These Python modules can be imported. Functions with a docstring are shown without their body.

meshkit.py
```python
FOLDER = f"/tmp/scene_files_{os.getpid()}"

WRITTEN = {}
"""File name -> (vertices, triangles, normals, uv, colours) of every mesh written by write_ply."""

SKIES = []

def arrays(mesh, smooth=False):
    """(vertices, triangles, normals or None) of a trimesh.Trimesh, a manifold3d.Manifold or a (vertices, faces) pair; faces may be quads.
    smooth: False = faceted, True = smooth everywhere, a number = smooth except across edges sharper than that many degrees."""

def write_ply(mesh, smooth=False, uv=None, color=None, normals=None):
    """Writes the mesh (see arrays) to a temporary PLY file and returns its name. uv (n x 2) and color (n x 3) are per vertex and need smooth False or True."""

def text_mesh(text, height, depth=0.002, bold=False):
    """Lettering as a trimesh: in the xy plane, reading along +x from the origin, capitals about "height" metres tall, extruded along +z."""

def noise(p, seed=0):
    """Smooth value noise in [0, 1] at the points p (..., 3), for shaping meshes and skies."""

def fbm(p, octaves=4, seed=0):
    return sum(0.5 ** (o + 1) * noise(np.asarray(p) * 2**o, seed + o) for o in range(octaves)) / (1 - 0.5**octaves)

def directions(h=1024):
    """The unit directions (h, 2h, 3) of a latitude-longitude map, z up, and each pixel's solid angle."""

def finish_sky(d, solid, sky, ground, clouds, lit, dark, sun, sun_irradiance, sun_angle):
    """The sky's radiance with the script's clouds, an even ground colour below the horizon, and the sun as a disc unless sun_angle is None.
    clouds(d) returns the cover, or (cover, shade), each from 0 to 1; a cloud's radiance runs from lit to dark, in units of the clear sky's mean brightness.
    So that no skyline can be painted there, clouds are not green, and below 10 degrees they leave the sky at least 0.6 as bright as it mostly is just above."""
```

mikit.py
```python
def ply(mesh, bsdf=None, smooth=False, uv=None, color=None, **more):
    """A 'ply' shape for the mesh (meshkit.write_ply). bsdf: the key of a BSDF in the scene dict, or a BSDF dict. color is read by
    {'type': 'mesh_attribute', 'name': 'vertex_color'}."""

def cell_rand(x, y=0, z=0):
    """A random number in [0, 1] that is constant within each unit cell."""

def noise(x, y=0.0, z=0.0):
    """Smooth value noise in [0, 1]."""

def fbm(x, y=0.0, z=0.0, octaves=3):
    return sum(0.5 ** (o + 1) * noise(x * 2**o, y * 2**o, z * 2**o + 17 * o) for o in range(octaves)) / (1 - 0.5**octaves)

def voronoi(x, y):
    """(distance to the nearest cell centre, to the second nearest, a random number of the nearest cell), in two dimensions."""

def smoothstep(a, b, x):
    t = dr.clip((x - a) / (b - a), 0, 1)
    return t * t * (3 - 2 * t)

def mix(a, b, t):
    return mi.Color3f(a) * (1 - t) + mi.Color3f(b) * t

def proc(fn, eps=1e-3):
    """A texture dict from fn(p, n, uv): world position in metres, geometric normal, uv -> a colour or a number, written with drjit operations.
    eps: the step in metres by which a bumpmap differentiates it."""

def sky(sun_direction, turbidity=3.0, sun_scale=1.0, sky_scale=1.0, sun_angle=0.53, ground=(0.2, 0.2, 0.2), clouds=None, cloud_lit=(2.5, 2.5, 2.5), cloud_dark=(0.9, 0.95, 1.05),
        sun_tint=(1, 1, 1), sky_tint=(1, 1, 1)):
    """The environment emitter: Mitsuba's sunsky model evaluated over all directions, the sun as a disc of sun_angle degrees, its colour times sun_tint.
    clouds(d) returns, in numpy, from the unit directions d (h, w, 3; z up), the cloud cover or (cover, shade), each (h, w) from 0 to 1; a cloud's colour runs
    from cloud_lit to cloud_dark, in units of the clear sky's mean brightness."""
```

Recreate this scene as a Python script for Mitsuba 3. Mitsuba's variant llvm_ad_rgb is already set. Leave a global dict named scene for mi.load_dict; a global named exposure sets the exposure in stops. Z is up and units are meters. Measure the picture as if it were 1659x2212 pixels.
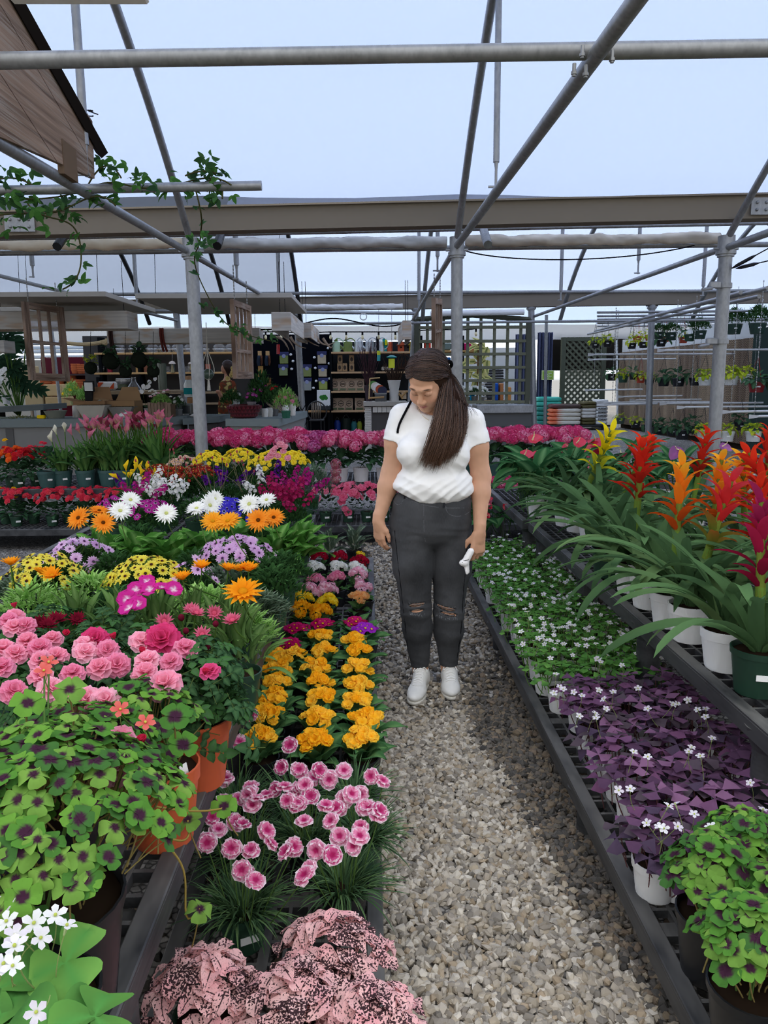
import math, random
import numpy as np
import mitsuba as mi, drjit as dr
import mikit, meshkit, trimesh
from mikit import noise, fbm, voronoi, smoothstep, mix, cell_rand
from scipy.spatial import ConvexHull
scene, labels = {}, {}
rng = np.random.default_rng(7)
# ------------------------------------------------------------------ camera, sky, exposure
exposure = 2.72
F, CX, CY = 1661.0, 829.5, 1106.0
EYE = np.array([0.0, 0.0, 1.53]); PITCH, YAW, ROLL = map(math.radians, (9.67, 1.05, 0.45))
FWD = np.array([math.sin(YAW) * math.cos(PITCH), math.cos(YAW) * math.cos(PITCH), -math.sin(PITCH)])
RIGHT = np.array([math.cos(YAW), -math.sin(YAW), 0.0]); UP = np.cross(RIGHT, FWD)
RIGHT, UP = RIGHT * math.cos(ROLL) - UP * math.sin(ROLL), UP * math.cos(ROLL) + RIGHT * math.sin(ROLL)
scene['camera'] = {'type': 'perspective', 'fov': math.degrees(2 * math.atan(829.5 / F)), 'fov_axis': 'x', 'near_clip': 0.05, 'far_clip': 500.0,
                   'to_world': mi.ScalarTransform4f().look_at(origin=EYE.tolist(), target=(EYE + FWD).tolist(), up=UP.tolist())}
def overcast(d):
    return np.ones(d.shape[:2]), 1 - np.clip(d[..., 2], 0, 1) + 0.16 * (meshkit.fbm(d * 2.2 + 5, 3, seed=3) - 0.5)   # brighter overhead, as a cloudy sky is
scene['sky'] = mikit.sky((0.25, -0.35, 0.9), turbidity=4.0, sun_scale=0.0, ground=(0.32, 0.31, 0.29), clouds=overcast, cloud_lit=(3.0, 3.06, 3.15), cloud_dark=(1.25, 1.3, 1.38))
# ------------------------------------------------------------------ helpers: points, transforms, meshes
def P(u, v, Y=None, Z=None, X=None):
    d = FWD + RIGHT * (u - CX) / F + UP * (CY - v) / F
    t = (Y - EYE[1]) / d[1] if Y is not None else (Z - EYE[2]) / d[2] if Z is not None else (X - EYE[0]) / d[0]
    return EYE + d * t
def tr(x=0, y=0, z=0):
    m = np.eye(4); m[:3, 3] = (x, y, z); return m
def ro(ax, deg):
    c, s = math.cos(math.radians(deg)), math.sin(math.radians(deg)); m = np.eye(4)
    i, j = {'x': (1, 2), 'y': (2, 0), 'z': (0, 1)}[ax]
    m[i, i] = m[j, j] = c; m[i, j], m[j, i] = -s, s; return m
def sc(a, b=None, c=None):
    return np.diag([a, a if b is None else b, a if c is None else c, 1.0])
def frame(p, zdir, spin=0.0, s=1.0):
    """A matrix that takes local z to zdir at p, spun about it (degrees), scaled by s."""
    z = np.asarray(zdir, float); z = z / np.linalg.norm(z)
    a = np.array([0, 0, 1.0]) if abs(z[2]) < 0.95 else np.array([0, 1.0, 0])
    x = np.cross(a, z); x /= np.linalg.norm(x); y = np.cross(z, x)
    m = np.eye(4); m[:3, :3] = np.stack([x, y, z], 1) * s; m[:3, 3] = p
    return m @ ro('z', spin)
def hexc(h):
    c = np.array([int(h[i:i + 2], 16) for i in (0, 2, 4)]) / 255.0
    return np.where(c < 0.04045, c / 12.92, ((c + 0.055) / 1.055) ** 2.4)
class Me:
    """vertices, triangles, a colour per vertex, uv"""
    def __init__(s, v, f, c=None, uv=None):
        s.v = np.asarray(v, float).reshape(-1, 3); s.f = np.asarray(f, int)
        if s.f.shape[1] == 4: s.f = np.vstack([s.f[:, [0, 1, 2]], s.f[:, [0, 2, 3]]])
        s.c = np.tile([0.5, 0.5, 0.5], (len(s.v), 1)) if c is None else hexc(c) * np.ones((len(s.v), 1)) if isinstance(c, str) else np.asarray(c, float) * np.ones((len(s.v), 1))
        s.uv = np.zeros((len(s.v), 2)) if uv is None else uv
    def x(s, *ms):
        m = np.eye(4)
        for q in ms: m = m @ q
        f = s.f if np.linalg.det(m[:3, :3]) > 0 else s.f[:, ::-1]
        return Me(s.v @ m[:3, :3].T + m[:3, 3], f, s.c, s.uv)
    def paint(s, c): return Me(s.v, s.f, c, s.uv)
def cat(ms):
    ms = [m for m in ms if m is not None]; at = np.cumsum([0] + [len(m.v) for m in ms])
    return Me(np.vstack([m.v for m in ms]), np.vstack([m.f + a for m, a in zip(ms, at)]), np.vstack([m.c for m in ms]), np.vstack([m.uv for m in ms]))
def hull(pts, c=None):
    pts = np.asarray(pts, float); h = ConvexHull(pts); f = h.simplices.copy(); ctr = pts.mean(0)
    n = np.cross(pts[f[:, 1]] - pts[f[:, 0]], pts[f[:, 2]] - pts[f[:, 0]]); bad = (n * (pts[f[:, 0]] - ctr)).sum(1) < 0
    f[bad] = f[bad][:, ::-1]; use = np.unique(f); re = np.zeros(len(pts), int); re[use] = np.arange(len(use))
    return Me(pts[use], re[f], c)
_BX = np.array([[a, b, c] for a in (-1, 1) for b in (-1, 1) for c in (-1, 1)], float)
_BF = np.array([[0, 1, 3], [0, 3, 2], [4, 6, 7], [4, 7, 5], [0, 4, 5], [0, 5, 1], [2, 3, 7], [2, 7, 6], [0, 2, 6], [0, 6, 4], [1, 5, 7], [1, 7, 3]])
def box(x0, x1, y0, y1, z0, z1, c=None, b=0.0):
    lo, hi = np.minimum([x0, y0, z0], [x1, y1, z1]), np.maximum([x0, y0, z0], [x1, y1, z1]); ctr, h = (lo + hi) / 2, (hi - lo) / 2
    if not b: return Me(ctr + _BX * h, _BF, c)
    b = min(b, 0.45 * h.min() * 2 / 2); pts = [ctr + s * np.where(np.arange(3) == k, h, h - b) for s in _BX for k in range(3)]
    return hull(pts, c)
def tube(pts, r, n=8, c=None, caps=True):
    p = np.asarray(pts, float); k = len(p); r = np.broadcast_to(np.asarray(r, float), (k,))
    t = np.gradient(p, axis=0); t /= np.linalg.norm(t, axis=1, keepdims=True) + 1e-12
    a = np.array([0, 0, 1.0]) if abs(t[0, 2]) < 0.9 else np.array([1.0, 0, 0]); fr = []
    for i in range(k):
        a = a - t[i] * (a @ t[i]); a = a / (np.linalg.norm(a) + 1e-12); fr.append(a)
    fr = np.array(fr); bi = np.cross(t, fr); an = np.arange(n) * 2 * np.pi / n
    v = p[:, None] + r[:, None, None] * (np.cos(an)[None, :, None] * fr[:, None] + np.sin(an)[None, :, None] * bi[:, None])
    i, j = np.meshgrid(np.arange(k - 1), np.arange(n), indexing='ij')
    q = np.stack([i * n + j, i * n + (j + 1) % n, (i + 1) * n + (j + 1) % n, (i + 1) * n + j], -1).reshape(-1, 4)
    f = np.vstack([q[:, [0, 1, 2]], q[:, [0, 2, 3]]]); v = v.reshape(-1, 3)
    if caps:
        m = len(v); v = np.vstack([v, p[[0, -1]]]); jj = np.arange(n)
        f = np.vstack([f, np.stack([(jj + 1) % n, jj, np.full(n, m)], 1), np.stack([(k - 1) * n + jj, (k - 1) * n + (jj + 1) % n, np.full(n, m + 1)], 1)])
    return Me(v, f, c)
def lathe(prof, n=20, c=None):
    """prof: list of (r, z) from the bottom outside up; closes where r is 0"""
    p = np.asarray(prof, float); k = len(p); an = np.arange(n) * 2 * np.pi / n
    v = np.stack([p[:, None, 0] * np.cos(an), p[:, None, 0] * np.sin(an), np.repeat(p[:, 1:2], n, 1)], -1).reshape(-1, 3)
    i, j = np.meshgrid(np.arange(k - 1), np.arange(n), indexing='ij')
    q = np.stack([i * n + j, i * n + (j + 1) % n, (i + 1) * n + (j + 1) % n, (i + 1) * n + j], -1).reshape(-1, 4)
    f = np.vstack([q[:, [0, 1, 2]], q[:, [0, 2, 3]]])
    if c is not None and not isinstance(c, str): c = np.repeat(np.asarray(c, float), n, 0)
    return Me(v, f, c)
def ball(r=1.0, c=None, sub=1):
    s = trimesh.creation.icosphere(subdivisions=sub); return Me(s.vertices * r, s.faces, c)
def spline(pts, n=20):
    p = np.asarray(pts, float); k = len(p)
    if k == 2: return p[0] + np.linspace(0, 1, n)[:, None] * (p[1] - p[0])
    from scipy.interpolate import CubicSpline
    d = np.r_[0, np.cumsum(np.linalg.norm(np.diff(p, axis=0), axis=1))]
    return CubicSpline(d, p)(np.linspace(0, d[-1], n))
# ------------------------------------------------------------------ helpers: entries
def shp(m, bsdf, smooth=40, uv=False):
    """The shape dict of a mesh: normals smoothed across edges flatter than `smooth` degrees, vertex colours kept."""
    v, f = m.v, m.f; mc, muv = m.c, m.uv
    if bsdf not in VCB: mc = None
    elif np.ptp(mc[f], axis=1).max() < 1e-7:   # one plain colour per face: carried by uv, so that Mitsuba can join such meshes
        g, b = np.round(mc[:, 1] * 4000), np.clip(mc[:, 2], 0, 1); muv = np.stack([mc[:, 0], g + 0.05 + 0.9 * b], 1); uv, mc, bsdf = True, None, bsdf + '_plain'
    if smooth is False or smooth is None:
        return mikit.ply((v, f), bsdf, False, uv=muv if uv else None, color=mc)
    fn = np.cross(v[f[:, 1]] - v[f[:, 0]], v[f[:, 2]] - v[f[:, 0]])
    if smooth is True:
        n = np.zeros_like(v)
        for k in range(3): np.add.at(n, f[:, k], fn)
        n /= np.linalg.norm(n, axis=1, keepdims=True) + 1e-20
        path = meshkit.write_ply((v, f), False, muv if uv else None, mc, normals=n)
    else:
        un = fn / (np.linalg.norm(fn, axis=1, keepdims=True) + 1e-20); co = math.cos(math.radians(smooth))
        vi = f.ravel(); order = np.argsort(vi, kind='stable'); sv = vi[order]; face = order // 3
        st = np.r_[0, np.nonzero(np.diff(sv))[0] + 1]; ln = np.diff(np.r_[st, len(sv)])
        rep = np.repeat(ln, ln); ci = np.repeat(np.arange(len(sv)), rep)
        s0 = np.repeat(np.repeat(st, ln), rep); cj = s0 + np.arange(len(ci)) - np.repeat(np.cumsum(rep) - rep, rep)
        ok = (un[face[ci]] * un[face[cj]]).sum(1) > co
        n = np.zeros((len(sv), 3)); np.add.at(n, ci[ok], fn[face[cj[ok]]]); n /= np.linalg.norm(n, axis=1, keepdims=True) + 1e-20
        nn = np.zeros((len(sv), 3)); nn[order] = n
        path = meshkit.write_ply((v[vi], np.arange(len(vi)).reshape(-1, 3)), False, muv[vi] if uv else None, None if mc is None else mc[vi], normals=nn)
    return {'type': 'ply', 'filename': path, 'face_normals': False, 'bsdf': {'type': 'ref', 'id': bsdf}}
VCB = ('leaf', 'petal', 'film', 'shade', 'matte', 'plastic', 'gloss', 'metal', 'skin', 'hair')
_count = {}
def num(k):
    c = _count.get(k, 0); _count[k] = c + 1
    return k if c == 0 else f'{k}_{c:03d}'
def proto(name, m, bsdf, smooth=40, uv=False):
    scene['proto_' + name] = {'type': 'shapegroup', 'mesh': shp(m, bsdf, smooth, uv)}
    return name
def thing(name, label, cat_, group=None):
    key = num(name); labels[key] = {'label': label, 'category': cat_}
    if group: labels[key]['group'] = group
    return key
def put(parent, name, s, mat=None, label=None, stuff=False):
    key = num(parent + '__' + name); setkey(key, s, mat)
    if label or stuff: labels[key] = {**({'label': label} if label else {}), **({'kind': 'stuff'} if stuff else {})}
    return key
def setkey(key, s, mat=None):
    tw = {} if mat is None else {'to_world': mi.ScalarTransform4f(np.asarray(mat, float))}
    scene[key] = {'type': 'instance', 'sg': {'type': 'ref', 'id': 'proto_' + s}, **tw} if isinstance(s, str) else {**s, **tw}
def solo(name, label, cat_, s, mat=None, group=None):
    key = thing(name, label, cat_, group); setkey(key, s, mat); return key
def struct(key, s=None, mat=None):
    labels[key] = {'kind': 'structure'}
    if s is not None: setkey(key, s, mat)
    return key
# ------------------------------------------------------------------ materials
VC = {'type': 'mesh_attribute', 'name': 'vertex_color'}
def rgb(*c): return {'type': 'rgb', 'value': list(map(float, c))}
def two(b): return {'type': 'twosided', 'b': b}
scene['leaf'] = {'type': 'principledthin', 'base_color': VC, 'roughness': 0.34, 'diff_trans': 0.55, 'eta': 1.4}
scene['petal'] = {'type': 'principledthin', 'base_color': VC, 'roughness': 0.7, 'diff_trans': 0.8, 'eta': 1.3}
scene['film'] = {'type': 'principledthin', 'base_color': VC, 'roughness': 0.5, 'diff_trans': 1.7, 'eta': 1.3}
scene['matte'] = two({'type': 'diffuse', 'reflectance': VC})
scene['plastic'] = two({'type': 'principled', 'base_color': VC, 'roughness': 0.4, 'specular': 0.45})
scene['gloss'] = two({'type': 'principled', 'base_color': VC, 'roughness': 0.18, 'specular': 0.5})
scene['metal'] = two({'type': 'principled', 'base_color': VC, 'roughness': 0.38, 'metallic': 0.85})
def galv_fn(p, n, uv):
    a = fbm(p.x * 60, p.y * 60, p.z * 25, 3); b = fbm(p.x * 9, p.y * 9, p.z * 4, 2)
    return mix((0.17, 0.175, 0.175), (0.36, 0.365, 0.365), dr.clip(0.7 * a + 0.6 * b - 0.1, 0, 1))
scene['galv'] = two({'type': 'principled', 'base_color': mikit.proc(galv_fn), 'roughness': 0.45, 'metallic': 0.55, 'specular': 0.5})
def wood_fn(p, n, uv):
    g = fbm(uv.x * 3 + 40, uv.y * 46, 0.0, 3); r = fbm(uv.x * 9, uv.y * 200, 3.0, 2); b = fbm(uv.x * 5, uv.y * 7, 9.0, 2)
    c = mix((0.085, 0.052, 0.034), (0.29, 0.195, 0.135), dr.clip(g * 1.5 - 0.2, 0, 1))
    return mix(c, (0.29, 0.24, 0.195), dr.clip(r * 1.6 - 0.75 + (b - 0.5) * 1.3, 0, 0.8))
scene['oldwood'] = two({'type': 'principled', 'base_color': mikit.proc(wood_fn), 'roughness': 0.85, 'specular': 0.2})
def bench_fn(p, n, uv):
    a = fbm(p.x * 14, p.y * 5, p.z * 14, 4); s = noise(p.x * 150, p.y * 8, p.z * 150)
    up = smoothstep(0.2, 0.9, n.z)
    c = mix((0.012, 0.013, 0.015), (0.050, 0.051, 0.052), dr.clip(a * 1.7 - 0.35 + s * 0.25, 0, 1))
    return mix(c, (0.19, 0.182, 0.165), up * dr.clip(a * 1.5 - 0.42, 0, 0.7))
scene['bench'] = two({'type': 'principled', 'base_color': mikit.proc(bench_fn), 'roughness': 0.5, 'specular': 0.4})
def ground_fn(p, n, uv):
    d1, d2, r = voronoi(p.x * 34, p.y * 34); e, e2, r2 = voronoi(p.x * 21 + 9, p.y * 21)
    c = mix((0.10, 0.092, 0.08), (0.40, 0.37, 0.33), dr.clip(r * 0.75 + 0.35 * r2, 0, 1))
    big = fbm(p.x * 0.7, p.y * 0.7, 0.0, 3)
    return mix((0.05, 0.046, 0.04), c, smoothstep(0.0, 0.35, d2 - d1)) * (0.7 + 0.5 * big) * (1 - 0.8 * smoothstep(6.9, 7.3, p.y) * smoothstep(9.6, 9.0, p.y) * smoothstep(3.4, 3.0, p.x))  # last factor paints the shade under the back bench into the floor
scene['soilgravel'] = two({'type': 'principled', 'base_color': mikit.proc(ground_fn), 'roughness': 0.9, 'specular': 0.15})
scene['glass'] = {'type': 'thindielectric', 'int_ior': 1.45}
scene['skin'] = two({'type': 'principled', 'base_color': VC, 'roughness': 0.55, 'specular': 0.35, 'sheen': 0.15, 'flatness': 0.4})
scene['hair'] = two({'type': 'principled', 'base_color': VC, 'roughness': 0.48, 'specular': 0.4, 'anisotropic': 0.5})
def denim_fn(p, n, uv):
    a = fbm(p.x * 9, p.y * 9, p.z * 5, 3); w = noise(p.x * 420, p.y * 420, p.z * 90)
    return mix((0.025, 0.026, 0.028), (0.075, 0.077, 0.082), dr.clip(a * 1.3 - 0.2 + 0.2 * w, 0, 1))
scene['denim'] = two({'type': 'principled', 'base_color': mikit.proc(denim_fn), 'roughness': 0.85, 'specular': 0.2, 'sheen': 0.3})
scene['shade'] = {'type': 'principledthin', 'base_color': VC, 'roughness': 0.8, 'diff_trans': 1.65}
def plain_fn(p, n, uv):
    g = dr.floor(uv.y); return mi.Color3f(uv.x, g / 4000.0, (uv.y - g - 0.05) / 0.9)
def plained(d): return mikit.proc(plain_fn) if d is VC else {k: plained(v) for k, v in d.items()} if isinstance(d, dict) else d
for k in VCB: scene[k + '_plain'] = plained(scene[k])
# ------------------------------------------------------------------ ground
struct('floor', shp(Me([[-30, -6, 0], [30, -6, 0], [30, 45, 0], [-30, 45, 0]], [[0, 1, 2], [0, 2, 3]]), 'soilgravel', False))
def stone(r):
    v = trimesh.creation.icosphere(subdivisions=0); p = np.array(v.vertices) * (1 + r.uniform(-0.28, 0.28, (12, 1))) * r.uniform([0.8, 0.6, 0.45], [1.25, 1.0, 0.75])
    return p, np.array(v.faces)
STONES = [stone(rng) for _ in range(14)]
DRY = [hexc(h) for h in ('b8ae9f', 'aba08f', 'c8c0b2', '988f83', 'b1a48f', 'cfc6b6', 'a1998d', 'ab9a83', '8a8379', 'c1b7a7')]
WET_SHADED = [hexc(h) for h in ('6e685f', '7c7265', '5c5955', '837464', '68645f', '524f4b', '787067', '8a7c69')]
def wet_shade_mask(x, y):
    """damp patch beside the oxalis bench, plus painted shade under the benches"""
    edge = np.interp(y, [1.2, 1.9, 2.7, 3.5, 4.6], [0.68, 0.60, 0.44, 0.42, 0.5]) + 0.03 * np.sin(y * 5.3)
    band = np.clip((x - edge) / 0.09, 0, 1) * np.clip((y - 1.25) / 0.25, 0, 1) * np.clip((4.3 - y) / 0.7, 0, 1)
    back = np.clip((y - 3.0) / 0.4, 0, 1) * 0.25
    under = ((x < 0.0) | (x > 0.72)) & (y < 6.8)  # under-bench shade, painted by giving these stones the dark palette
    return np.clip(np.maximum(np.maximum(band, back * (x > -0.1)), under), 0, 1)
def gravel(n, x0, x1, y0, y1, s0, s1, r):
    x, y = r.uniform(x0, x1, n), r.uniform(y0, y1, n); s = r.uniform(s0, s1, n)
    q = r.normal(size=(n, 4)); q[:, 1:3] *= 0.35; q /= np.linalg.norm(q, axis=1, keepdims=True); w, a, b, c = q.T
    R = np.stack([1 - 2 * (b * b + c * c), 2 * (a * b - c * w), 2 * (a * c + b * w), 2 * (a * b + c * w), 1 - 2 * (a * a + c * c), 2 * (b * c - a * w), 2 * (a * c - b * w), 2 * (b * c + a * w), 1 - 2 * (a * a + b * b)], -1).reshape(-1, 3, 3)
    k = r.integers(0, len(STONES), n); V = np.array([t[0] for t in STONES])[k]
    v = np.einsum('nij,nkj->nki', R, V) * s[:, None, None] + np.stack([x, y, s * r.uniform(0.15, 0.75, n)], 1)[:, None]
    wet_shaded = wet_shade_mask(x, y) > r.uniform(0.12, 0.88, n)
    col = np.where(wet_shaded[:, None], np.array(WET_SHADED)[r.integers(0, len(WET_SHADED), n)], np.array(DRY)[r.integers(0, len(DRY), n)]) * r.uniform(0.74, 1.0, (n, 1)) * np.where((x < -0.02) | (x > 0.74), np.where(y < 6.8, 0.45, 1), 1)[:, None]  # stones under the benches darkened again as painted shade
    f = STONES[0][1][None] + (np.arange(n) * 12)[:, None, None]
    return Me(v.reshape(-1, 3), f.reshape(-1, 3), np.repeat(col, 12, 0)), x, y, s
gr = np.random.default_rng(3)
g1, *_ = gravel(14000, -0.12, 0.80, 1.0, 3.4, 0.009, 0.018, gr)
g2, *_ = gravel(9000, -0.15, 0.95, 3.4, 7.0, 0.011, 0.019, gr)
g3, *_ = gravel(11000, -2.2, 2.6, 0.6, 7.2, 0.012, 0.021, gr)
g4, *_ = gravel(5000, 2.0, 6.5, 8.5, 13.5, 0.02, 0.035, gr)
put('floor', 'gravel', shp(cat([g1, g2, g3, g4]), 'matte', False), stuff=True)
for k in range(14):
    v, f = STONES[k]; proto(f'stone{k}', Me(v, f, DRY[k % len(DRY)]), 'matte', False)
for k in range(14):
    v, f = STONES[k]; proto(f'wetstone{k}', Me(v, f, WET_SHADED[k % len(WET_SHADED)]), 'plastic', False)
for k in range(300):
    x, y = gr.uniform(0.06, 0.68), gr.uniform(1.12, 1.75); s = gr.uniform(0.011, 0.0175)
    put('floor', 'pebble', ('wetstone' if wet_shade_mask(x, y) > gr.uniform(0.2, 0.8) else 'stone') + str(k % 14), tr(x, y, s * 0.75) @ ro('z', gr.uniform(0, 360)) @ ro('x', gr.uniform(-30, 30)) @ sc(s))
# ------------------------------------------------------------------ greenhouse frame
def pipe(name, label, cat_, pts, r, n=12, mat='galv', flat=None):
    return solo(name, label, cat_, shp(tube(pts, r, n), mat))
POSTX = {}
def gutter_post(u0, v0, u1, v1, Y, r, zt, label, extra=True):
    p0, p1 = P(u0, v0, Y=Y), P(u1, v1, Y=Y); d = (p1 - p0) / (p1[2] - p0[2])
    b, t = p0 + d * (0 - p0[2]), p0 + d * (zt - p0[2]); k = thing('steel_post', label, 'post')
    put(k, 'pole', shp(tube([b, t], r, 20), 'galv'))
    if extra:
        put(k, 'sleeve', shp(cat([tube([t - d * 0.02, t + d * 0.16], r * 1.25, 16), tube([t + d * 0.0, t + d * 0.03], r * 1.5, 16)]), 'galv'))
        for s in (-1, 1): put(k, 'bolt', shp(tube([t + [s * r, 0, 0.05], t + [s * r * 1.9, 0, 0.05]], 0.012, 6), 'galv'))
    return b, t
G1Y, G2Y = 7.1, 16.1
ZT = 2.62
Lb, Lt = gutter_post(437, 990, 414, 560, G1Y, 0.058, ZT, 'galvanized steel post rising through the pink calla lilies and hydrangeas')
Mb, Mt = gutter_post(987, 760, 987, 560, G1Y, 0.052, ZT, 'galvanized steel post standing behind the woman')
Rb, Rt = gutter_post(1543, 940, 1567, 560, G1Y, 0.058, ZT, 'galvanized steel post with a strap clamp behind the red bromeliads')
k = 'steel_post_002'
for zz, s in ((2.35, 1.22), (1.86, 1.25)):
    q = Rb + (Rt - Rb) * zz / Rt[2]
    put(k, 'clamp', shp(cat([tube([q - [0, 0, 0.022], q + [0, 0, 0.022]], 0.058 * s, 20), box(q[0] - 0.16, q[0] - 0.06, q[1] - 0.09, q[1] - 0.05, q[2] - 0.03, q[2] + 0.03, b=0.008), tube([q + [-0.15, -0.1, -0.03], q + [-0.26, -0.16, -0.05]], 0.014, 8)]), 'galv'))
# second row of posts
row2 = []
for u0, v0, u1, v1, lab in ((400, 880, 383, 700, 'grey post of the far row beside the hanging moss balls'), (655, 920, 643, 715, 'grey post of the far row with cables wound round its foot'),
                            (893, 760, 897, 690, 'grey post of the far row at the edge of the wooden trellis'), (1152, 880, 1148, 690, 'grey post of the far row between trellis and navy curtain'),
                            (1400, 950, 1408, 670, 'slim grey post of the far row in front of the hanging plants'), (1178, 850, 1180, 715, 'thin grey post between navy curtain and lattice panel'), (128, 860, 118, 770, 'dark grey post seen behind the hanging window sash')):
    Yp = G2Y if lab.find('far row') > 0 else 17.5
    row2.append(gutter_post(u0, v0, u1, v1, Yp, 0.066 if Yp < 17 else 0.036, 2.95, lab, extra=Yp < 17))
# gutters: a folded steel trough along each row
def gutter(Y, p0, p1, h, lab):
    k = thing('gutter_beam', lab, 'beam'); d = p1 - p0; L = np.linalg.norm(d[:2])
    prof = [(-0.16, h), (-0.16, h + 0.015), (-0.10, h + 0.015), (-0.075, 0.0), (0.075, 0.0), (0.10, h + 0.015), (0.16, h + 0.015), (0.16, h), (0.115, h), (0.085, -0.012), (-0.085, -0.012), (-0.115, h)]
    ex = []
    for e in (p0, p1):
        for a, b in prof: ex.append([e[0], e[1] + a, e[2] + b])
    n = len(prof); f = [[i, (i + 1) % n, n + (i + 1) % n, n + i] for i in range(n)]
    put(k, 'trough', shp(Me(ex, f, '867d70'), 'matte', False))
    return k, d / L
def onx(p0, p1, x): return p0 + (p1 - p0) * (x - p0[0]) / (p1[0] - p0[0])
ga, gb = P(0, 510, Y=G1Y + 0.10), P(1659, 472, Y=G1Y - 0.05)
d = gb - ga; ga, gb = ga - d * 0.6, gb + d * 0.6
k, gd = gutter(G1Y, ga, gb, 0.17, 'long grey steel gutter beam across the tops of the three near posts')
for u in (45, 1632):
    q = onx(ga, gb, P(u, 480, Y=G1Y)[0])
    put(k, 'splice_plate', shp(box(q[0] - 0.13, q[0] + 0.13, q[1] - 0.125, q[1] - 0.118, q[2] + 0.01, q[2] + 0.15), 'galv', False))
    for i in range(3):
        for j in range(2): put(k, 'bolt', shp(ball(0.014, sub=1), 'galv'), tr(q[0] - 0.08 + i * 0.08, q[1] - 0.128, q[2] + 0.05 + j * 0.06))
g2a, g2b = P(470, 668, Y=G2Y), P(1659, 648, Y=G2Y)
d = g2b - g2a; g2a, g2b = g2a - d * 1.0, g2b + d * 0.8
gutter(G2Y, g2a - [0, 0, 0.05], g2b - [0, 0, 0.05], 0.24, 'distant grey gutter beam over the shop')
# horizontal rails under the first gutter
for i, (v0, v1, dy, r, lab) in enumerate(((516, 482, 0.5, 0.018, 'thin rail just under the near gutter'), (547, 528, 0.9, 0.026, 'steel rail carrying the rolled curtain below the near gutter'))):
    a, b = P(0, v0, Y=G1Y + dy), P(1659, v1, Y=G1Y + dy); d = b - a
    pipe('steel_rail', lab, 'pipe', [a - d * 0.5, b + d * 0.5], r)
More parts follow.
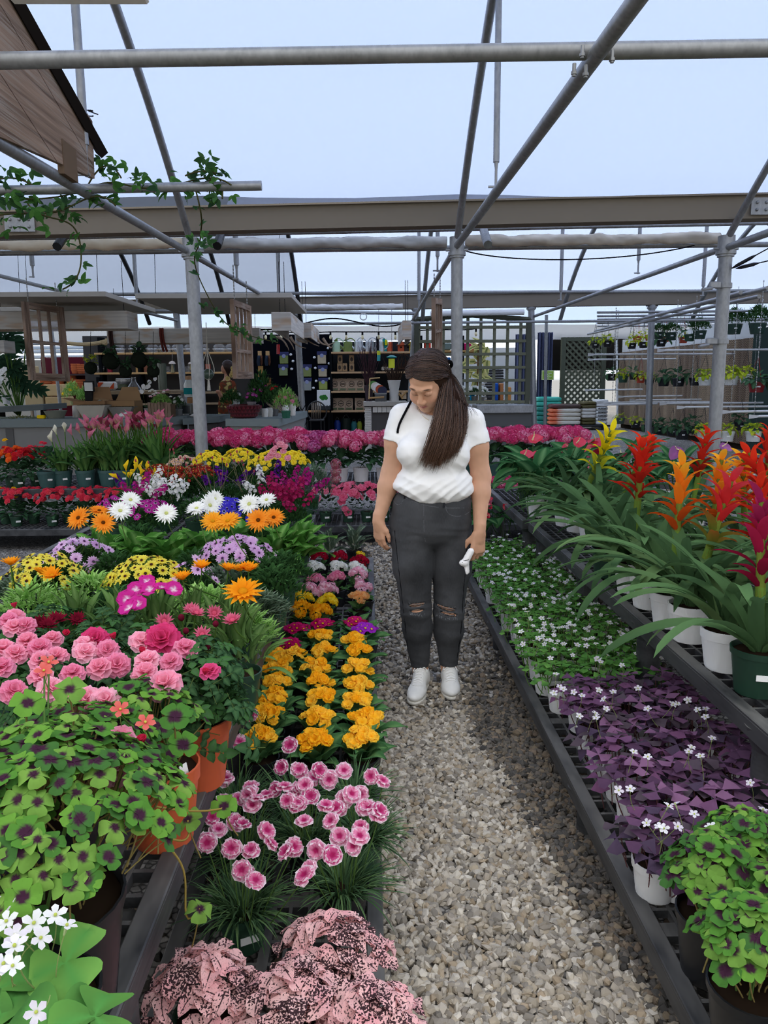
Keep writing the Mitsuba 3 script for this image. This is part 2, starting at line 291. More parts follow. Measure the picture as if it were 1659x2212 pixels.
# rolled side curtain between gutter and rail: pale crumpled plastic
def rolled(u0, v0, u1, v1, Y, r, c0, c1, lab):
    a, b = P(u0, v0, Y=Y), P(u1, v1, Y=Y); n = 220; s = np.linspace(0, 1, n)[:, None]; p = a + (b - a) * s
    m = tube(p, r, 14); w = meshkit.fbm(m.v * [7, 16, 16], 4, seed=int(u0 + v0)); ctr = a + (b - a) * np.clip(((m.v - a) @ (b - a)) / ((b - a) @ (b - a)), 0, 1)[:, None]
    m.v = ctr + (m.v - ctr) * (0.45 + 1.0 * w[:, None]); cc = meshkit.fbm(m.v * [6, 20, 20], 3, seed=5)[:, None]
    m.c = hexc(c0) * (1 - cc) + hexc(c1) * cc
    return solo('rolled_curtain', lab, 'curtain', shp(m, 'matte', True))
rolled(-60, 531, 395, 525, G1Y + 0.8, 0.055, 'e3cfae', 'fff2dc', 'cream rolled plastic curtain under the gutter above the grey shade cloth')
rolled(440, 527, 965, 523, G1Y + 0.8, 0.055, '8f8e88', 'e4e2da', 'greyish crumpled rolled curtain between the two nearer posts')
rolled(1005, 521, 1555, 514, G1Y + 0.8, 0.055, 'a39a8c', 'eee3cf', 'crumpled beige rolled curtain between the woman post and the clamp post')
rolled(430, 664, 870, 662, 15.3, 0.05, 'd8d8d4', 'f4f2ec', 'white rolled curtain over the watering can shelves')
# arches and chords
def arch(X, Ys, zs, r, lab, mat='galv'):
    Yn = np.linspace(Ys[0], Ys[-1], 26); co = np.polyfit(Ys, zs, 2)
    return solo('roof_arch', lab, 'pipe', shp(tube([(X(y) if callable(X) else X, y, np.polyval(co, y)) for y in Yn], r, 12), mat))
def rz1(y): return np.polyval(RC, y)
RC = np.polyfit([7.1, 5.25, 3.4, -1.9], [2.74, 3.86, 4.42, 2.74], 3)
ARX = [Lt[0] - 4.9, Lt[0] - 2.45, Lt[0], Mt[0], Rt[0], Rt[0] + 2.45]
for i, x in enumerate(ARX):
    y = np.linspace(7.1, -1.8, 36)
    solo('roof_arch', ('curved roof pipe rising far beyond the clover side', 'curved roof pipe over the wooden gable board', 'curved roof pipe rising from the calla lily post', 'curved roof pipe rising from the post behind the woman', 'curved roof pipe rising from the strap clamp post', 'curved roof pipe at the bromeliad side')[i], 'pipe', shp(tube(np.stack([np.full(36, x), y, rz1(y)], 1), 0.03, 12), 'galv'))
def line2(name, lab, cat_, a, b, r, n=12, ext=(0, 0), mat='galv'):
    d = b - a; return pipe(name, lab, cat_, [a - d * ext[0], b + d * ext[1]], r, n, mat)
# bottom chords through the post tops
cl0, cm0 = P(0, 310, X=Lt[0] + 0.03), P(1375, 0, X=Mt[0] + 0.03)
line2('tie_pipe', 'long tie pipe running over the calla post towards the hanging sashes', 'pipe', cl0, P(404, 543, Y=G1Y), 0.028, ext=(0.5, 0))
line2('tie_pipe', 'tie pipe from the calla post back over the shop counter', 'pipe', P(404, 543, Y=G1Y), P(645, 683, Y=G2Y), 0.027)
line2('tie_pipe', 'thick diagonal-looking tie pipe overhead bolted to the cross pipe', 'pipe', cm0, P(986, 532, Y=G1Y), 0.03, ext=(0.5, 0))
line2('tie_pipe', 'tie pipe from the post behind the woman back to the trellis', 'pipe', P(986, 532, Y=G1Y), P(892, 690, Y=G2Y), 0.027)
line2('tie_pipe', 'tie pipe from the strap clamp post back towards the navy curtain', 'pipe', P(1560, 537, Y=G1Y), P(1155, 683, Y=G2Y), 0.028)
line2('tie_pipe', 'short tie pipe leaving the picture beyond the strap clamp post', 'pipe', P(1570, 535, Y=G1Y), P(1659, 503, Y=6.0), 0.03, ext=(0, 1.5))
line2('tie_pipe', 'tie pipe low over the potting counters carrying a window sash', 'pipe', P(0, 596, Y=11.0), P(385, 693, Y=G2Y), 0.028, ext=(0.5, 0))
# cross pipes over the path
a, b = P(0, 131, Y=3.1), P(1659, 104, Y=2.95); dd = b - a
k = thing('cross_pipe', 'thick galvanized pipe crossing the whole roof near the top', 'pipe')
put(k, 'pipe', shp(tube([a - dd * 0.4, b + dd * 0.4], 0.0295, 16), 'galv'))
for u, v, w in ((1240, 157, 0), (1265, 160, 1), (1322, 128, 1), (1258, 118, 0)):
    q = P(u, v, Y=2.92); put(k, 'bolt', shp(cat([tube([q - [0, 0, 0.012], q + [0, 0, 0.03]], 0.007, 6), tube([q - [0, 0, 0.006], q + [0, 0, 0.004]], 0.011, 6)]), 'galv'))
vp = [P(-80, 413, Y=4.5), P(565, 401, Y=4.5)]
pipe('vine_pipe', 'horizontal pipe with an open end carrying the climbing vine', 'pipe', vp, 0.026, 14)
# hangers between chord and arch
def hanger(u, v, X, lab, u2=None, r=0.02, Y=None, ztop=None):
    p = P(u, v, X=X) if Y is None else P(u, v, Y=Y); zt = rz1(p[1]) - 0.02 if ztop is None else ztop
    m = cat([tube([p + [0, 0, 0.16], p + [0, 0, 0.2], p + [0, 0, zt - p[2]]], r, 12), tube([p, p + [0, 0, 0.12], p + [0, 0, 0.16], p + [0, 0, 0.21]], [r * 0.45, r * 0.45, r * 0.7, r], 10), tube([p + [-0.05, -0.01, 0.01], p + [0.02, -0.01, 0.01]], 0.008, 6)])
    return solo('roof_hanger', lab, 'pipe', shp(m, 'galv'))
hanger(1071, 408, Mt[0] + 0.03, 'upright roof hanger with a flattened end by the thick tie pipe')
hanger(188, 382, Lt[0] + 0.06, 'upright roof hanger in front of the wooden gable board', r=0.022)
for u, v, lab in ((945, 545, 'small hanger pipe under the roof next to the woman post'), (1378, 592, 'small hanger pipe meeting the tie pipe of the clamp post')):
    hanger(u, v + 42 if u < 1000 else v, None, lab, Y=8.6 if u < 1000 else 9.6, r=0.022, ztop=3.6)
for u, v, Yq, lab in ((72, 600, 11.0, 'pale hanger pipe over the dark shade cloth'), (296, 660, 12.5, 'pale hanger pipe between the two dark arches'), (512, 605, 9.0, 'pale hanger pipe above the second window sash'), (603, 660, 14.5, 'pale hanger pipe where shade cloth meets clear film'),
                     (1211, 650, 13.0, 'hanger pipe seen against the clear far roof'), (1518, 640, 13.0, 'hanger pipe in front of the roof beside the clamp post'), (905, 668, 14.0, 'hanger pipe doubled with the far arch behind the woman')):
    hanger(u, v, None, lab, Y=Yq, r=0.03, ztop=4.2)
# roof film, first bay
def film(x0, x1, ys, zf, c, seed, nx=70, amp=0.02, key='film_sheet', rr=(ARX[2], 2.44), mat='film'):
    X, Y = np.meshgrid(np.linspace(x0, x1, nx), ys, indexing='ij'); Z = zf(Y) + 0.035
    ph = ((X - rr[0]) / rr[1]) % 1.0
    Z = Z - 0.03 * np.sin(np.pi * ph) + amp * (meshkit.fbm(np.stack([X * 1.3, Y * 2.2, Z * 0], -1), 3, seed=seed) - 0.5)
    nX, nY = X.shape; i, j = np.meshgrid(np.arange(nX - 1), np.arange(nY - 1), indexing='ij'); q = np.stack([i * nY + j, (i + 1) * nY + j, (i + 1) * nY + j + 1, i * nY + j + 1], -1).reshape(-1, 4)
    V = np.stack([X, Y, Z], -1).reshape(-1, 3)
    put('ceiling', key, shp(Me(V, q, c), mat, True))
struct('ceiling')
film(-14, 16, np.linspace(6.93, 2.3, 34), lambda y: rz1(y) + 0.20 * np.clip((y - 5.6) / 1.3, 0, 1) ** 1.5, 'aab9da', 1)
def rz2(y): return np.polyval(RC2, y)
RC2 = np.polyfit([7.2, 9.2, 11.6, 16.0], [2.78, 3.9, 4.5, 2.8], 3)
film(-1.75 + 0.4, 16, np.linspace(7.2, 16.0, 40), lambda y: np.maximum(rz2(y), np.where(y > 11, 3.24, 2.98)), 'b3c0de', 2)
film(-14, 16, np.linspace(16.2, 25.0, 30), lambda y: np.maximum(rz2(y - 9.0), 3.24), 'b6c6e2', 3)
film(-14, 16, np.linspace(25.2, 34.0, 20), lambda y: rz2(y - 18.0), 'e6ecf5', 4)
# ------------------------------------------------------------------ benches: moulded black grid trays on legs
def bench(name, label, x0, x1, y0, y1, h, legs, panel=1.22, rim=0.042, sides=(1, 1, 1, 1)):
    k = thing(name, label, 'bench'); L = y1 - y0; n = max(1, round(L / panel)); pl = L / n
    for i in range(n):
        a, b = y0 + i * pl, y0 + (i + 1) * pl; ms = []
        nx = max(2, round((x1 - x0 - 2 * rim) / 0.047)); px = (x1 - x0 - 2 * rim) / nx
        for j in range(1, nx):
            xx = x0 + rim + j * px; w = 0.0045 if j % 4 else 0.013; ms.append(box(xx - w, xx + w, a, b, h - 0.030, h - 0.006))
        ny = max(2, round(pl / 0.072))
        for j in range(ny + 1):
            yy = a + j * pl / ny; w = 0.0055 if 0 < j < ny else 0.012; yy = min(max(yy, a + w), b - w)
            ms.append(box(x0 + rim * 0.6, x1 - rim * 0.6, yy - w, yy + w, h - 0.029, h - 0.007))
        put(k, 'grid_panel', shp(cat(ms), 'bench', False))
    for xa, xb in ((x0, x0 + rim), (x1 - rim, x1)):
        put(k, 'side_rail', shp(cat([box(xa, xb, y0, y1, h - 0.012, h, b=0.004), box(*((xa, xa + 0.012) if xa == x0 else (xb - 0.012, xb)), y0, y1, h - 0.062, h - 0.008, b=0.003)]), 'bench', 30))
    for ya, yb in ((y0, y0 + rim), (y1 - rim, y1)):
        put(k, 'end_rail', shp(cat([box(x0, x1, ya, yb, h - 0.0125, h - 0.0005, b=0.004), box(x0, x1, *((ya, ya + 0.012) if ya == y0 else (yb - 0.012, yb)), h - 0.062, h - 0.008, b=0.003)]), 'bench', 30))
    for lx, ly in legs:
        put(k, 'leg', shp(cat([tube([(lx, ly, 0), (lx, ly, h - 0.03)], 0.048 if h > 0.4 else 0.04, 16), tube([(lx, ly, h - 0.10), (lx, ly, h - 0.03)], [0.05, 0.075], 16)]), 'bench', 35))
    return k
LX0, LX1, LH = -1.86, -0.385, 0.60
QX0, QX1 = -0.50, 0.022
RX0, RX1 = 0.665, 1.21
HX0, HX1, HH = 1.05, 2.45, 0.60
bench('grid_bench', 'high black grid bench loaded with roses, daisies and gerberas', LX0, LX1, 0.42, 5.38, LH, [(x, y) for x in (LX0 + 0.09, LX1 - 0.09) for y in (1.22, 2.5, 3.4, 4.3, 5.2)])
bench('grid_bench', 'low black grid bench with polka dot plants, dianthus and primroses', QX0, QX1, 0.5, 5.75, 0.20, [(x, y) for x in (QX0 + 0.07, QX1 - 0.07) for y in (0.7, 2.4, 4.0, 5.6)])
bench('grid_bench', 'low black grid bench carrying the purple and green oxalis', RX0, RX1, 0.5, 6.4, 0.20, [(x, y) for x in (RX0 + 0.07, RX1 - 0.07) for y in (0.7, 2.4, 4.2, 6.2)])
bench('grid_bench', 'high black grid bench crowded with bromeliads in white pots', HX0, HX1, 0.42, 5.0, HH, [(x, y) for x in (HX0 + 0.07, HX1 - 0.09) for y in (0.9, 2.0, 2.95, 3.85, 4.85)])
bench('grid_bench', 'high black grid bench at the back holding hydrangeas and calla lilies', -5.4, 3.2, 7.30, 8.5, 0.54, [(x, y) for x in np.linspace(-5.2, 3.0, 7) for y in (7.4, 8.4)])
bench('grid_bench', 'low black grid step bench at the back holding begonias and azaleas', -5.4, 3.2, 7.05, 7.75, 0.20, [(x, y) for x in np.linspace(-5.2, 3.0, 7) for y in (7.12, 7.6)])
# ------------------------------------------------------------------ leaves, petals, flowers
PROF = {'lance': lambda s: np.sin(np.pi * s ** 0.75) ** 0.9, 'ovate': lambda s: np.sin(np.pi * s ** 0.55) ** 0.85, 'strap': lambda s: np.minimum(1, (s * 7 + 0.35)) * np.sqrt(np.clip(1 - s ** 4, 0, 1)),
        'obov': lambda s: (0.16 + 0.84 * np.sin(np.pi / 2 * np.clip(s / 0.72, 0, 1)) ** 1.2) * np.sqrt(np.clip(1 - ((np.clip(s, 0.72, 1) - 0.72) / 0.28) ** 2.4, 0.0, 1)),
        'tri': lambda s: (0.06 + 0.94 * np.clip(s / 0.80, 0, 1) ** 1.15) * np.sqrt(np.clip(1 - ((np.clip(s, 0.80, 1) - 0.80) / 0.20) ** 2.0, 0.0, 1)),
        'heart': lambda s: np.clip(1.12 * (1 - s) ** 0.75 * (0.72 + s * 1.2), 0, 1) * np.minimum(1, s * 9 + 0.25), 'ray': lambda s: np.minimum(1, 0.35 + s * 1.6) * np.sqrt(np.clip(1 - s ** 7, 0, 1)),
        'grass': lambda s: (1 - s) ** 0.6, 'spath': lambda s: np.sin(np.pi * np.clip(s, 0, 1) ** 0.6) ** 0.7}
def leaf(L, W, prof='lance', nu=6, nv=1, a0=0.0, droop=35.0, fold=12.0, notch=0.0, wave=0.0, ruf=0.0, c0='2f5a2a', c1=None, mid=None, zone=None, edge=None, seed=0, cup=0.0, twist=0.0, jag=0.0):
    s = np.linspace(0, 1, nu + 1); t = np.linspace(-1, 1, 2 * nv + 1); S, T = np.meshgrid(s, t, indexing='ij')
    w = PROF[prof](np.clip(S, 0, 1)) * W / 2
    ang = np.radians(a0 - droop * s); dx = np.r_[0, np.cumsum((np.cos(ang[1:]) + np.cos(ang[:-1])) / 2)] * L / nu; dz = np.r_[0, np.cumsum((np.sin(ang[1:]) + np.sin(ang[:-1])) / 2)] * L / nu
    if notch or jag:
        pull = 1 - notch * np.exp(-(T / 0.45) ** 2) * S ** 3 - jag * S ** 5 * (np.arange(2 * nv + 1) % 2); s2 = S * pull
        cx, cz = np.interp(s2, s, dx), np.interp(s2, s, dz); an = np.interp(s2, s, ang)
    else: cx, cz, an = dx[:, None] + 0 * T, dz[:, None] + 0 * T, ang[:, None] + 0 * T
    fa = math.radians(fold); lat = T * w * math.cos(fa); up = np.abs(T) * w * math.sin(fa) + cup * w * T * T
    if wave: up = up + wave * np.sin(S * 9 + T * 2 + seed) * np.abs(T)
    if ruf: up = up + ruf * np.sin(S * 4 + T * 7 + seed * 1.7) * S ** 2
    if twist: lat, up = lat * np.cos(S * twist) - up * np.sin(S * twist), lat * np.sin(S * twist) + up * np.cos(S * twist)
    V = np.stack([cx - np.sin(an) * up, lat, cz + np.cos(an) * up], -1).reshape(-1, 3)
    n2 = 2 * nv + 1; i, j = np.meshgrid(np.arange(nu), np.arange(2 * nv), indexing='ij'); q = np.stack([i * n2 + j, (i + 1) * n2 + j, (i + 1) * n2 + j + 1, i * n2 + j + 1], -1).reshape(-1, 4)
    ca, cb = hexc(c0), hexc(c1 or c0); C = ca + (cb - ca) * S[..., None]
    if mid: C = np.where((np.abs(T) < 0.01)[..., None], hexc(mid), C)
    if zone:
        zc, zs = zone; m = np.clip((zs * (1 - 0.45 * np.abs(T)) - S) / 0.08 + 0.5, 0, 1)[..., None]; C = C * (1 - m) + hexc(zc) * m
    if edge:
        ec, ew = edge; m = np.clip(np.maximum((S - 1 + ew) / ew, 0) * 1.6 + np.maximum((np.abs(T) - 0.75) * 3 * (S > 0.35), 0), 0, 1)[..., None]; C = C * (1 - m) + hexc(ec) * m
    return Me(V, q, C.reshape(-1, 3), np.stack([S, T * 0.5 + 0.5], -1).reshape(-1, 2))
def ring(m, n, off=0.0, jit=0.0, r=None, tilt=0.0):
    r = r or np.random.default_rng(1)
    return cat([m.x(ro('z', off + 360.0 * i / n + r.uniform(-jit, jit)), ro('y', -tilt + r.uniform(-jit, jit) * 0.5), sc(r.uniform(1 - jit * 0.012, 1 + jit * 0.012))) for i in range(n)])
def stem(h, dx=0.0, r=0.0016, c='6f8f45', n=5): return tube(spline([(0, 0, 0), (dx * 0.15, 0, -h * 0.5), (dx, 0, -h)], 5), r, n, c, caps=False)
def clover(n, L, W, cs, zone=None, droop=18, a0=8, seed=0, prof='obov', notch=0.22, h=0.09, sc_='8a9a52', nu=7, fold=14, sdx=0.03, mid=None):
    r = np.random.default_rng(seed); ms = []
    for i in range(n):
        m = leaf(L * r.uniform(0.9, 1.08), W * r.uniform(0.92, 1.06), prof, nu, 3 if zone else 2, a0 + r.uniform(-8, 8), droop + r.uniform(-8, 14), fold, notch, 0, 0, cs[0], cs[1], mid, zone)
        ms.append(m.x(ro('z', 360.0 * i / n + r.uniform(-7, 7))))
    return cat(ms + [stem(h, sdx * r.uniform(-1, 1), 0.0017, sc_)])
def daisy(n, L, W, disc_r, disc_c, cs, layers=1, a0=12, droop=16, prof='ray', seed=0, nu=3, eye=None, stemh=0.0, stem_c='5d7c3a', edge=None):
    r = np.random.default_rng(seed); ms = []
    for k in range(layers):
        for i in range(n):
            q = 1 - 0.22 * k
            m = leaf(L * q * r.uniform(0.93, 1.05), W, prof, nu, 1, a0 + 16 * k + r.uniform(-5, 5), droop + r.uniform(-6, 6), 8, 0, 0, 0, cs[0], cs[1], zone=eye, edge=edge)
            ms.append(m.x(ro('z', 360.0 * (i + 0.5 * k) / n + r.uniform(-4, 4)), tr(disc_r * 0.5, 0, 0.001 + 0.0016 * k)))
    d = ball(1, disc_c, 1).x(sc(disc_r, disc_r, disc_r * 0.45)); d.c = d.c * (0.75 + 0.5 * meshkit.noise(d.v * 900)[:, None]); ms.append(d.x(tr(0, 0, 0.002 + 0.002 * layers)))
    if stemh: ms.append(stem(stemh, 0.02, 0.0022, stem_c, 6))
    return cat(ms)
def rose(R, cs, seed=0, bud=False):
    r = np.random.default_rng(seed); ms = []; lay = [(4, 0.30, 78), (5, 0.45, 66), (5, 0.62, 48), (6, 0.82, 28), (6, 1.0, 8)]
    if bud: lay = [(4, 0.5, 84), (4, 0.7, 78)]
    for k, (n, q, el) in enumerate(lay):
        col = hexc(cs[0]) * (1 - q) + hexc(cs[1]) * q; h = '%02x%02x%02x' % tuple(int(255 * (1.055 * c ** (1 / 2.4) - 0.055)) for c in col)
        for i in range(n):
            m = leaf(R * (0.62 + 0.38 * q), R * (0.62 + 0.42 * q), 'obov', 6, 3, el + r.uniform(-6, 6), 34 - 20 * (el > 60) + r.uniform(0, 25), 12, -0.06, 0, R * 0.025, h, cs[1], cup=0.35, seed=i + k)
            ms.append(m.x(ro('z', 360.0 * i / n + 37 * k + r.uniform(-9, 9)), tr(R * 0.06 * q, 0, R * (0.12 - 0.10 * q))))
    return cat(ms)
def ruffle(n, L, W, cs, layers=2, edge=None, zone=None, a0=25, seed=0, ruf=0.004, notch=0.0, prof='obov', jag=0.0):
    r = np.random.default_rng(seed); ms = []
    for k in range(layers):
        for i in range(n):
            m = leaf(L * (1 - 0.2 * k) * r.uniform(0.9, 1.06), W * (1 - 0.15 * k), prof, 4, 3 if jag else 2, a0 + 22 * k + r.uniform(-7, 7), 26 + r.uniform(-8, 14), 6, notch, 0, ruf, cs[0], cs[1], zone=zone, edge=edge, seed=i * 3 + k, jag=jag)
            ms.append(m.x(ro('z', 360.0 * i / n + 36 * k + r.uniform(-8, 8))))
    return cat(ms)
def floret(R, c, c2=None, n=4, a0=8): return ring(leaf(R, R * 0.95, 'obov', 2, 1, a0, 14, 4, 0, 0, 0, c2 or c, c), n)
def headball(R, nf, fr, cols, seed=0, flat=0.75, low=-0.35, n=4):
    r = np.random.default_rng(seed); ms = []
    for i in range(nf):
        z = 1 - (1 - low) * (i + 0.5) / nf; a = i * 2.39996; q = math.sqrt(max(0, 1 - z * z)); d = np.array([q * math.cos(a), q * math.sin(a), z])
        b = 1 + 0.10 * r.uniform(-1, 1); c = cols[r.integers(len(cols))]
        ms.append(floret(fr * r.uniform(0.85, 1.1), c, n=n).x(frame(d * R * b * [1, 1, flat], d + r.normal(0, 0.25, 3), r.uniform(0, 90))))
    return cat(ms)
def dome(n, R, H, seed=0, k=0.8, spread=1.0):
    r = np.random.default_rng(seed); i = np.arange(n); rr = np.sqrt((i + 0.5) / n); a = i * 2.39996 + r.uniform(-0.35, 0.35, n) + seed; rr = np.clip(rr + r.normal(0, 0.05, n), 0, 1.08)
    p = np.stack([R * rr * np.cos(a), R * rr * np.sin(a), H * (1 - 0.75 * rr ** 2.2) + r.normal(0, 0.05 * H, n)], 1)
    d = np.stack([spread * rr * np.cos(a), spread * rr * np.sin(a), np.full(n, k)], 1) + r.normal(0, 0.16, (n, 3))
    return p, d / np.linalg.norm(d, axis=1, keepdims=True), a, r
def mass(leaves, n, R, H, seed=0, fill=0.0, k=0.6, tip=25, lo=0.0):
    """one mesh of many small leaves over a dome, for foliage too fine to pick apart"""
    p, d, a, r = dome(n, R, H, seed, k); ms = []
    for i in range(n):
        q = 1 - fill * r.random(); m = leaves[r.integers(len(leaves))]
        ms.append(m.x(tr(*(p[i] * [q, q, 1 - lo * r.random()])), ro('z', math.degrees(a[i]) + r.uniform(-50, 50)), ro('y', -tip + r.uniform(-35, 35)), sc(r.uniform(0.75, 1.2))))
    return cat(ms)
# pots ---------------------------------------------------------------
def potm(R, r, h, rim=0.012, c='222222', n=24, ribs=0):
    pr = [(0, 0.0), (r, 0.0), (r + 0.002, 0.003), (R - 0.004, h - rim * 1.6), (R, h - rim * 1.5), (R + 0.001, h), (R - 0.003, h + 0.001), (R - 0.005, h - 0.004), (R - 0.008, h - 0.02)]
    m = lathe(pr, n, c)
    if ribs:
        an = np.arctan2(m.v[:, 1], m.v[:, 0]); k = (m.v[:, 2] < h * 0.75) & (m.v[:, 2] > 0.001); m.v[k, :2] *= (1 - 0.05 * np.abs(np.cos(an[k] * ribs / 2)) ** 6)[:, None]
    return m
POTS = {}
def potproto(name, R, r, h, c, mat='plastic', ribs=0, rim=0.012):
    POTS[name] = (R, r, h); proto('pot_' + name, potm(R, r, h, rim, c, 48 if ribs else 24, ribs), mat, 35)
    s = lathe([(R - 0.007, h - 0.016), (R * 0.6, h - 0.010), (0, h - 0.008)], 16, '2a2019'); s.v[:, 2] += 0.004 * meshkit.noise(s.v * 120); proto('soil_' + name, s, 'matte', 40)
potproto('white', 0.062, 0.046, 0.10, 'd8d8d6'); potproto('green', 0.060, 0.044, 0.098, '23402f'); potproto('black', 0.062, 0.046, 0.10, '16171a')
potproto('bigblack', 0.085, 0.064, 0.155, '131416'); potproto('hugeblack', 0.115, 0.088, 0.19, '17171a'); potproto('terracotta', 0.080, 0.058, 0.165, 'b5532f', rim=0.02)
potproto('bigwhite', 0.080, 0.060, 0.135, 'e2e2e0', ribs=10, rim=0.02); potproto('biggreen', 0.082, 0.062, 0.14, '1e3a2c'); potproto('teal', 0.095, 0.07, 0.16, '33524f', rim=0.018); potproto('midwhite', 0.085, 0.066, 0.14, 'd6d3d4')
proto('tag', box(-0.022, 0.022, -0.0012, 0.0012, -0.009, 0.009, 'efefec'), 'matte', False)
def pot(k, kind, x, y, z, tag=False, facing=None):
    R, r, h = POTS[kind]; put(k, 'pot', 'pot_' + kind, tr(x, y, z) @ ro('z', (x * 977 + y * 331) % 60)); put(k, 'soil', 'soil_' + kind, tr(x, y, z))
    if tag:
        a = math.atan2(-y, -x) + 0.25; rr = (R + r) / 2 + 0.002; put(k, 'price_tag', 'tag', tr(x + rr * math.cos(a), y + rr * math.sin(a), z + h * 0.5) @ ro('z', math.degrees(a) + 90))
    return z + h
LR = np.random.default_rng(11)
def variants(name, fn, n, mat, **kw):
    for i in range(n): proto(f'{name}{i}', fn(i), mat, **kw)
    return name, n
def pick(vn, r=None): return vn[0] + str((r or LR).integers(vn[1]))
# species ------------------------------------------------------------
GR = ['568838', '6a9a3e', '4b7a36', '719a45', '456f38', '7ba34a']
CLOVER = variants('iron_cross', lambda i: clover(4, 0.029, 0.033, (GR[i], GR[i]), ('43283a', [0.5, 0.4, 0.52, 0.36, 0.48, 0.34][i]), seed=i, notch=0.26, h=0.12, sc_='9a8a55', droop=[14, 30, 8, 40, 20, 55][i], a0=[6, 14, 2, 10, -6, 0][i]), 6, 'leaf', smooth=50)
PU = ['6c4d69', '7d5678', '5f445d', '5d5059', '55465a', '92698a', '774f6f', '625560']
PURPLE = variants('purple_leaf', lambda i: clover(3, 0.046, 0.055, (PU[i], PU[i]), None, seed=20 + i, prof='tri', notch=0.10, h=0.10, sc_='6b4a4a', droop=[10, 26, 40, 4, 30, 18, 50, 22][i], a0=[4, 8, 12, 0, -5, 10, 5, -8][i], fold=10, nu=5), 8, 'leaf', smooth=50)
GO = ['578a40', '619648', '4d7c3c', '76a852', '46733b', '679c4a']
GREENOX = variants('green_oxalis_leaf', lambda i: clover(3, 0.032, 0.042, (GO[i], GO[(i + 1) % 6]), None, seed=40 + i, prof='tri', notch=0.12, h=0.08, sc_='6d9448', droop=[10, 26, 40, 8, 30, 18][i], a0=[4, 8, 12, 0, -5, 10][i], fold=10, nu=4), 6, 'leaf', smooth=50)
BIGOX = variants('big_oxalis_leaf', lambda i: clover(3, 0.064, 0.082, (GO[i], GO[(i + 3) % 6]), None, seed=60 + i, prof='obov', notch=0.20, h=0.12, sc_='8fa45a', droop=[16, 30, 40][i], a0=[6, 4, 0][i], fold=12, nu=8, mid='58964a'), 3, 'leaf', smooth=50)
def oxflower(c, c2, eye, L=0.016, seed=0, h=0.07):
    return cat([ring(leaf(L, L * 0.62, 'obov', 4, 1, 28, 30, 8, 0, 0, 0, c, c2), 5, jit=6, r=np.random.default_rng(seed)), ball(0.0022, eye, 1).x(tr(0, 0, 0.003)), tube([(0, 0, 0), (0, 0, -0.012)], [0.003, 0.0015], 5, 'b8c890'), stem(h, 0.012, 0.0009, '9cab6c', 4).x(tr(0, 0, -0.01))])
WHITEFL = variants('white_flower', lambda i: oxflower('f3f0f4', ['f8f6fa', 'e9dcee', 'f2eaf4'][i], 'c5cf6a', seed=i), 3, 'petal')
SALMON = variants('salmon_flower', lambda i: oxflower('e0605a', 'ea7a72', 'd9d36a', 0.017, i), 2, 'petal')
ROSE = variants('rose_bloom', lambda i: rose(0.029, [('e0628f', 'f4adc4'), ('e87ba3', 'f8c2d3'), ('dc5a8e', 'f09fbd'), ('e6759c', 'f6b2c8')][i], i), 4, 'petal', smooth=60)
ROSED = variants('deep_rose_bloom', lambda i: rose(0.034, [('c8285f', 'e2508a'), ('d23468', 'e8639a')][i], 9 + i), 2, 'petal', smooth=60)
proto('rose_bud', cat([rose(0.018, ('b81e40', 'd6355a'), 4, True), ring(leaf(0.014, 0.006, 'lance', 3, 1, 70, 10, 10, c0='3f6b34'), 5)]), 'petal')
def roseleaf(i):
    c = ['2c4a2e', '345537', '25402a', '3f6a35'][i]; l = leaf(0.034, 0.024, 'ovate', 4, 1, 0, 30, 16, c0=c, c1=c, mid='4a6b45', wave=0.001); s = leaf(0.027, 0.019, 'ovate', 4, 1, 0, 28, 16, c0=c, mid='4a6b45', wave=0.001)
    ms = [l.x(tr(0.045, 0, 0))] + [s.x(tr(x, 0, 0), ro('z', a * 68)) for x in (0.018, 0.04) for a in (-1, 1)] + [tube([(-0.01, 0, -0.004), (0.045, 0, 0)], 0.0009, 4, '5a6b3c', caps=False)]
    return cat(ms)
ROSELEAF = variants('rose_leaf', roseleaf, 4, 'leaf')
YP = [('f8bc14', 'ffd444'), ('fac31c', 'ffda50'), ('f5b210', 'fdca30')]
PRIM = variants('yellow_primrose', lambda i: ruffle(6, 0.024, 0.029, YP[i % 3], 2, zone=('f4a60c', 0.2), a0=[10, 22, 30][i % 3], seed=i, ruf=0.0045, notch=0.07), 6, 'petal', smooth=60)
MAG = variants('magenta_primrose', lambda i: cat([ruffle(6, 0.022, 0.025, [('a80f52', 'c71a66'), ('b3145f', 'd62c7c')][i], 1, zone=('7d0b40', 0.35), a0=18, seed=i, ruf=0.003, notch=0.1), ring(leaf(0.006, 0.006, 'obov', 2, 1, 20, 10, 0, c0='f0c620'), 5, 36).x(tr(0, 0, 0.003))]), 2, 'petal', smooth=60)
VIO = variants('violet_primrose', lambda i: cat([ruffle(6, 0.022, 0.025, ('9a24b4', 'b53ad0'), 1, zone=('6d1690', 0.3), a0=18, seed=i, ruf=0.003, notch=0.1), ring(leaf(0.006, 0.006, 'obov', 2, 1, 20, 10, 0, c0='f3e040'), 5, 36).x(tr(0, 0, 0.003))]), 1, 'petal', smooth=60)
PL = ['466f44', '54804e', '3d653d']
PRIMLEAF = variants('primrose_leaf', lambda i: leaf(0.105, 0.058, 'ovate', 10, 2, 38, 62, 20, wave=0.004, c0=PL[i], c1=PL[(i + 1) % 3], mid='6a9257', seed=i * 2), 3, 'leaf', smooth=70)
DP = [('d04a86', 'e68cb2'), ('da6299', 'eda6c4'), ('c03874', 'd8649a')]
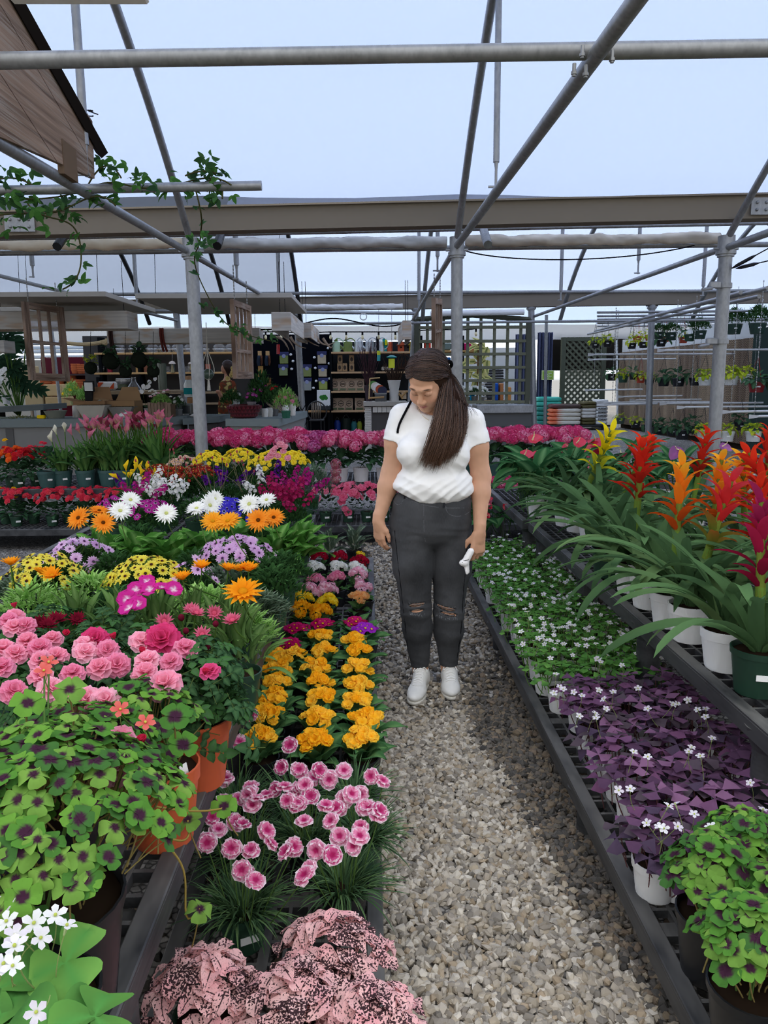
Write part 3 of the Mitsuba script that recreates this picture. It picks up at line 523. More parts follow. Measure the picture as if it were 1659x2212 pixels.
DIAN = variants('dianthus_bloom', lambda i: ruffle(5, 0.026, 0.029, DP[i % 3], 2, edge=('fdf4f8', 0.25), jag=0.16, zone=('b82a68', 0.42), a0=2 + 7 * (i % 3), seed=i, ruf=0.004, notch=0.05), 5, 'petal', smooth=60)
def grassmass(n, L, W, R, seed, cs, up=(20, 85), H=0.02):
    r = np.random.default_rng(seed); ms = []
    for i in range(n):
        a, e = r.uniform(0, 360), r.uniform(*up); m = leaf(L * r.uniform(0.6, 1.15), W * r.uniform(0.8, 1.2), 'grass', 5, 1, e, r.uniform(30, 90), 20, c0=cs[r.integers(len(cs))])
        rr = R * math.sqrt(r.random()); ms.append(m.x(tr(rr * math.cos(math.radians(a)), rr * math.sin(math.radians(a)), r.uniform(0, H)), ro('z', a + r.uniform(-25, 25))))
    return cat(ms)
for i in range(3): proto(f'dianthus_foliage{i}', grassmass(250, 0.125, 0.0075, 0.05, i, ['4d6b48', '5c7c54', '44603f', '6b8a58', '3a5439']), 'leaf')
FOLD = ('dianthus_foliage', 3)
def polka_fn(p, n, uv):
    k = fbm(p.x * 340 + 3, p.y * 340, p.z * 340, 2); v = dr.abs(uv.y - 0.5); rib = dr.abs(dr.sin((uv.x * 1.15 - v * 1.6) * 17)); big = noise(p.x * 22, p.y * 22, p.z * 22 + 7)
    d = dr.maximum(smoothstep(0.56, 0.61, k + 0.22 * smoothstep(0.35, 0.75, big) - 0.09), smoothstep(0.055, 0.02, v) * smoothstep(0.42, 0.5, k + 0.12)); d = dr.maximum(d, smoothstep(0.20, 0.05, rib) * smoothstep(0.44, 0.5, k) * 0.85)
    return mix(mix((0.84, 0.40, 0.42), (0.86, 0.58, 0.54), noise(p.x * 30, p.y * 30, p.z * 30)), (0.055, 0.030, 0.034), d)
scene['polka'] = {'type': 'principledthin', 'base_color': mikit.proc(polka_fn), 'roughness': 0.6, 'diff_trans': 0.5}
POLKA = variants('polka_leaf', lambda i: leaf(0.062, 0.040, 'ovate', 8, 2, [8, 25, 40, 0][i], [40, 60, 75, 30][i], 14, wave=0.003, seed=i), 4, 'polka', uv=True, smooth=60)
def zebra_fn(p, n, uv):
    v = dr.abs(uv.y - 0.5); r = dr.abs(dr.sin((uv.x - v * 0.9) * 26)); d = dr.maximum(smoothstep(0.32, 0.12, r), smoothstep(0.05, 0.03, v))
    return mix((0.035, 0.085, 0.04), (0.72, 0.74, 0.55), d)
scene['zebra'] = {'type': 'principledthin', 'base_color': mikit.proc(zebra_fn), 'roughness': 0.4, 'diff_trans': 0.5}
ZEBRA = variants('zebra_leaf', lambda i: leaf(0.15, 0.062, 'lance', 8, 2, 30 + 15 * i, 60, 18, wave=0.002), 2, 'zebra', uv=True)
KC = {'pink': ['e58aa6', 'efa7bb', 'dd6f90'], 'palepink': ['f0b8c6', 'eaa2b6', 'f4cfd6'], 'white': ['f2efe6', 'e8e8dc', 'f6f4ee'], 'red': ['a3122c', 'b51c36', '8c0f28'], 'yellow': ['f6d52a', 'f0c51c', 'f9e050'], 'orange': ['f0a23a', 'f4b45c', 'ea8e2e'], 'peach': ['f2b268', 'f6c98a', 'eea15c'], 'amber': ['f2ab1a', 'f7bb2c', 'ee9a10']}
for kk, cs in KC.items(): proto('cluster_' + kk, headball(0.034, 34, 0.0115, cs, 5, 0.6, 0.0, n=5), 'petal')
KLEAF = variants('round_leaf', lambda i: leaf(0.06, 0.046, 'ovate', 4, 1, 20, 50, 14, c0=['35592f', '3e6b36'][i], mid='557a48', wave=0.002), 2, 'leaf')
GERB = {'orange': ('ee8a1c', 'f6a23a', '6b3a14'), 'white': ('f3f2ea', 'fbfaf6', 'd3d78a'), 'gold': ('f0a020', 'f6b23a', 'd99a20')}
for kk, (a, b, c) in GERB.items(): proto('gerbera_' + kk, daisy(22, 0.052, 0.0105, 0.0085, c, (a, b), 2, 10, 16, seed=3, stemh=0.20, stem_c='7d9a5a'), 'petal')
GERBLEAF = variants('gerbera_leaf', lambda i: leaf(0.18, 0.105, 'ovate', 9, 2, 66 - 14 * i, 85, 12, wave=0.010, c0=['40702c', '4b7c34', '396628'][i], c1=['4d8034', '5a8e3e', '45762e'][i], mid='86b060', seed=i), 3, 'leaf', smooth=60)
GAZ = variants('gazania_bloom', lambda i: daisy(15, 0.040, 0.012, 0.010, 'd8901a', (['e88a10', 'ee9818'][i], 'f4a526'), 2, 18 + 25 * i, 20, 'lance', seed=i, stemh=0.08), 2, 'petal')
OSL = variants('lavender_daisy', lambda i: daisy(15, 0.026, 0.009, 0.0055, '5a3560', (['d8a0d4', 'e2b4de', 'd6a6d6'][i], ['eac6e8', 'f0d2ee', 'e4bde4'][i]), 1, 8, 10, seed=i, stemh=0.05), 3, 'petal')
OSY = variants('yellow_daisy', lambda i: daisy(14, 0.022, 0.009, 0.0055, '4a2a2a', (['e8d02a', 'f0dc40', 'dcc83a'][i], 'f2e468'), 1, 8, 10, seed=i, stemh=0.05, eye=('c9a018', 0.2)), 3, 'petal')
OSG = variants('golden_daisy', lambda i: daisy(14, 0.024, 0.009, 0.0055, '7a4a12', ('e89a18', 'f2b030'), 1, 20, 6, seed=i, stemh=0.05), 1, 'petal')
STRAW = {'pink': ('c23a5e', 'e87f9c'), 'wine': ('5e0f22', '8c1c34')}
for kk, cs in STRAW.items(): proto('strawflower_' + kk, daisy(14, 0.026, 0.0075, 0.007, 'e0607f' if kk == 'pink' else '6a1526', cs, 2, 20, -12, 'lance', seed=5, stemh=0.07), 'petal')
proto('straw_bud', cat([ball(0.009, '7c2038', 1).x(sc(1, 1, 1.2)), stem(0.07, 0.01, 0.0015)]), 'petal')
STRAWLEAF = variants('straw_leaf', lambda i: leaf(0.12, 0.024, 'lance', 7, 1, 60 - 15 * i, 75, 16, c0=['3b5a2c', '4a6b33', '5b7d3e'][i], mid='6d8a50'), 3, 'leaf')
GODET = variants('godetia_bloom', lambda i: cat([ruffle(4, 0.032, 0.040, ('cc2890', 'd83a9e'), 1, zone=('f2dcec', 0.3), a0=34, seed=i, ruf=0.004), ball(0.004, 'f3e6d8')]), 2, 'petal', smooth=60)
def finemass(cs, n, R, H, seed, L=0.032, W=0.0085, pr='lance'):
    return mass([leaf(L, W, pr, 3, 1, 25, 40, 14, c0=c, c1=c2) for c, c2 in cs], n, R, H, seed, fill=0.25, tip=30, lo=0.25)
LIME = [('78a84c', 'a2cb70'), ('689a42', '8cba5c'), ('8cb85e', 'b4d688')]
proto('lime_foliage0', finemass(LIME, 620, 0.125, 0.15, 1), 'leaf'); proto('lime_foliage1', finemass(LIME, 620, 0.125, 0.13, 2), 'leaf')
proto('grey_foliage', finemass([('4c6048', '6a7d62'), ('3f5340', '5a6d54'), ('5c6f56', '8a9a82')], 420, 0.12, 0.13, 3, 0.045, 0.011), 'leaf')
proto('dark_foliage0', finemass([('2f4d2a', '3f6234'), ('284425', '35572e'), ('3a5c33', '4a7040')], 420, 0.11, 0.12, 4, 0.032, 0.012), 'leaf')
proto('dark_foliage1', finemass([('2f4d2a', '3f6234'), ('284425', '35572e'), ('3a5c33', '4a7040')], 300, 0.10, 0.16, 6, 0.042, 0.014), 'leaf')
HY = {'pink': ['df5f8a', 'e87aa0', 'd65280', 'ee96b2'], 'rose': ['e0608a', 'ea86a4', 'd4527c', 'f0a0b8'], 'mauve': ['b8457f', 'c95c94', 'a53a70', 'd078a8'], 'hot': ['d84678', 'e35e8c', 'e8749a', 'cf3c72'], 'dusty': ['c66a80', 'd98c9c', 'b85a70', 'a86868']}
for kk, cs in HY.items(): proto('hydrangea_' + kk, headball(0.070, 110, 0.0155, cs, 8, 0.74, -0.35), 'petal')
HYLEAF = variants('hydrangea_leaf', lambda i: leaf(0.13, 0.082, 'ovate', 6, 1, [35, 15, -5][i], 50, 18, wave=0.004, c0=['25412a', '2e4f31', '1f3825'][i], mid='456646', c1=['2d4d30', '375c38', '28452b'][i]), 3, 'leaf')
def calla(cs, s=1.0):
    n, k = 14, 8; V, C = [], []
    for j in range(k):
        q = j / (k - 1)
        for i in range(n + 1):
            a = 2 * math.pi * i / n; tipf = math.exp(-((a - math.pi) / 0.75) ** 2); r = 0.004 + 0.015 * q ** 1.7 * (1 + 0.35 * tipf * q); z = 0.085 * q * (0.75 + 0.5 * tipf * q) ; ov = 0.010 * q * (1 - i / n)
            V.append([(r + ov) * math.cos(a) - 0.018 * tipf * q ** 2, (r + ov) * math.sin(a), z]); C.append(hexc(cs[0]) * (1 - q) + hexc(cs[1]) * q)
    q = [[j * (n + 1) + i, j * (n + 1) + i + 1, (j + 1) * (n + 1) + i + 1, (j + 1) * (n + 1) + i] for j in range(k - 1) for i in range(n)]
    return cat([Me(V, q, np.array(C)), tube([(0, 0, 0.01), (0, 0, 0.05)], 0.003, 6, 'd9c26a'), tube(spline([(0, 0, 0), (0.01, 0, -0.12), (0.0, 0, -0.26)], 6), 0.0045, 6, '5f8a3c')]).x(sc(s))
for kk, cs in {'pink': ('b8c27a', 'd7688c'), 'plum': ('7a5a4a', '8c2c48'), 'rose': ('c98a8a', 'e0809a'), 'cream': ('c8d09a', 'efe6cf'), 'yellow': ('d8b020', 'f2cc2a')}.items(): proto('calla_' + kk, calla(cs, 1.05), 'petal', smooth=60)
CALLALEAF = variants('calla_leaf', lambda i: leaf(0.36, 0.055 + 0.02 * i, 'lance', 8, 1, 86 - 5 * i, 35 + 18 * i, 20, c0=['6f9448', '3b6a30', '345f30'][i], c1=['3f7034', '2f5a2c', '2b5230'][i], mid='6d9550'), 3, 'leaf')
for kk, cs in {'red': ['d82c34', 'e44444', 'c82430'], 'orange': ['f07030', 'f68a48', 'e86024'], 'yellow': ['f0c020', 'f6d040'], 'coral': ['e4485a', 'f06a70', 'd83a50']}.items():
    r0 = np.random.default_rng(3); proto('begonia_' + kk, cat([ruffle(5, 0.026, 0.028, (c, c), 3, a0=14, seed=i, ruf=0.003).x(tr(*(r0.uniform(-0.03, 0.03, 2)), r0.uniform(0, 0.02)), ro('x', r0.uniform(-30, 30))) for i, c in enumerate(cs)]), 'petal')
BEGLEAF = variants('begonia_leaf', lambda i: leaf(0.075, 0.055, 'ovate', 5, 1, 15, 45, 14, c0=['2c4a30', '35583a'][i], wave=0.003, mid='4a6d4c'), 2, 'leaf')
AZ = variants('azalea_bloom', lambda i: ruffle(5, 0.032, 0.032, [('d8446e', 'ee7f9c'), ('e05a80', 'f298ae')][i], 2, a0=24, seed=i, ruf=0.005), 2, 'petal')
for kk, cs in {'blue': ('3a2fb0', '4a3cc8'), 'magenta': ('a31a7c', 'bb2f94'), 'violet': ('6a1f94', '8230aa')}.items(): proto('cineraria_' + kk, daisy(11, 0.021, 0.0115, 0.005, '2a2450' if kk == 'blue' else '4a1a40', cs, 1, 6, 8, seed=2, eye=('f0eef6', 0.3), stemh=0.03), 'petal')
def stock(cols, seed, h=0.11):
    r = np.random.default_rng(seed); ms = []
    for i in range(16):
        z = h * i / 15; a = i * 2.4; q = 0.020 * (1 - 0.45 * i / 15); ms.append(ruffle(5, 0.015, 0.014, (cols[i % len(cols)],) * 2, 1, a0=30, seed=i, ruf=0.003).x(frame((q * math.cos(a), q * math.sin(a), z), (math.cos(a), math.sin(a), 0.6), r.uniform(0, 90))))
    return cat(ms)
for kk, cs in {'purple': ['5d1f86', '6f2c98', '4c1872'], 'white': ['f2f0ea', 'e8e6de'], 'magenta': ['b02a7a', 'c43c8c', '9c1f6c'], 'wine': ['a02050', 'b53064']}.items(): proto('stock_' + kk, stock(cs, 3), 'petal')
proto('mum_yellow', daisy(16, 0.017, 0.006, 0.004, 'e8c820', ('efd324', 'f6e24a'), 2, 14, 10, seed=2, stemh=0.03), 'petal')
for kk, cs in {'red': ('8c1a20', 'a8302c'), 'blush': ('d8a08a', 'eccab8')}.items(): proto('mini_daisy_' + kk, daisy(12, 0.012, 0.0045, 0.0035, 'd8b848', cs, 1, 10, 8, seed=2, stemh=0.03), 'petal')
def anth(cs): 
    return cat([leaf(0.10, 0.095, 'heart', 7, 2, 10, 30, 8, c0=cs[0], c1=cs[1], mid=cs[1], wave=0.002).x(tr(-0.02, 0, 0)), tube([(0, 0, 0.004), (0.015, 0, 0.03), (0.02, 0, 0.065)], [0.0045, 0.0045, 0.002], 7, 'ecd9a8'), stem(0.24, -0.04, 0.0028, '5d7c48', 6)])
for kk, cs in {'red': ('b01428', 'c4203a'), 'pink': ('c83a58', 'd86078'), 'purple': ('6a2a60', '8a4078')}.items(): proto('anthurium_' + kk, anth(cs), 'gloss')
ANTHLEAF = variants('anthurium_leaf', lambda i: cat([leaf(0.21, 0.135, 'heart', 9, 2, [25, 0, -15][i], 40, 10, c0=['2f5a34', '3b6b3c', '264c2c'][i], c1=['3a6a3e', '4a7d48', '2f5a36'][i], mid='6d9560', wave=0.004), stem(0.25, -0.06, 0.003, '4f7040', 6)]), 3, 'leaf', smooth=60)
def bract(cols, seed, h=0.27, n=22, L=0.135):
    r = np.random.default_rng(seed); ms = [tube([(0, 0, -0.03), (0, 0, h)], [0.016, 0.008], 8, '7a8a3a')]
    for i in range(n):
        q = i / (n - 1); z = h * (0.0 + 0.96 * q); el = 62 - 10 * math.sin(q * 9) + 18 * q + r.uniform(-6, 6); c = cols[min(len(cols) - 1, int(q * len(cols) * 0.999))]; l = L * (1.15 - 0.45 * q) * r.uniform(0.85, 1.1)
        ms.append(leaf(l, 0.044 * (1 - 0.25 * q), 'lance', 6, 1, el, 62 + r.uniform(-10, 15), 22, c0=c[0], c1=c[1]).x(ro('z', i * 137.5 + r.uniform(-12, 12)), tr(0.006, 0, z)))
    return cat(ms)
BR = {'yellow': [('9aa832', 'd8c41c'), ('e0c81a', 'f0d820'), ('e8d020', 'f6e22c')], 'red': [('9a2a1c', 'c02a1e'), ('cc2a20', 'de3a26'), ('d63020', 'ea4426')], 'orange': [('b8481c', 'd85a1c'), ('e8701c', 'f4922a'), ('f0881c', 'f8c038')], 'crimson': [('7a1a30', '9c1c3c'), ('9a1c3e', 'b82a50'), ('8c1a44', 'a83058')], 'redgreen': [('5a7a2c', 'a04a24'), ('c8282a', 'd83a3c'), ('cc2c34', 'e04a50')]}
for j, (kk, cs) in enumerate(BR.items()): proto('bract_spike_' + kk, bract(cs, j), 'petal', smooth=60)
BS = ['46633e', '517048', '5c7d4f', '3e5838', '76945e']
BROM = variants('strap_leaf', lambda i: leaf(0.46 + 0.05 * (i % 3), 0.050, 'strap', 12, 1, [82, 74, 64, 78, 58][i], [60, 95, 100, 125, 75][i], 24, c0=BS[i], c1=BS[(i + 1) % 5], mid=None), 5, 'leaf', smooth=60)
POTHOS = variants('pothos_leaf', lambda i: leaf(0.10, 0.07, 'heart', 5, 1, 10, 70, 14, c0=['a5b52a', 'bcc838', '8fa62c'][i], c1=['b8c434', 'cbd348', 'a2b436'][i]), 3, 'leaf')
DARKHEART = variants('dark_heart_leaf', lambda i: leaf(0.15, 0.10, 'heart', 5, 1, 30 - 20 * i, 55, 12, c0=['2b4430', '33503a', '3f6040'][i], mid='50704e'), 3, 'leaf')
VINELEAF = variants('vine_leaf', lambda i: cat([leaf(0.055, 0.026, 'lance', 5, 1, 10, 40, 12, c0=['2f4a30', '3f6a30', '35552f'][i]), leaf(0.04, 0.02, 'lance', 5, 1, 10, 40, 12, c0=['3f5f3c', '4f7a3c', '45683c'][i]).x(ro('z', 62)), leaf(0.04, 0.02, 'lance', 5, 1, 10, 40, 12, c0=['3f5f3c', '4f7a3c', '45683c'][i]).x(ro('z', -62))]), 3, 'leaf')
proto('thin_stem', tube([(0, 0, 0), (0, 0, 1)], 1.0, 5, '5d7d40', caps=False), 'leaf', True)
def stemto(k, name, a, b, r=0.0022):
    d = np.asarray(b) - np.asarray(a); L = np.linalg.norm(d); put(k, name, 'thin_stem', frame(a, d) @ sc(r, r, L))
# ------------------------------------------------------------------ potted plants
ORD = ['first', 'second', 'third', 'fourth', 'fifth', 'sixth', 'seventh', 'eighth', 'ninth', 'tenth', 'eleventh', 'twelfth', 'thirteenth', 'fourteenth', 'fifteenth', 'sixteenth']
def pxs(s, ox, oy, *pts): return [(ox + a / s, oy + b / s) for a, b in pts]
PR = np.random.default_rng(23)
def leaves_n(k, var, c, n, R, H, seed=0, kk=0.9, s=(0.85, 1.15), name='leaf', spread=1.0):
    p, d, a, r = dome(n, R, H, seed, kk, spread)
    for i in range(n): put(k, name, pick(var), frame(np.asarray(c) + p[i], d[i], r.uniform(0, 360), r.uniform(*s)))
def leaves_x(k, var, c, n, R, H, seed=0, el=(0, 45), s=(0.8, 1.15), name='leaf', inner=0.35):
    r = np.random.default_rng(seed + 500)
    for i in range(n):
        q = (i + 0.5) / n; a = i * 137.5 + r.uniform(-25, 25); rr = R * math.sqrt(q) * inner; z = H * (1 - q) ** 0.8
        put(k, name, pick(var), tr(c[0] + rr * math.cos(math.radians(a)), c[1] + rr * math.sin(math.radians(a)), c[2] + z) @ ro('z', a) @ ro('y', -(el[0] + (el[1] - el[0]) * (1 - q) + r.uniform(-12, 12))) @ ro('x', r.uniform(-18, 18)) @ sc(r.uniform(*s)))
def face(p, out=None, up=1.0, cam=0.35, jit=0.2, r=None):
    r = r or PR; d = EYE - np.asarray(p); d /= np.linalg.norm(d); n = np.array([0, 0, up]) + cam * d + r.normal(0, jit, 3)
    if out is not None:
        o = np.asarray(p) - np.asarray(out); o[2] = 0; n = n + 0.5 * o / (np.linalg.norm(o) + 0.05)
    return n
def bloom(k, name, var, p, s=1.0, **kw): put(k, name, pick(var) if isinstance(var, tuple) else var, frame(p, face(p, **kw), PR.uniform(0, 360), s * PR.uniform(0.92, 1.1)))
def nearest(pts, p): return int(np.argmin([(q[0] - p[0]) ** 2 + (q[1] - p[1]) ** 2 for q in pts]))
def dblooms(k, name, var, c, n, R, H, seed, kk=1.0, s=1.0, stems=True):
    p, d, a, r = dome(n, R, H, seed, kk)
    for i in range(n): put(k, name, pick(var) if isinstance(var, tuple) else var, frame(np.asarray(c) + p[i], d[i] + 0.25 * (EYE - c - p[i]) / np.linalg.norm(EYE - c), r.uniform(0, 360), s * r.uniform(0.88, 1.12)))
# --- low bench by the path: polka dot plants
BZ = 0.194
for i, (u, v, R, w) in enumerate(((438, 2150, 0.115, 'smallest pink polka dot plant, standing apart on the bare end of the grid'), (718, 2075, 0.135, 'pink polka dot plant in front of the dianthus pots beside the gravel path'), (640, 2195, 0.125, 'pink polka dot plant between the other two at the picture edge'), (800, 2235, 0.12, 'pink polka dot plant at the path corner of the bench, cut by the picture edge'))):
    c = P(u, v, Z=0.33); k = thing('polka_dot_plant', w, 'plant', 'pink polka dot plants'); zt = pot(k, 'green', c[0], c[1], BZ)
    p, d, a, r = dome(92, R * 0.95, 0.13, i, 0.9)
    for j in range(92): put(k, 'leaf', pick(POLKA), frame(np.array([c[0], c[1], zt - 0.015]) + p[j], d[j] * [0.6, 0.6, 1], 0) @ ro('z', r.uniform(0, 360)) @ tr(-0.025, 0, 0) @ sc(r.uniform(0.75, 1.1)))
# --- dianthus
DPOS = [(-0.315, 1.66), (-0.075, 1.73), (-0.35, 1.88), (-0.18, 1.93), (-0.03, 1.95), (-0.40, 2.10), (-0.235, 2.13), (-0.06, 2.15)]
DLAB = ['dianthus in a green pot with a white sticker, nearest the hanging clover stem', 'dianthus in a dark pot with a white rim label, beside the path', 'dianthus tucked beside the high bench, behind the sticker pot', 'dianthus in the middle of its bench, second row', 'dianthus beside the path, second row', 'dianthus touching the terracotta pot side, deepest pink blooms', 'dianthus in front of the middle primrose column', 'dianthus at the path in front of the path-side primrose column']
DK = []
for i, (x, y) in enumerate(DPOS):
    k = thing('dianthus', 'pink ' + DLAB[i], 'flower', 'pink dianthus pots'); zt = pot(k, 'green' if i % 2 == 0 else 'black', x, y, BZ, tag=i < 3); DK.append(k)
    put(k, 'foliage', f'dianthus_foliage{i % 3}', tr(x, y, zt - 0.02) @ ro('z', i * 67) @ sc(1.0), stuff=True)
dl = pxs(2.86, 300, 1740, (420, 230), (490, 150), (600, 100), (790, 155), (570, 265), (690, 275), (820, 235), (910, 290), (960, 255), (635, 395), (720, 460), (660, 430), (1095, 275), (1195, 310), (1050, 390), (1020, 430), (1185, 95), (1215, 20), (1240, 190), (1325, 250), (1365, 190), (1370, 130), (1480, 60), (1020, 95), (450, 70), (640, 120), (975, 0), (700, 0)) + \
     pxs(4.1475, 480, 1320, (535, 1400), (690, 1420), (870, 1430), (1090, 1430), (955, 1510), (35, 1500), (230, 1660), (400, 1640), (560, 1570), (580, 1700), (690, 1710), (790, 1660), (740, 1560), (700, 1590), (820, 1500), (1160, 1640), (1240, 1640), (1050, 1760), (930, 1740), (1330, 1480), (1440, 1520), (1410, 1790), (1310, 1760), (605, 1205), (155, 1170), (255, 925), (1270, 1760), (250, 1580), (310, 1680), (480, 1600), (620, 1650), (1100, 1680)) + \
     pxs(2.9625, 0, 1280, (1460, 820), (1420, 870), (1360, 910), (1355, 970), (1350, 1110), (1435, 1190), (1535, 955), (1430, 1330), (1530, 1320), (1590, 1290))
for u, v in dl:
    p = P(u, v, Z=0.46 + PR.uniform(-0.02, 0.02)); i = nearest(DPOS, p); bloom(DK[i], 'bloom', DIAN, p, 1.0, cam=0.8, jit=0.42); x, y = DPOS[i]; stemto(DK[i], 'stem', (x + (p[0] - x) * 0.4, y + (p[1] - y) * 0.4, 0.28), p - [0, 0, 0.008], 0.0014)
# --- primroses: three columns
def prim(k, x, y, zt, var, pts, nl=12, ls=1.15):
    leaves_x(k, PRIMLEAF, (x, y, zt - 0.01), nl, 0.05, 0.015, int(x * 1000 + y * 77), (8, 40), (0.85 * ls, 1.15 * ls), inner=0.5)
    for p in pts: bloom(k, 'bloom', var, p, 1.1, out=(x, y, 0), cam=0.45, jit=0.25)
PCOL = [('bench-side', pxs(4.1475, 480, 1320, (340, 1090), (400, 880), (470, 740), (480, 600), (490, 480), (620, 370), (450, 370))), ('middle', pxs(4.1475, 480, 1320, (830, 1120), (860, 910), (900, 740), (870, 600), (840, 470), (900, 330), (890, 190))), ('path-side', pxs(4.1475, 480, 1320, (1240, 1090), (1290, 930), (1220, 770), (1220, 630), (1220, 470), (1220, 320), (1190, 220)))]
for cn, pts in PCOL:
    for j, (u, v) in enumerate(pts):
        c = P(u, v + 6, Z=0.37); k = thing('yellow_primrose', f'golden yellow primrose, {ORD[j]} from the dianthus end in the {cn} column', 'flower', 'golden yellow primroses'); zt = pot(k, 'black', c[0], c[1], BZ, tag=(j == 0 and cn == 'path-side'))
        nb = 8 if j < 2 else 7; pp = []
        for q in range(nb):
            a = q * 2.4 + j; rr = 0.052 * math.sqrt((q + 0.4) / nb); pp.append(np.array([c[0] + rr * math.cos(a), c[1] + rr * math.sin(a), 0.382 - 9.0 * rr * rr + PR.uniform(-0.006, 0.01)]))
        prim(k, c[0], c[1], zt, PRIM, pp)
for (u, v, var, lab, extra) in ((642, 1352, MAG, 'magenta primrose with yellow eyes beside the high bench, front one of the pair', 0), (625, 1385, MAG, 'deep magenta primrose nearest the yellow ones on the high bench side', 0), (697, 1342, MAG, 'magenta primrose in the middle of its bench just behind the yellow ones', 0), (768, 1338, MAG, 'crimson pink primrose beside the path behind a violet one', 0), (788, 1352, VIO, 'violet primrose hanging over the path edge', 0)):
    c = P(u, v + 5, Z=0.37); k = thing('magenta_primrose', lab, 'flower'); zt = pot(k, 'black', c[0], c[1], BZ)
    prim(k, c[0], c[1], zt, var, [np.array([c[0] + 0.05 * math.sqrt((q + 0.4) / 10) * math.cos(q * 2.4), c[1] + 0.05 * math.sqrt((q + 0.4) / 10) * math.sin(q * 2.4), 0.38 - 0.02 * q / 10]) for q in range(10)])
def kal(name, u, v, kind, lab, n=5, R=0.05, z=0.37):
    c = P(u, v, Z=z); k = thing(name, lab, 'flower'); zt = pot(k, 'black', c[0], c[1], BZ); leaves_x(k, KLEAF, (c[0], c[1], zt - 0.01), 10, 0.05, 0.03, int(u), (0, 40), inner=0.6)
    dblooms(k, 'flower_cluster', 'cluster_' + kind, np.array([c[0], c[1], zt + 0.045]), n, R, 0.05, int(u + v), s=0.85)
for a in ((650, 1312, 'amber', 'amber primula beside the high bench, in front of a yellow one'), (655, 1290, 'yellow', 'bright yellow primula beside the high bench, in front of the pink kalanchoes'), (707, 1298, 'yellow', 'bright yellow primula in the middle of its bench'), (775, 1290, 'peach', 'peach orange primula beside the path'), (690, 1318, 'amber', 'small amber primula squeezed behind the middle magenta primrose')):
    kal('primula', *a)
for a in ((682, 1252, 'pink', 'rose pink kalanchoe in the bench-side column'), (726, 1246, 'pink', 'rose pink kalanchoe in the middle column'), (772, 1240, 'palepink', 'shell pink kalanchoe by the path with trailing heads'), (668, 1272, 'palepink', 'pale pink kalanchoe in front of the bench-side rose pink one'), (706, 1270, 'palepink', 'blush pink kalanchoe in front of the middle rose pink one'), (784, 1268, 'palepink', 'pale pink kalanchoe at the path edge by the peach primula'),
          (679, 1222, 'white', 'white kalanchoe in the bench-side column'), (729, 1222, 'white', 'white kalanchoe in the middle column'), (769, 1226, 'white', 'white kalanchoe tinged pink beside the path'), (690, 1200, 'red', 'dark red kalanchoe in the bench-side column'), (734, 1202, 'red', 'dark red kalanchoe in the middle column'), (776, 1211, 'red', 'dark red kalanchoe beside the path under a yellow pansy')):
    kal('kalanchoe', *a)
c = P(778, 1194, Z=0.36); k = thing('pansy', 'small yellow pansy plant at the path edge before the striped leaves', 'flower'); zt = pot(k, 'black', c[0], c[1], BZ); leaves_x(k, KLEAF, (c[0], c[1], zt), 8, 0.04, 0.02, 3); dblooms(k, 'bloom', 'cluster_yellow', np.array([c[0], c[1], zt + 0.03]), 3, 0.03, 0.04, 3, s=0.6)
for u, v, lab in ((712, 1178, 'zebra plant with white-veined leaves, bench side of the pair'), (765, 1168, 'zebra plant with white-veined leaves, path side of the pair')):
    c = P(u, v, Z=0.36); k = thing('zebra_plant', lab, 'plant'); zt = pot(k, 'black', c[0], c[1], BZ)
    leaves_x(k, ZEBRA, (c[0], c[1], zt - 0.02), 18, 0.08, 0.10, int(u), (-5, 60), (0.8, 1.15), inner=0.5)
# --- low bench on the other side of the path: oxalis
def oxpot(name, lab, grp, var, x, y, nl, R, H, seed, kind='white', s=(0.85, 1.15)):
    k = thing(name, lab, 'plant', grp); zt = pot(k, kind, x, y, BZ); leaves_n(k, var, (x, y, zt + 0.005), nl, R, H, seed, 2.3, s, spread=0.6); return k, zt
PPOS, PK = [], []
for j in range(8):
    for i in range(3):
        x, y = RX0 + 0.135 + i * 0.162 + PR.uniform(-0.012, 0.012), 1.66 + j * 0.158 + PR.uniform(-0.01, 0.01)
        if (i == 2 and j == 0): continue
        k, zt = oxpot('purple_oxalis', f'purple-leaved oxalis in a white pot, {ORD[j]} row from the clover pots, {("path-side", "middle", "inner")[i]} column', 'purple oxalis pots', PURPLE, x, y, 17, 0.105, 0.10 + 0.012 * i, int(j * 7 + i))
        PPOS.append((x, y)); PK.append(k)
c = P(1425, 1905, Z=0.25)
k, zt = oxpot('purple_oxalis', 'purple-leaved oxalis in the white pot standing fully in view before the clover', None, PURPLE, c[0], c[1] + 0.03, 22, 0.115, 0.12, 99); PPOS.append((c[0], c[1] + 0.03)); PK.append(k)
for u, v in pxs(2.596, 1020, 1380, (440, 110), (700, 115), (720, 130), (840, 150), (470, 200), (490, 270), (510, 285), (570, 300), (615, 320), (460, 305), (710, 290), (790, 300), (930, 280), (740, 340), (750, 395), (690, 420), (695, 445), (600, 435), (985, 395), (1150, 365), (1210, 345), (1310, 395), (1310, 440), (1265, 400), (905, 635), (985, 665), (1230, 610), (1215, 635), (1280, 660), (820, 850), (885, 845), (1100, 940), (1140, 930), (1245, 985), (980, 1035), (1050, 1055), (1075, 1065), (1150, 1055), (1340, 1055), (1480, 1010), (1630, 960), (1590, 1075), (1560, 810), (1345, 560), (1125, 370)):
    p = P(u, v, Z=0.475); bloom(PK[nearest(PPOS, p)], 'flower', WHITEFL, p, 0.9, cam=0.5, jit=0.3)
GPOS, GK = [], []
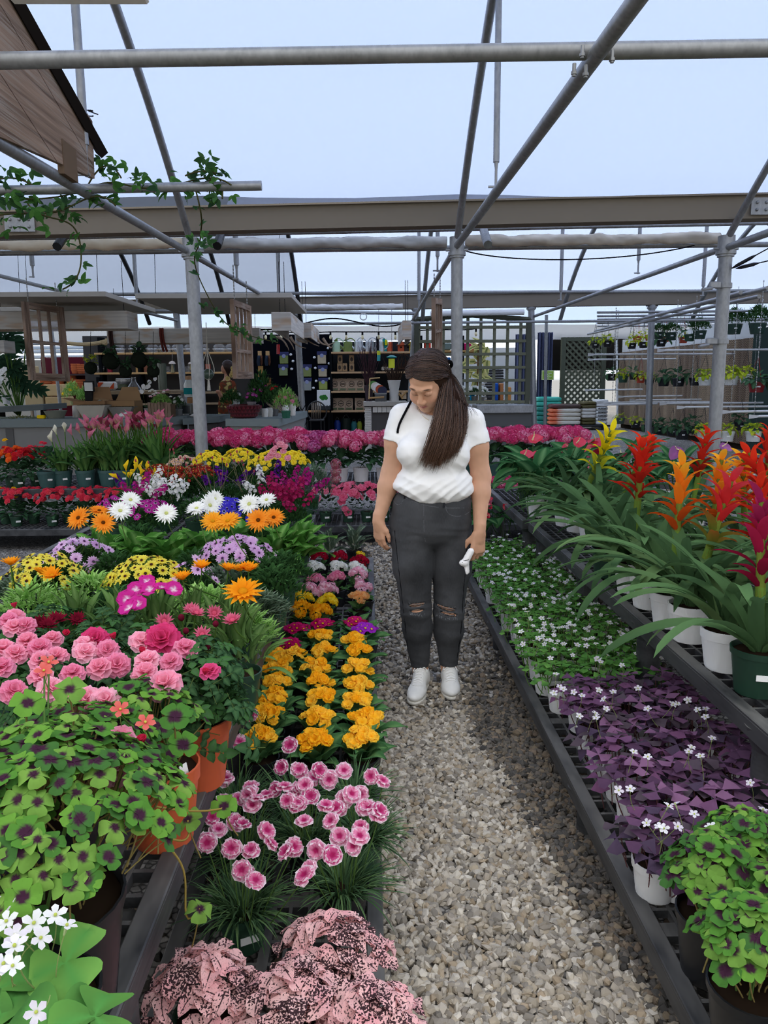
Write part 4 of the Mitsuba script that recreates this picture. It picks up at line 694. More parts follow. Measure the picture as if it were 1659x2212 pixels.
for j in range(15):
    for i in range(3):
        x, y = RX0 + 0.10 + i * 0.165 + PR.uniform(-0.015, 0.015), 2.96 + j * 0.172 + PR.uniform(-0.015, 0.015)
        k, zt = oxpot('green_oxalis', f'green oxalis with starry white flowers, {ORD[j]} row from the purple ones, {("path-side", "middle", "inner")[i]} column', 'green oxalis pots', GREENOX, x, y, 24, 0.115, 0.10 + 0.015 * i, int(j * 5 + i) + 300)
        GPOS.append((x, y)); GK.append(k)
        for q in range(PR.integers(4, 11) if j % 3 else 3):
            rr, a = 0.08 * math.sqrt(PR.random()), PR.uniform(0, 6.28); bloom(k, 'flower', WHITEFL, np.array([x + rr * math.cos(a), y + rr * math.sin(a), zt + 0.135]), 0.78, cam=0.4, jit=0.3)
for u, v in pxs(2.596, 1020, 920, (440, 760), (460, 745), (415, 770), (95, 785), (150, 830), (175, 835), (205, 850), (110, 880), (490, 840), (520, 880), (560, 860), (400, 945), (300, 955), (345, 955), (635, 995), (650, 1040), (660, 1060), (210, 1005), (295, 1030), (310, 1045), (390, 1080), (405, 1110), (240, 1090), (255, 1120), (275, 1155), (545, 1110), (560, 1120), (770, 1105), (830, 1160), (845, 1175), (400, 1200), (430, 1205), (370, 1195), (285, 1225), (640, 1235), (590, 1230), (185, 735), (270, 730), (320, 680), (370, 655)):
    p = P(u, v, Z=0.465); bloom(GK[nearest(GPOS, p)], 'flower', WHITEFL, p, 1.0, cam=0.5, jit=0.3)
# small anthuriums behind them
for x, y, lab in ((0.80, 5.75, 'small red anthurium beside the woman, path side of the low bench end'), (1.02, 5.85, 'small red anthurium at the low bench end, under the big anthurium leaves'), (0.86, 6.12, 'small red anthurium last on the low bench, before the lower hydrangeas')):
    k = thing('small_anthurium', lab, 'plant'); zt = pot(k, 'black', x, y, BZ); r = np.random.default_rng(int(x * 100))
    leaves_x(k, ANTHLEAF, (x, y, zt + 0.16), 13, 0.14, 0.07, int(x * 100), (-20, 40), (0.55, 0.8), inner=0.7)
    for q in range(6): a = q * 2.4; bloom(k, 'flower', 'anthurium_red' if q % 3 else 'anthurium_pink', np.array([x + 0.11 * math.cos(a), y + 0.11 * math.sin(a), zt + 0.26 + r.uniform(-0.05, 0.06)]), 0.5, cam=1.0, up=0.5)
# iron cross clovers, right and left
def cloverpot(lab, x, y, z, kind, n, R, H, seed, off=(0, 0, 0.03), s=(0.85, 1.2)):
    k = thing('four_leaf_clover', lab, 'plant'); zt = pot(k, kind, x, y, z); leaves_n(k, CLOVER, (x + off[0], y + off[1], zt + off[2]), n, R, H, seed, 1.1, s)
    r = np.random.default_rng(seed)
    for i in range(9): a = r.uniform(0, 6.28); stemto(k, 'stalk', (x + 0.4 * POTS[kind][0] * math.cos(a), y + 0.4 * POTS[kind][0] * math.sin(a), zt - 0.012), (x + off[0] + 0.6 * R * math.cos(a + 0.3), y + off[1] + 0.6 * R * math.sin(a + 0.3), zt + off[2] + H * 0.6), 0.0022)
    return k, zt
for (u, v, n, R, lab) in ((1545, 1972, 60, 0.125, 'four-leaf clover with dark leaf centres in a black pot, before the purple oxalis'), (1625, 2130, 60, 0.13, 'four-leaf clover in a black pot at the picture corner, nearest on the low bench'), (1610, 1905, 60, 0.125, 'four-leaf clover at the inner side of the low bench, its pot hidden'), (1700, 2040, 30, 0.12, 'four-leaf clover half outside the picture beside the corner pot')):
    c = P(u, v, Z=0.345); cloverpot(lab, c[0], c[1], BZ, 'bigblack', n, R * 0.84, 0.11, int(u), (0.0, 0.02, 0.05))
c = P(95, 1945, Z=0.78); CA = cloverpot('huge spreading four-leaf clover in a tall black pot on the near high bench', c[0], c[1], LH - 0.006, 'hugeblack', 290, 0.215, 0.16, 5, (-0.02, 0.07, 0.05), s=(0.62, 0.95))[0]; CAc = c
c = P(345, 1640, Z=0.77); CB = cloverpot('four-leaf clover in a terracotta pot with a price label at the bench edge', c[0], c[1], LH - 0.006, 'terracotta', 60, 0.14, 0.11, 8, (-0.05, 0.02, 0.05), (0.7, 1.0))[0]; CBc = c
put(CB, 'price_tag', 'tag', tr(*(P(399, 1672, Y=c[1] - 0.03))) @ ro('z', 50) @ ro('x', 0) @ ro('y', 80))
c = P(150, 1720, Z=0.77); cloverpot('four-leaf clover behind the huge one, leaves over the rose stems', c[0], c[1], LH - 0.006, 'bigblack', 120, 0.19, 0.13, 12, (0, 0, 0.05), (0.65, 1.0))
c = P(-170, 1740, Z=0.77); cloverpot('four-leaf clover at the outer picture edge beside the huge one', c[0], c[1], LH - 0.006, 'bigblack', 100, 0.18, 0.14, 14, (0, 0, 0.03), (0.65, 1.0))
for u, v, z in ((405, 1770, 0.66), (432, 1963, 0.52), (484, 1742, 0.66), (378, 1548, 0.93), (395, 1610, 0.86), (150, 1490, 1.0), (60, 1520, 1.0)):
    p = P(u, v, Z=z); put(CB if u > 300 else CA, 'leaf', pick(CLOVER), frame(p, face(p, cam=0.8), PR.uniform(0, 360), 1.0))
for pts in (((330, 1745, 0.72), (365, 1830, 0.66), (400, 1900, 0.58), (408, 1985, 0.50), (432, 1963, 0.52)), ((345, 1800, 0.70), (380, 1815, 0.66), (408, 1800, 0.64), (405, 1772, 0.66)), ((335, 1742, 0.73), (420, 1752, 0.69), (484, 1745, 0.655))):
    put(CB, 'trailing_stem', shp(tube(spline([P(a, b, Z=z) for a, b, z in pts], 18), 0.0022, 5, 'a8924e'), 'leaf', True))
for u, v, z in ((105, 1432, 1.0), (95, 1450, 1.0), (260, 1534, 0.97), (314, 1562, 0.95)):
    p = P(u, v, Z=z); bloom(CA if u < 200 else CB, 'flower', SALMON, p, 1.15, cam=1.0, jit=0.1); b = CAc if u < 200 else CBc; stemto(CA if u < 200 else CB, 'flower_stalk', (b[0], b[1], 0.78), p - [0, 0, 0.01], 0.0018)
# big-leaved white oxalis at the very corner
c = P(70, 2150, Z=0.75); k = thing('white_oxalis', 'large-leaved oxalis with white flowers in the near corner below the clover', 'plant'); zt = pot(k, 'bigblack', c[0], c[1], LH - 0.006)
for u, v, s in ((230, 2075, 1.05), (150, 2020, 0.9), (60, 2180, 1.0), (330, 2190, 1.0), (40, 2060, 1.0), (0, 2130, 1.0), (140, 2230, 1.0), (200, 2200, 0.95), (70, 1985, 0.8), (-30, 2220, 1)):
    p = P(u * 0.62, v + 5, Z=0.79 + PR.uniform(-0.02, 0.02)); put(k, 'leaf', pick(BIGOX), frame(p, face(p, cam=0.25, jit=0.12), PR.uniform(0, 360), s * 0.8))
for u, v in pxs(2.9625, 0, 1740, (105, 655), (45, 745), (215, 755), (355, 705), (425, 775), (95, 840), (255, 850), (95, 905), (20, 1020), (80, 1030), (235, 1320), (0, 650)):
    p = P(u, v, Z=0.87); bloom(k, 'flower', WHITEFL, p, 0.95, cam=1.0, jit=0.45)
# --- roses
RPOS = [P(u, v, Z=0.80) for u, v in ((60, 1440), (190, 1430), (330, 1430), (430, 1440), (110, 1370), (250, 1390), (20, 1390), (380, 1500), (260, 1500), (120, 1520), (422, 1512))]
RL = ['beside the huge clover', 'behind the salmon clover flowers', 'below the big deep pink bloom', 'at the bench edge by the strawflowers', 'under the dark red strawflowers', 'in the middle of the rose block', 'at the outer side of the rose block', 'with the largest open pink bloom', 'just behind the twin pink blooms', 'half under the clover leaves', 'with a single red-pink bud over the bench edge']
RK = []
for i, c in enumerate(RPOS):
    k = thing('miniature_rose', 'pink miniature rose bush ' + RL[i], 'plant', 'pink miniature roses'); zt = pot(k, 'terracotta' if i in (7, 10) else 'green', c[0], c[1], LH - 0.006); RK.append(k)
    leaves_n(k, ROSELEAF, (c[0], c[1], zt + 0.0), 44, 0.125, 0.19 - (0.06 if i in (7, 10) else 0), i, 0.8, (0.8, 1.15)); i in (7, 10) and leaves_n(k, ROSELEAF, (c[0] + 0.02, c[1], zt - 0.05), 30, 0.16, 0.08, i + 50, 0.5, (0.8, 1.15)); put(k, 'under_foliage', 'dark_foliage1', tr(c[0], c[1], zt - 0.01) @ sc(0.95, 0.95, 0.75), stuff=True)
for j, (u, v) in enumerate(pxs(2.9625, 0, 1280, (95, 165), (90, 230), (175, 320), (255, 365), (335, 305), (605, 310), (540, 340), (545, 390), (690, 370), (905, 320), (1040, 310), (1185, 365), (360, 420), (265, 445), (750, 465), (640, 490), (945, 445), (1095, 450), (930, 525), (1055, 600), (1345, 510), (465, 525), (265, 545), (325, 625), (545, 690), (670, 700), (430, 710), (85, 640), (20, 370), (10, 490), (760, 1150), (770, 945), (690, 1060), (730, 1030), (165, 220), (60, 190), (100, 400))):
    p = P(u, v, Z=0.905); deep = j in (5, 10, 19, 20); s = 1.25 if j in (10, 19) else 0.62 if j == 20 else 0.98
    bloom(RK[nearest(RPOS, p)], 'bloom', ROSED if deep and j != 19 else ROSE, p, s, cam=0.75, jit=0.22)
for u, v in pxs(2.9625, 0, 1280, (425, 275), (900, 390), (735, 300), (915, 965), (1310, 530), (95, 100)):
    p = P(u, v, Z=0.92); bloom(RK[nearest(RPOS, p)], 'bud', 'rose_bud', p, 1.0, cam=0.2)
# --- strawflowers
SPOS = [P(u, v, Z=0.74) for u, v in ((170, 1370), (260, 1375), (340, 1365), (420, 1375), (490, 1385), (520, 1415))]; SKs = []
SL = ['behind the outer roses, dark wine blooms', 'between the roses and the lime foliage, wine bloom', 'in front of the magenta godetia', 'with a pink starry bloom, second from the bench edge', 'with several pink starry blooms by the bench edge', 'hanging long leaves over the bench edge']
for i, c in enumerate(SPOS):
    k = thing('strawflower', 'long-leaved strawflower ' + SL[i], 'plant', 'strawflowers'); zt = pot(k, 'green', c[0], c[1], LH - 0.006); SKs.append(k); leaves_x(k, STRAWLEAF, (c[0], c[1], zt), 42, 0.11, 0.10, i, (0, 75), (0.8, 1.2), inner=0.7)
for kind, L in (('wine', ((495, 175), (310, 215), (265, 200), (365, 180))), ('pink', ((1050, 190), (1225, 115), (1255, 140), (1295, 275), (1490, 185), (1370, 135)))):
    for u, v in pxs(2.9625, 0, 1280, *L): p = P(u, v, Z=0.87); bloom(SKs[nearest(SPOS, p)], 'bloom', 'strawflower_' + kind, p, 1.05, cam=0.9, jit=0.3)
for u, v in pxs(2.9625, 0, 1280, (1380, 200), (1325, 345), (1160, 160), (1190, 245)): p = P(u, v, Z=0.86); bloom(SKs[nearest(SPOS, p)], 'bud', 'straw_bud', p, 1.0)
# --- lime foliage with godetia, grey gazanias
GDP = []
for i, (u, v, R, lab) in enumerate(((70, 1315, 1.1, 'mound of fine lime green foliage at the outer bench side'), (200, 1280, 1.15, 'largest rounded mound of lime green foliage, before the yellow daisies'), (300, 1325, 0.95, 'lime green mound carrying the magenta godetia blooms'), (445, 1305, 1.1, 'lime green mound beside the big orange gazania'), (520, 1350, 0.95, 'lime green mound at the bench edge by the strawflowers'), (130, 1335, 0.9, 'low lime green mound behind the outer roses'))):
    c = P(u, v, Z=0.74); k = thing('godetia', lab, 'plant'); zt = pot(k, 'green', c[0], c[1], LH - 0.006); put(k, 'foliage', f'lime_foliage{i % 2}', tr(c[0], c[1], zt - 0.04) @ ro('z', 50 * i) @ sc(R * 1.15, R * 1.15, R), stuff=True); GDP.append((k, c))
for u, v in pxs(2.9625, 0, 880, (960, 1170), (870, 1170), (940, 1120), (1030, 1160), (1110, 1170), (815, 1235), (880, 1265), (830, 1290)): p = P(u, v, Z=0.93); bloom(GDP[2][0], 'bloom', GODET, p, 0.95, cam=0.9, jit=0.35)
GZ = []
for u, v, s, lab in ((35, 1275, 1.0, 'grey-leaved gazania at the outer bench side under the golden flowers'), (490, 1250, 1.05, 'silvery gazania mound below the lavender daisies near the bench edge'), (535, 1300, 0.9, 'silvery gazania with the big open orange bloom'), (570, 1290, 0.7, 'small silvery plant spilling over the bench edge')):
    c = P(u, v, Z=0.75); k = thing('gazania', lab, 'plant'); zt = pot(k, 'green', c[0], c[1], LH - 0.006); put(k, 'foliage', 'grey_foliage', tr(c[0], c[1], zt - 0.03) @ sc(s * 1.15, s * 1.15, s), stuff=True); GZ.append((k, c))
for j, (u, v) in enumerate(pxs(2.9625, 0, 880, (1555, 1190), (1290, 1030), (1170, 1105), (1460, 1045), (1540, 1050), (270, 1070), (335, 1085), (70, 1010), (1590, 1050))):
    p = P(u, v, Z=0.93); i = nearest([g[1] for g in GZ], p); bloom(GZ[i][0], 'bloom', 'gazania_bloom0' if j == 0 else 'gazania_bloom1', p, 1.5 if j == 0 else 0.95, cam=0.8 if j == 0 else 0.15, jit=0.15); stemto(GZ[i][0], 'stem', (GZ[i][1][0], GZ[i][1][1], 0.72), p - [0, 0, 0.01], 0.0028)
def daisymound(name, u, v, R, var, n, lab, pts=(), z=0.80, fol='dark_foliage0', H=0.15):
    c = P(u, v, Z=z); k = thing(name, lab, 'plant'); zt = pot(k, 'green', c[0], c[1], LH - 0.006); put(k, 'foliage', fol, tr(c[0], c[1], zt - 0.03) @ sc(R / 0.105, R / 0.105, H / 0.12), stuff=True)
    dblooms(k, 'bloom', var, np.array([c[0], c[1], zt + H * 0.27]), n, R * 1.02, H * 0.82, int(u), 0.75); return k, c
daisymound('yellow_osteospermum', 98, 1232, 0.165, OSY, 52, 'mound of yellow daisies with brown eyes at the outer bench side')
daisymound('yellow_osteospermum', 318, 1236, 0.165, OSY, 58, 'domed mound of yellow daisies with brown eyes behind the lime foliage')
daisymound('lavender_osteospermum', 168, 1195, 0.16, OSL, 34, 'mound of lavender daisies near the orange gerberas at the outer side')
daisymound('lavender_osteospermum', 507, 1192, 0.185, OSL, 56, 'wide mound of lavender daisies above the bench edge')
daisymound('lavender_osteospermum', 415, 1240, 0.09, OSL, 6, 'few-flowered lavender daisy between two yellow flowered mounds')
# --- gerberas
GP = [P(u, v, Z=0.78) for u, v in ((225, 1170), (300, 1175), (370, 1180), (440, 1170), (600, 1170), (640, 1160), (520, 1150))]; GKs = []
for i, c in enumerate(GP):
    k = thing('gerbera', 'gerbera plant with broad bright green leaves ' + ['under the three orange blooms', 'under the first white blooms', 'below a single white bloom', 'between lavender daisies and blue flowers', 'under orange blooms by the bench edge', 'hanging leaves over the far bench corner', 'behind the wide lavender mound'][i], 'flower', 'gerberas'); GKs.append(k)
    zt = pot(k, 'green', c[0], c[1], LH - 0.006); leaves_x(k, GERBLEAF, (c[0], c[1], zt - 0.02), 26, 0.09, 0.04, i, (-15, 40), (0.75, 1.15), inner=0.7)
for kind, L in (('orange', pxs(2.9625, 0, 880, (635, 665), (660, 740), (505, 710)) + pxs(3.606, 400, 880, (570, 880), (690, 860))), ('white', pxs(2.9625, 0, 880, (835, 595), (770, 665), (1065, 680)) + pxs(3.606, 400, 880, (190, 765), (90, 790), (230, 715), (500, 755), (635, 725))), ('gold', pxs(3.606, 400, 880, (215, 890), (335, 890)))):
    for u, v in L:
        p = P(u, v, Z=1.0); i = nearest(GP, p); bloom(GKs[i], 'bloom', 'gerbera_' + kind, p, 0.95, cam=1.1, jit=0.35, up=0.8)
# --- cineraria, stock, mums, mini daisies at the far end
def farplant(name, u, v, lab, parts, R=0.11, H=0.14, z=0.80, fol='dark_foliage0', cat_='flower', lift=0.10):
    c = P(u, v, Z=z); k = thing(name, lab, cat_); zt = pot(k, 'green', c[0], c[1], LH - 0.006); put(k, 'foliage', fol, tr(c[0], c[1], zt - 0.02) @ sc(R / 0.105, R / 0.105, H / 0.12), stuff=True)
    for nm, pr, n, s in parts: dblooms(k, nm, pr, np.array([c[0], c[1], zt + lift]), n, R, H * 0.55, int(u + n), 0.8, s)
    return k
farplant('blue_cineraria', 490, 1105, 'vivid blue cineraria with white-eyed daisies', [('bloom', 'cineraria_blue', 46, 1.15)], R=0.14)
farplant('blue_cineraria', 530, 1120, 'small blue cineraria in front between the gold and white gerberas', [('bloom', 'cineraria_blue', 14, 1.1)], R=0.08)
farplant('magenta_cineraria', 325, 1108, 'magenta cineraria behind the white gerberas', [('bloom', 'cineraria_magenta', 34, 1.1)], R=0.14)
farplant('magenta_cineraria', 250, 1098, 'violet magenta cineraria by the orange gerberas', [('bloom', 'cineraria_magenta', 18, 1.0)], R=0.10)
for u, v, kk, n, lab in ((350, 1080, 'white', 7, 'white stock flowers in front of the small red daisies'), (330, 1065, 'white', 4, 'small white stock flowers beside purple spikes at the outer side'), (272, 1060, 'purple', 2, 'deep purple stock nearest the yellow callas'), (455, 1055, 'purple', 2, 'deep purple stock below the yellow mums'), (497, 1050, 'purple', 3, 'tall deep purple stock behind the blue flowers'), (305, 1085, 'magenta', 4, 'magenta stock spike between white flowers and gerberas'), (590, 1045, 'purple', 2, 'purple stock beside the magenta ones under the mums'), (625, 1060, 'magenta', 4, 'bright magenta stock near the far bench corner'), (655, 1065, 'magenta', 4, 'magenta stock at the very far bench corner'), (600, 1090, 'wine', 6, 'raspberry pink stock above the orange gerberas'), (640, 1095, 'wine', 6, 'raspberry pink stock over the far bench edge'), (565, 1060, 'white', 2, 'white stock spike between mums and magenta stock')):
    farplant('stock', u, v, lab, [('flower_spike', 'stock_' + kk, n, 1.0)], R=0.085, H=0.13)
for u, v, R, lab in ((455, 1022, 0.13, 'yellow mums nearest the calla post'), (520, 1015, 0.16, 'highest dome of yellow mums'), (590, 1022, 0.16, 'dome of yellow mums before the pink snapdragons'), (635, 1022, 0.12, 'yellow mums at the far bench corner'), (555, 1040, 0.08, 'yellow mums trailing down before the purple stock')):
    farplant('yellow_mum', u, v + 8, lab, [('bloom', 'mum_yellow', 80 if R > 0.1 else 22, 1.15)], R=R, H=0.2, lift=0.19)
for u, v, kk, lab in ((345, 1045, 'red', 'dark red miniature daisies at the outer side'), (400, 1022, 'blush', 'blush miniature daisies at the foot of the calla post'), (430, 1045, 'red', 'dark red miniature daisies below the mums'), (380, 1050, 'red', 'dark red miniature daisies in the middle of their block')):
    farplant('miniature_daisy', u, v, lab, [('bloom', 'mini_daisy_' + kk, 80, 1.25)], R=0.15, H=0.17, lift=0.15)
for u, v, lab in ((283, 1052, 'yellow calla lily at the back of the high bench'), (305, 1045, 'yellow calla lily beside the first, nearer the red daisies')):
    c = P(u, v, Z=0.85); k = thing('yellow_calla', lab, 'flower'); zt = pot(k, 'green', c[0], c[1], LH - 0.006); leaves_x(k, CALLALEAF, (c[0], c[1], zt - 0.01), 10, 0.05, 0, int(u), (0, 10), (0.6, 0.8))
    dblooms(k, 'bloom', 'calla_yellow', np.array([c[0], c[1], zt + 0.17]), 6, 0.09, 0.10, int(u), 1.2, 0.62)
farplant('dusty_miller', 672, 1040, 'silvery grey foliage plant at the far bench corner', [], fol='grey_foliage', R=0.14, H=0.2)
farplant('snapdragon', 605, 975, 'pale pink snapdragon rising behind the yellow mums', [('flower_spike', 'stock_blush', 0, 1)] if 0 else [], R=0.08, H=0.2)
k = 'snapdragon'
proto('snap_bloom', ruffle(5, 0.03, 0.032, ('e0889c', 'f0b4be'), 2, a0=20, seed=3, ruf=0.005), 'petal')
for u, v in ((595, 968), (606, 960), (612, 975), (600, 985), (585, 985), (578, 990), (622, 990), (615, 965), (590, 975)): p = P(u, v, Y=5.15); bloom(k, 'bloom', 'snap_bloom', p, 0.9, cam=1.2)
# fill gaps between pots on the high bench with plain green plants
fr = np.random.default_rng(5)
for i, (u, v) in enumerate(((300, 1150), (420, 1085), (560, 1150), (250, 1215), (610, 1215), (420, 1210), (575, 1230), (150, 1245), (250, 1300), (590, 1250))):
    farplant('green_filler_plant', u, v + 20, 'plain green bedding plant ' + ['under the first white gerberas', 'between white and blue flowers', 'under the orange bench-edge gerberas', 'between the two yellow daisy mounds', 'by the bench edge below the gerbera leaves', 'between yellow and lavender mounds', 'at the bench edge by the lavender mound', 'before the outer yellow mound', 'behind the godetia', 'at the bench edge next to the silvery plant'][i], [], R=0.12, H=0.14, z=0.74, cat_='plant')
# ------------------------------------------------------------------ bromeliads and anthuriums on the high bench by the path
HZ = HH - 0.006
def brom(lab, x, y, kind, spike, seed, n=20, sp_s=1.0, tip=None, ls=1.0):
    k = thing('bromeliad', lab, 'plant'); zt = pot(k, kind, x, y, HZ, tag=seed % 3 == 0); r = np.random.default_rng(seed + 70)
    for i in range(n):
        a = i * 137.5 + r.uniform(-14, 14); put(k, 'leaf', pick(BROM, r), tr(x, y, zt - 0.03 + 0.004 * i / n) @ ro('z', a) @ tr(0.012, 0, 0) @ ro('y', r.uniform(-8, 18)) @ ro('x', r.uniform(-14, 14)) @ sc(ls * r.uniform(0.82, 1.12)))
    if spike:
        t = np.array([x, y, zt + 0.50]) if tip is None else np.asarray(tip); b = np.array([x, y, zt]); d = t - b; L = np.linalg.norm(d); h = 0.27 * sp_s
        put(k, 'flower_spike', 'bract_spike_' + spike, frame(t - d / L * h * 0.93, d, r.uniform(0, 360), sp_s)); put(k, 'flower_stalk', shp(tube([b, t - d / L * h * 0.9], [0.012, 0.016], 8, '6d8a3a'), 'leaf', True))
    return k
# front row: pot foot pixels; spikes where the photo shows them
FRONT = [(1218, 1137, 'bigwhite', None, 'spikeless bromeliad in the farthest white pot at the bench corner'), (1243, 1150, 'bigwhite', 'yellow', 'tall yellow bromeliad in a white pot, farthest along the bench edge'), (1276, 1180, 'bigwhite', None, 'spikeless bromeliad in the white pot behind the dark green pot'), (1310, 1250, 'biggreen', None, 'bromeliad in the dark green pot between white ones at the bench edge'), (1362, 1283, 'bigwhite', 'red', 'bromeliad with a coral red spike in the white pot after the dark green one'), (1400, 1318, 'bigwhite', None, 'spikeless bromeliad in the slotted white pot at the middle of the bench edge'), (1447, 1360, 'bigwhite', 'orange', 'bright orange bromeliad in a white pot at the bench edge'), (1490, 1392, 'bigwhite', 'redgreen', 'bromeliad with a red spike on a green stalk, big white pot'), (1568, 1456, 'bigwhite', None, 'drooping pale-leaved bromeliad in the nearest full white pot'), (1640, 1512, 'biggreen', 'crimson', 'crimson bromeliad in a dark green pot, nearest on the bench')]
TIPS = {'yellow': P(1318, 938, Y=4.5), 'red': P(1388, 962, Y=3.3), 'orange': P(1474, 1014, Y=2.95), 'redgreen': P(1577, 1048, Y=2.72), 'crimson': P(1645, 1098, Y=2.3)}
for i, (u, v, kind, sp, lab) in enumerate(FRONT):
    c = P(u, v, Z=HH); R = POTS[kind][0]; c = c + [R * 0.35, R * 0.9, 0]; brom(lab, max(c[0], HX0 + 0.07), c[1], kind, sp, i, 22 if i < 8 else 15, 1.1 if sp == 'yellow' else 1.0, TIPS.get(sp), 1.0)
SECOND = [(1.46, 4.55, 'red', (1405, 958, 4.4), 'red bromeliad just behind the yellow one'), (1.85, 4.35, 'red', (1527, 942, 4.35), 'scarlet bromeliad standing highest before the strap clamp post'), (1.52, 3.9, None, None, 'leafy bromeliad behind the coral red spike'), (1.86, 3.7, 'orange', (1605, 1000, 3.6), 'orange and yellow bromeliad in the second row beyond the scarlet one'), (1.50, 3.3, 'orange', (1558, 1000, 3.3), 'orange bromeliad behind the red spike on the green stalk'), (1.85, 3.1, 'red', (1622, 985, 3.5), 'red-orange bromeliad at the picture edge in the second row'), (1.50, 2.75, 'red', (1640, 1050, 2.9), 'red bromeliad half hidden at the picture edge'), (1.52, 2.3, None, None, 'leafy bromeliad outside the picture edge near the crimson one'), (1.86, 2.5, 'yellow', None, 'yellow bromeliad hidden beyond the picture edge'), (2.2, 4.2, 'red', None, 'bromeliad in the back row of the bench'), (1.40, 5.0 - 0.2, None, None, 'leafy bromeliad in the far inner corner of the bench')]
for i, (x, y, sp, tip, lab) in enumerate(SECOND): brom(lab, x, y, 'bigwhite', sp, 20 + i, 18, 1.0, P(tip[0], tip[1], Y=tip[2]) if tip else None)
bench('grid_bench', 'high black grid bench under the big anthurium leaves beyond the bromeliads', 1.02, 2.5, 5.06, 6.6, HH, [(x, y) for x in (1.1, 2.4) for y in (5.2, 6.45)])
AP = [(1.16, 5.25), (1.45, 5.35), (1.75, 5.3), (1.2, 5.7), (1.55, 5.8), (1.9, 5.75), (2.2, 5.4), (1.3, 6.2), (1.7, 6.25), (2.2, 6.1)]; AK = []
AL = ['at the bench corner with drooping leaves', 'behind the corner one, red blooms high', 'behind the yellow bromeliad', 'close to the woman, tall red blooms', 'in the middle of the anthuriums', 'with purple blooms by the slim grey post', 'with purple blooms before the scarlet bromeliad', 'before the pink hydrangeas', 'in the back row near the slim grey post', 'at the outer end of the back row']
for i, (x, y) in enumerate(AP):
    k = thing('anthurium', 'large-leaved anthurium ' + AL[i], 'plant'); zt = pot(k, 'biggreen' if i % 2 else 'bigwhite', x, y, HZ); AK.append(k); leaves_x(k, ANTHLEAF, (x, y, zt + 0.12), 17, 0.22, 0.10, i + 40, (-20, 32), (0.8, 1.25), inner=0.75)
for u, v, Y, kk, s in ((1150, 952, 5.6, 'red', 1.2), (1132, 985, 5.5, 'red', 1.0), (1160, 990, 5.5, 'red', 1.1), (1245, 958, 5.7, 'red', 1.1), (1285, 952, 5.8, 'red', 1.3), (1270, 975, 5.5, 'red', 1.1), (1228, 965, 6.0, 'red', 0.9), (1284, 1000, 5.2, 'pink', 0.8), (1385, 975, 5.4, 'purple', 1.0), (1466, 972, 5.4, 'purple', 1.15), (1560, 965, 5.3, 'purple', 1.0), (1345, 985, 5.6, 'pink', 0.9), (1285, 1075, 4.95, 'pink', 0.7)):
    p = P(u, v, Y=Y); i = nearest(AP, p); bloom(AK[i], 'flower', 'anthurium_' + kk, p, s, cam=0.8, jit=0.3, up=0.7)
# ------------------------------------------------------------------ back bench
UZ, WZ = 0.534, 0.194
def hydr(x, y, z, kind, potk, nh, R, H, lab, seed, lift=0.24, nl=36, s=1.0):
    k = thing('hydrangea', lab, 'flower'); zt = pot(k, potk, x, y, z); leaves_x(k, HYLEAF, (x, y, zt + 0.03), nl, R * 1.1, lift * 0.55, seed, (-15, 50), (0.8, 1.15), inner=0.8)
    p, d, a, r = dome(nh, R, H, seed, 1.0)
    for i in range(nh): put(k, 'flower_head', 'hydrangea_' + kind[i % len(kind)], frame(np.array([x, y, zt + lift]) + p[i], d[i] + [0, -0.5, 0], r.uniform(0, 360), s * r.uniform(0.85, 1.12)))
HX = [(355, 'hot', 'teal'), (415, 'hot', 'teal'), (475, 'hot', 'teal'), (530, 'pink', 'teal'), (585, 'hot', 'teal'), (640, 'pink', 'teal'), (690, 'mauve', 'midwhite'), (735, 'rose', 'midwhite'), (780, 'rose', 'midwhite'), (830, 'dusty', 'midwhite'), (1010, 'hot', 'teal'), (1070, 'hot', 'teal'), (1120, 'hot', 'teal'), (1180, 'hot', 'teal'), (1235, 'hot', 'teal')]
HLb = ['leftmost pink hydrangea, behind the calla lilies', 'pink hydrangea just beside the calla post', 'pink hydrangea just past the calla post', 'pink hydrangea behind the red stems of the tall bedding plant', 'hot pink hydrangea behind the snapdragon', 'pink hydrangea over the yellow mums', 'mauve pink hydrangea with a darker round head', 'pale rose hydrangea over a white pot with a drooping head', 'pale rose hydrangea in the clearly seen white pot', 'dusty pink hydrangea beside the woman\'s elbow', 'hot pink hydrangea hidden behind the woman', 'hot pink hydrangea just past the woman\'s arm', 'hot pink hydrangea between woman and anthuriums', 'hot pink hydrangea behind the tall red anthuriums', 'hot pink hydrangea at the end of the row']
for i, (u, kk, pk) in enumerate(HX):
    c = P(u, 1022, Y=7.72); alt = {'hot': ('hot', 'pink'), 'pink': ('pink', 'hot'), 'mauve': ('mauve', 'pink'), 'rose': ('rose', 'pink'), 'dusty': ('dusty', 'rose')}[kk]
    hydr(c[0], 7.72 if 640 < u < 1000 else 7.85, UZ, alt, pk, 11 if 640 < u < 840 else 12, 0.20, 0.12, HLb[i], i, lift=0.21, s=0.92)
for u, v, kk, lab in ((722, 1010, 'dusty', 0),): 
    for dv in (-8, 8, 24): p = P(u + PR.uniform(-5, 5), v + dv, Y=7.45); put('hydrangea_007', 'flower_head', 'hydrangea_dusty', frame(p, (0, -1, 0.5), 0, 0.72))
for i, (u, v, lab) in enumerate(((1075, 1035, 'lower pink hydrangea right beside the woman\'s arm'), (1110, 1025, 'lower pink hydrangea in the step bench behind the small anthuriums'), (1140, 1040, 'lower pink hydrangea behind the anthurium leaves'))):
    c = P(u, v + 25, Y=7.35); hydr(c[0], 7.35, WZ, ('hot', 'pink'), 'green', 6, 0.14, 0.08, lab, 40 + i, lift=0.20, nl=14, s=0.7)
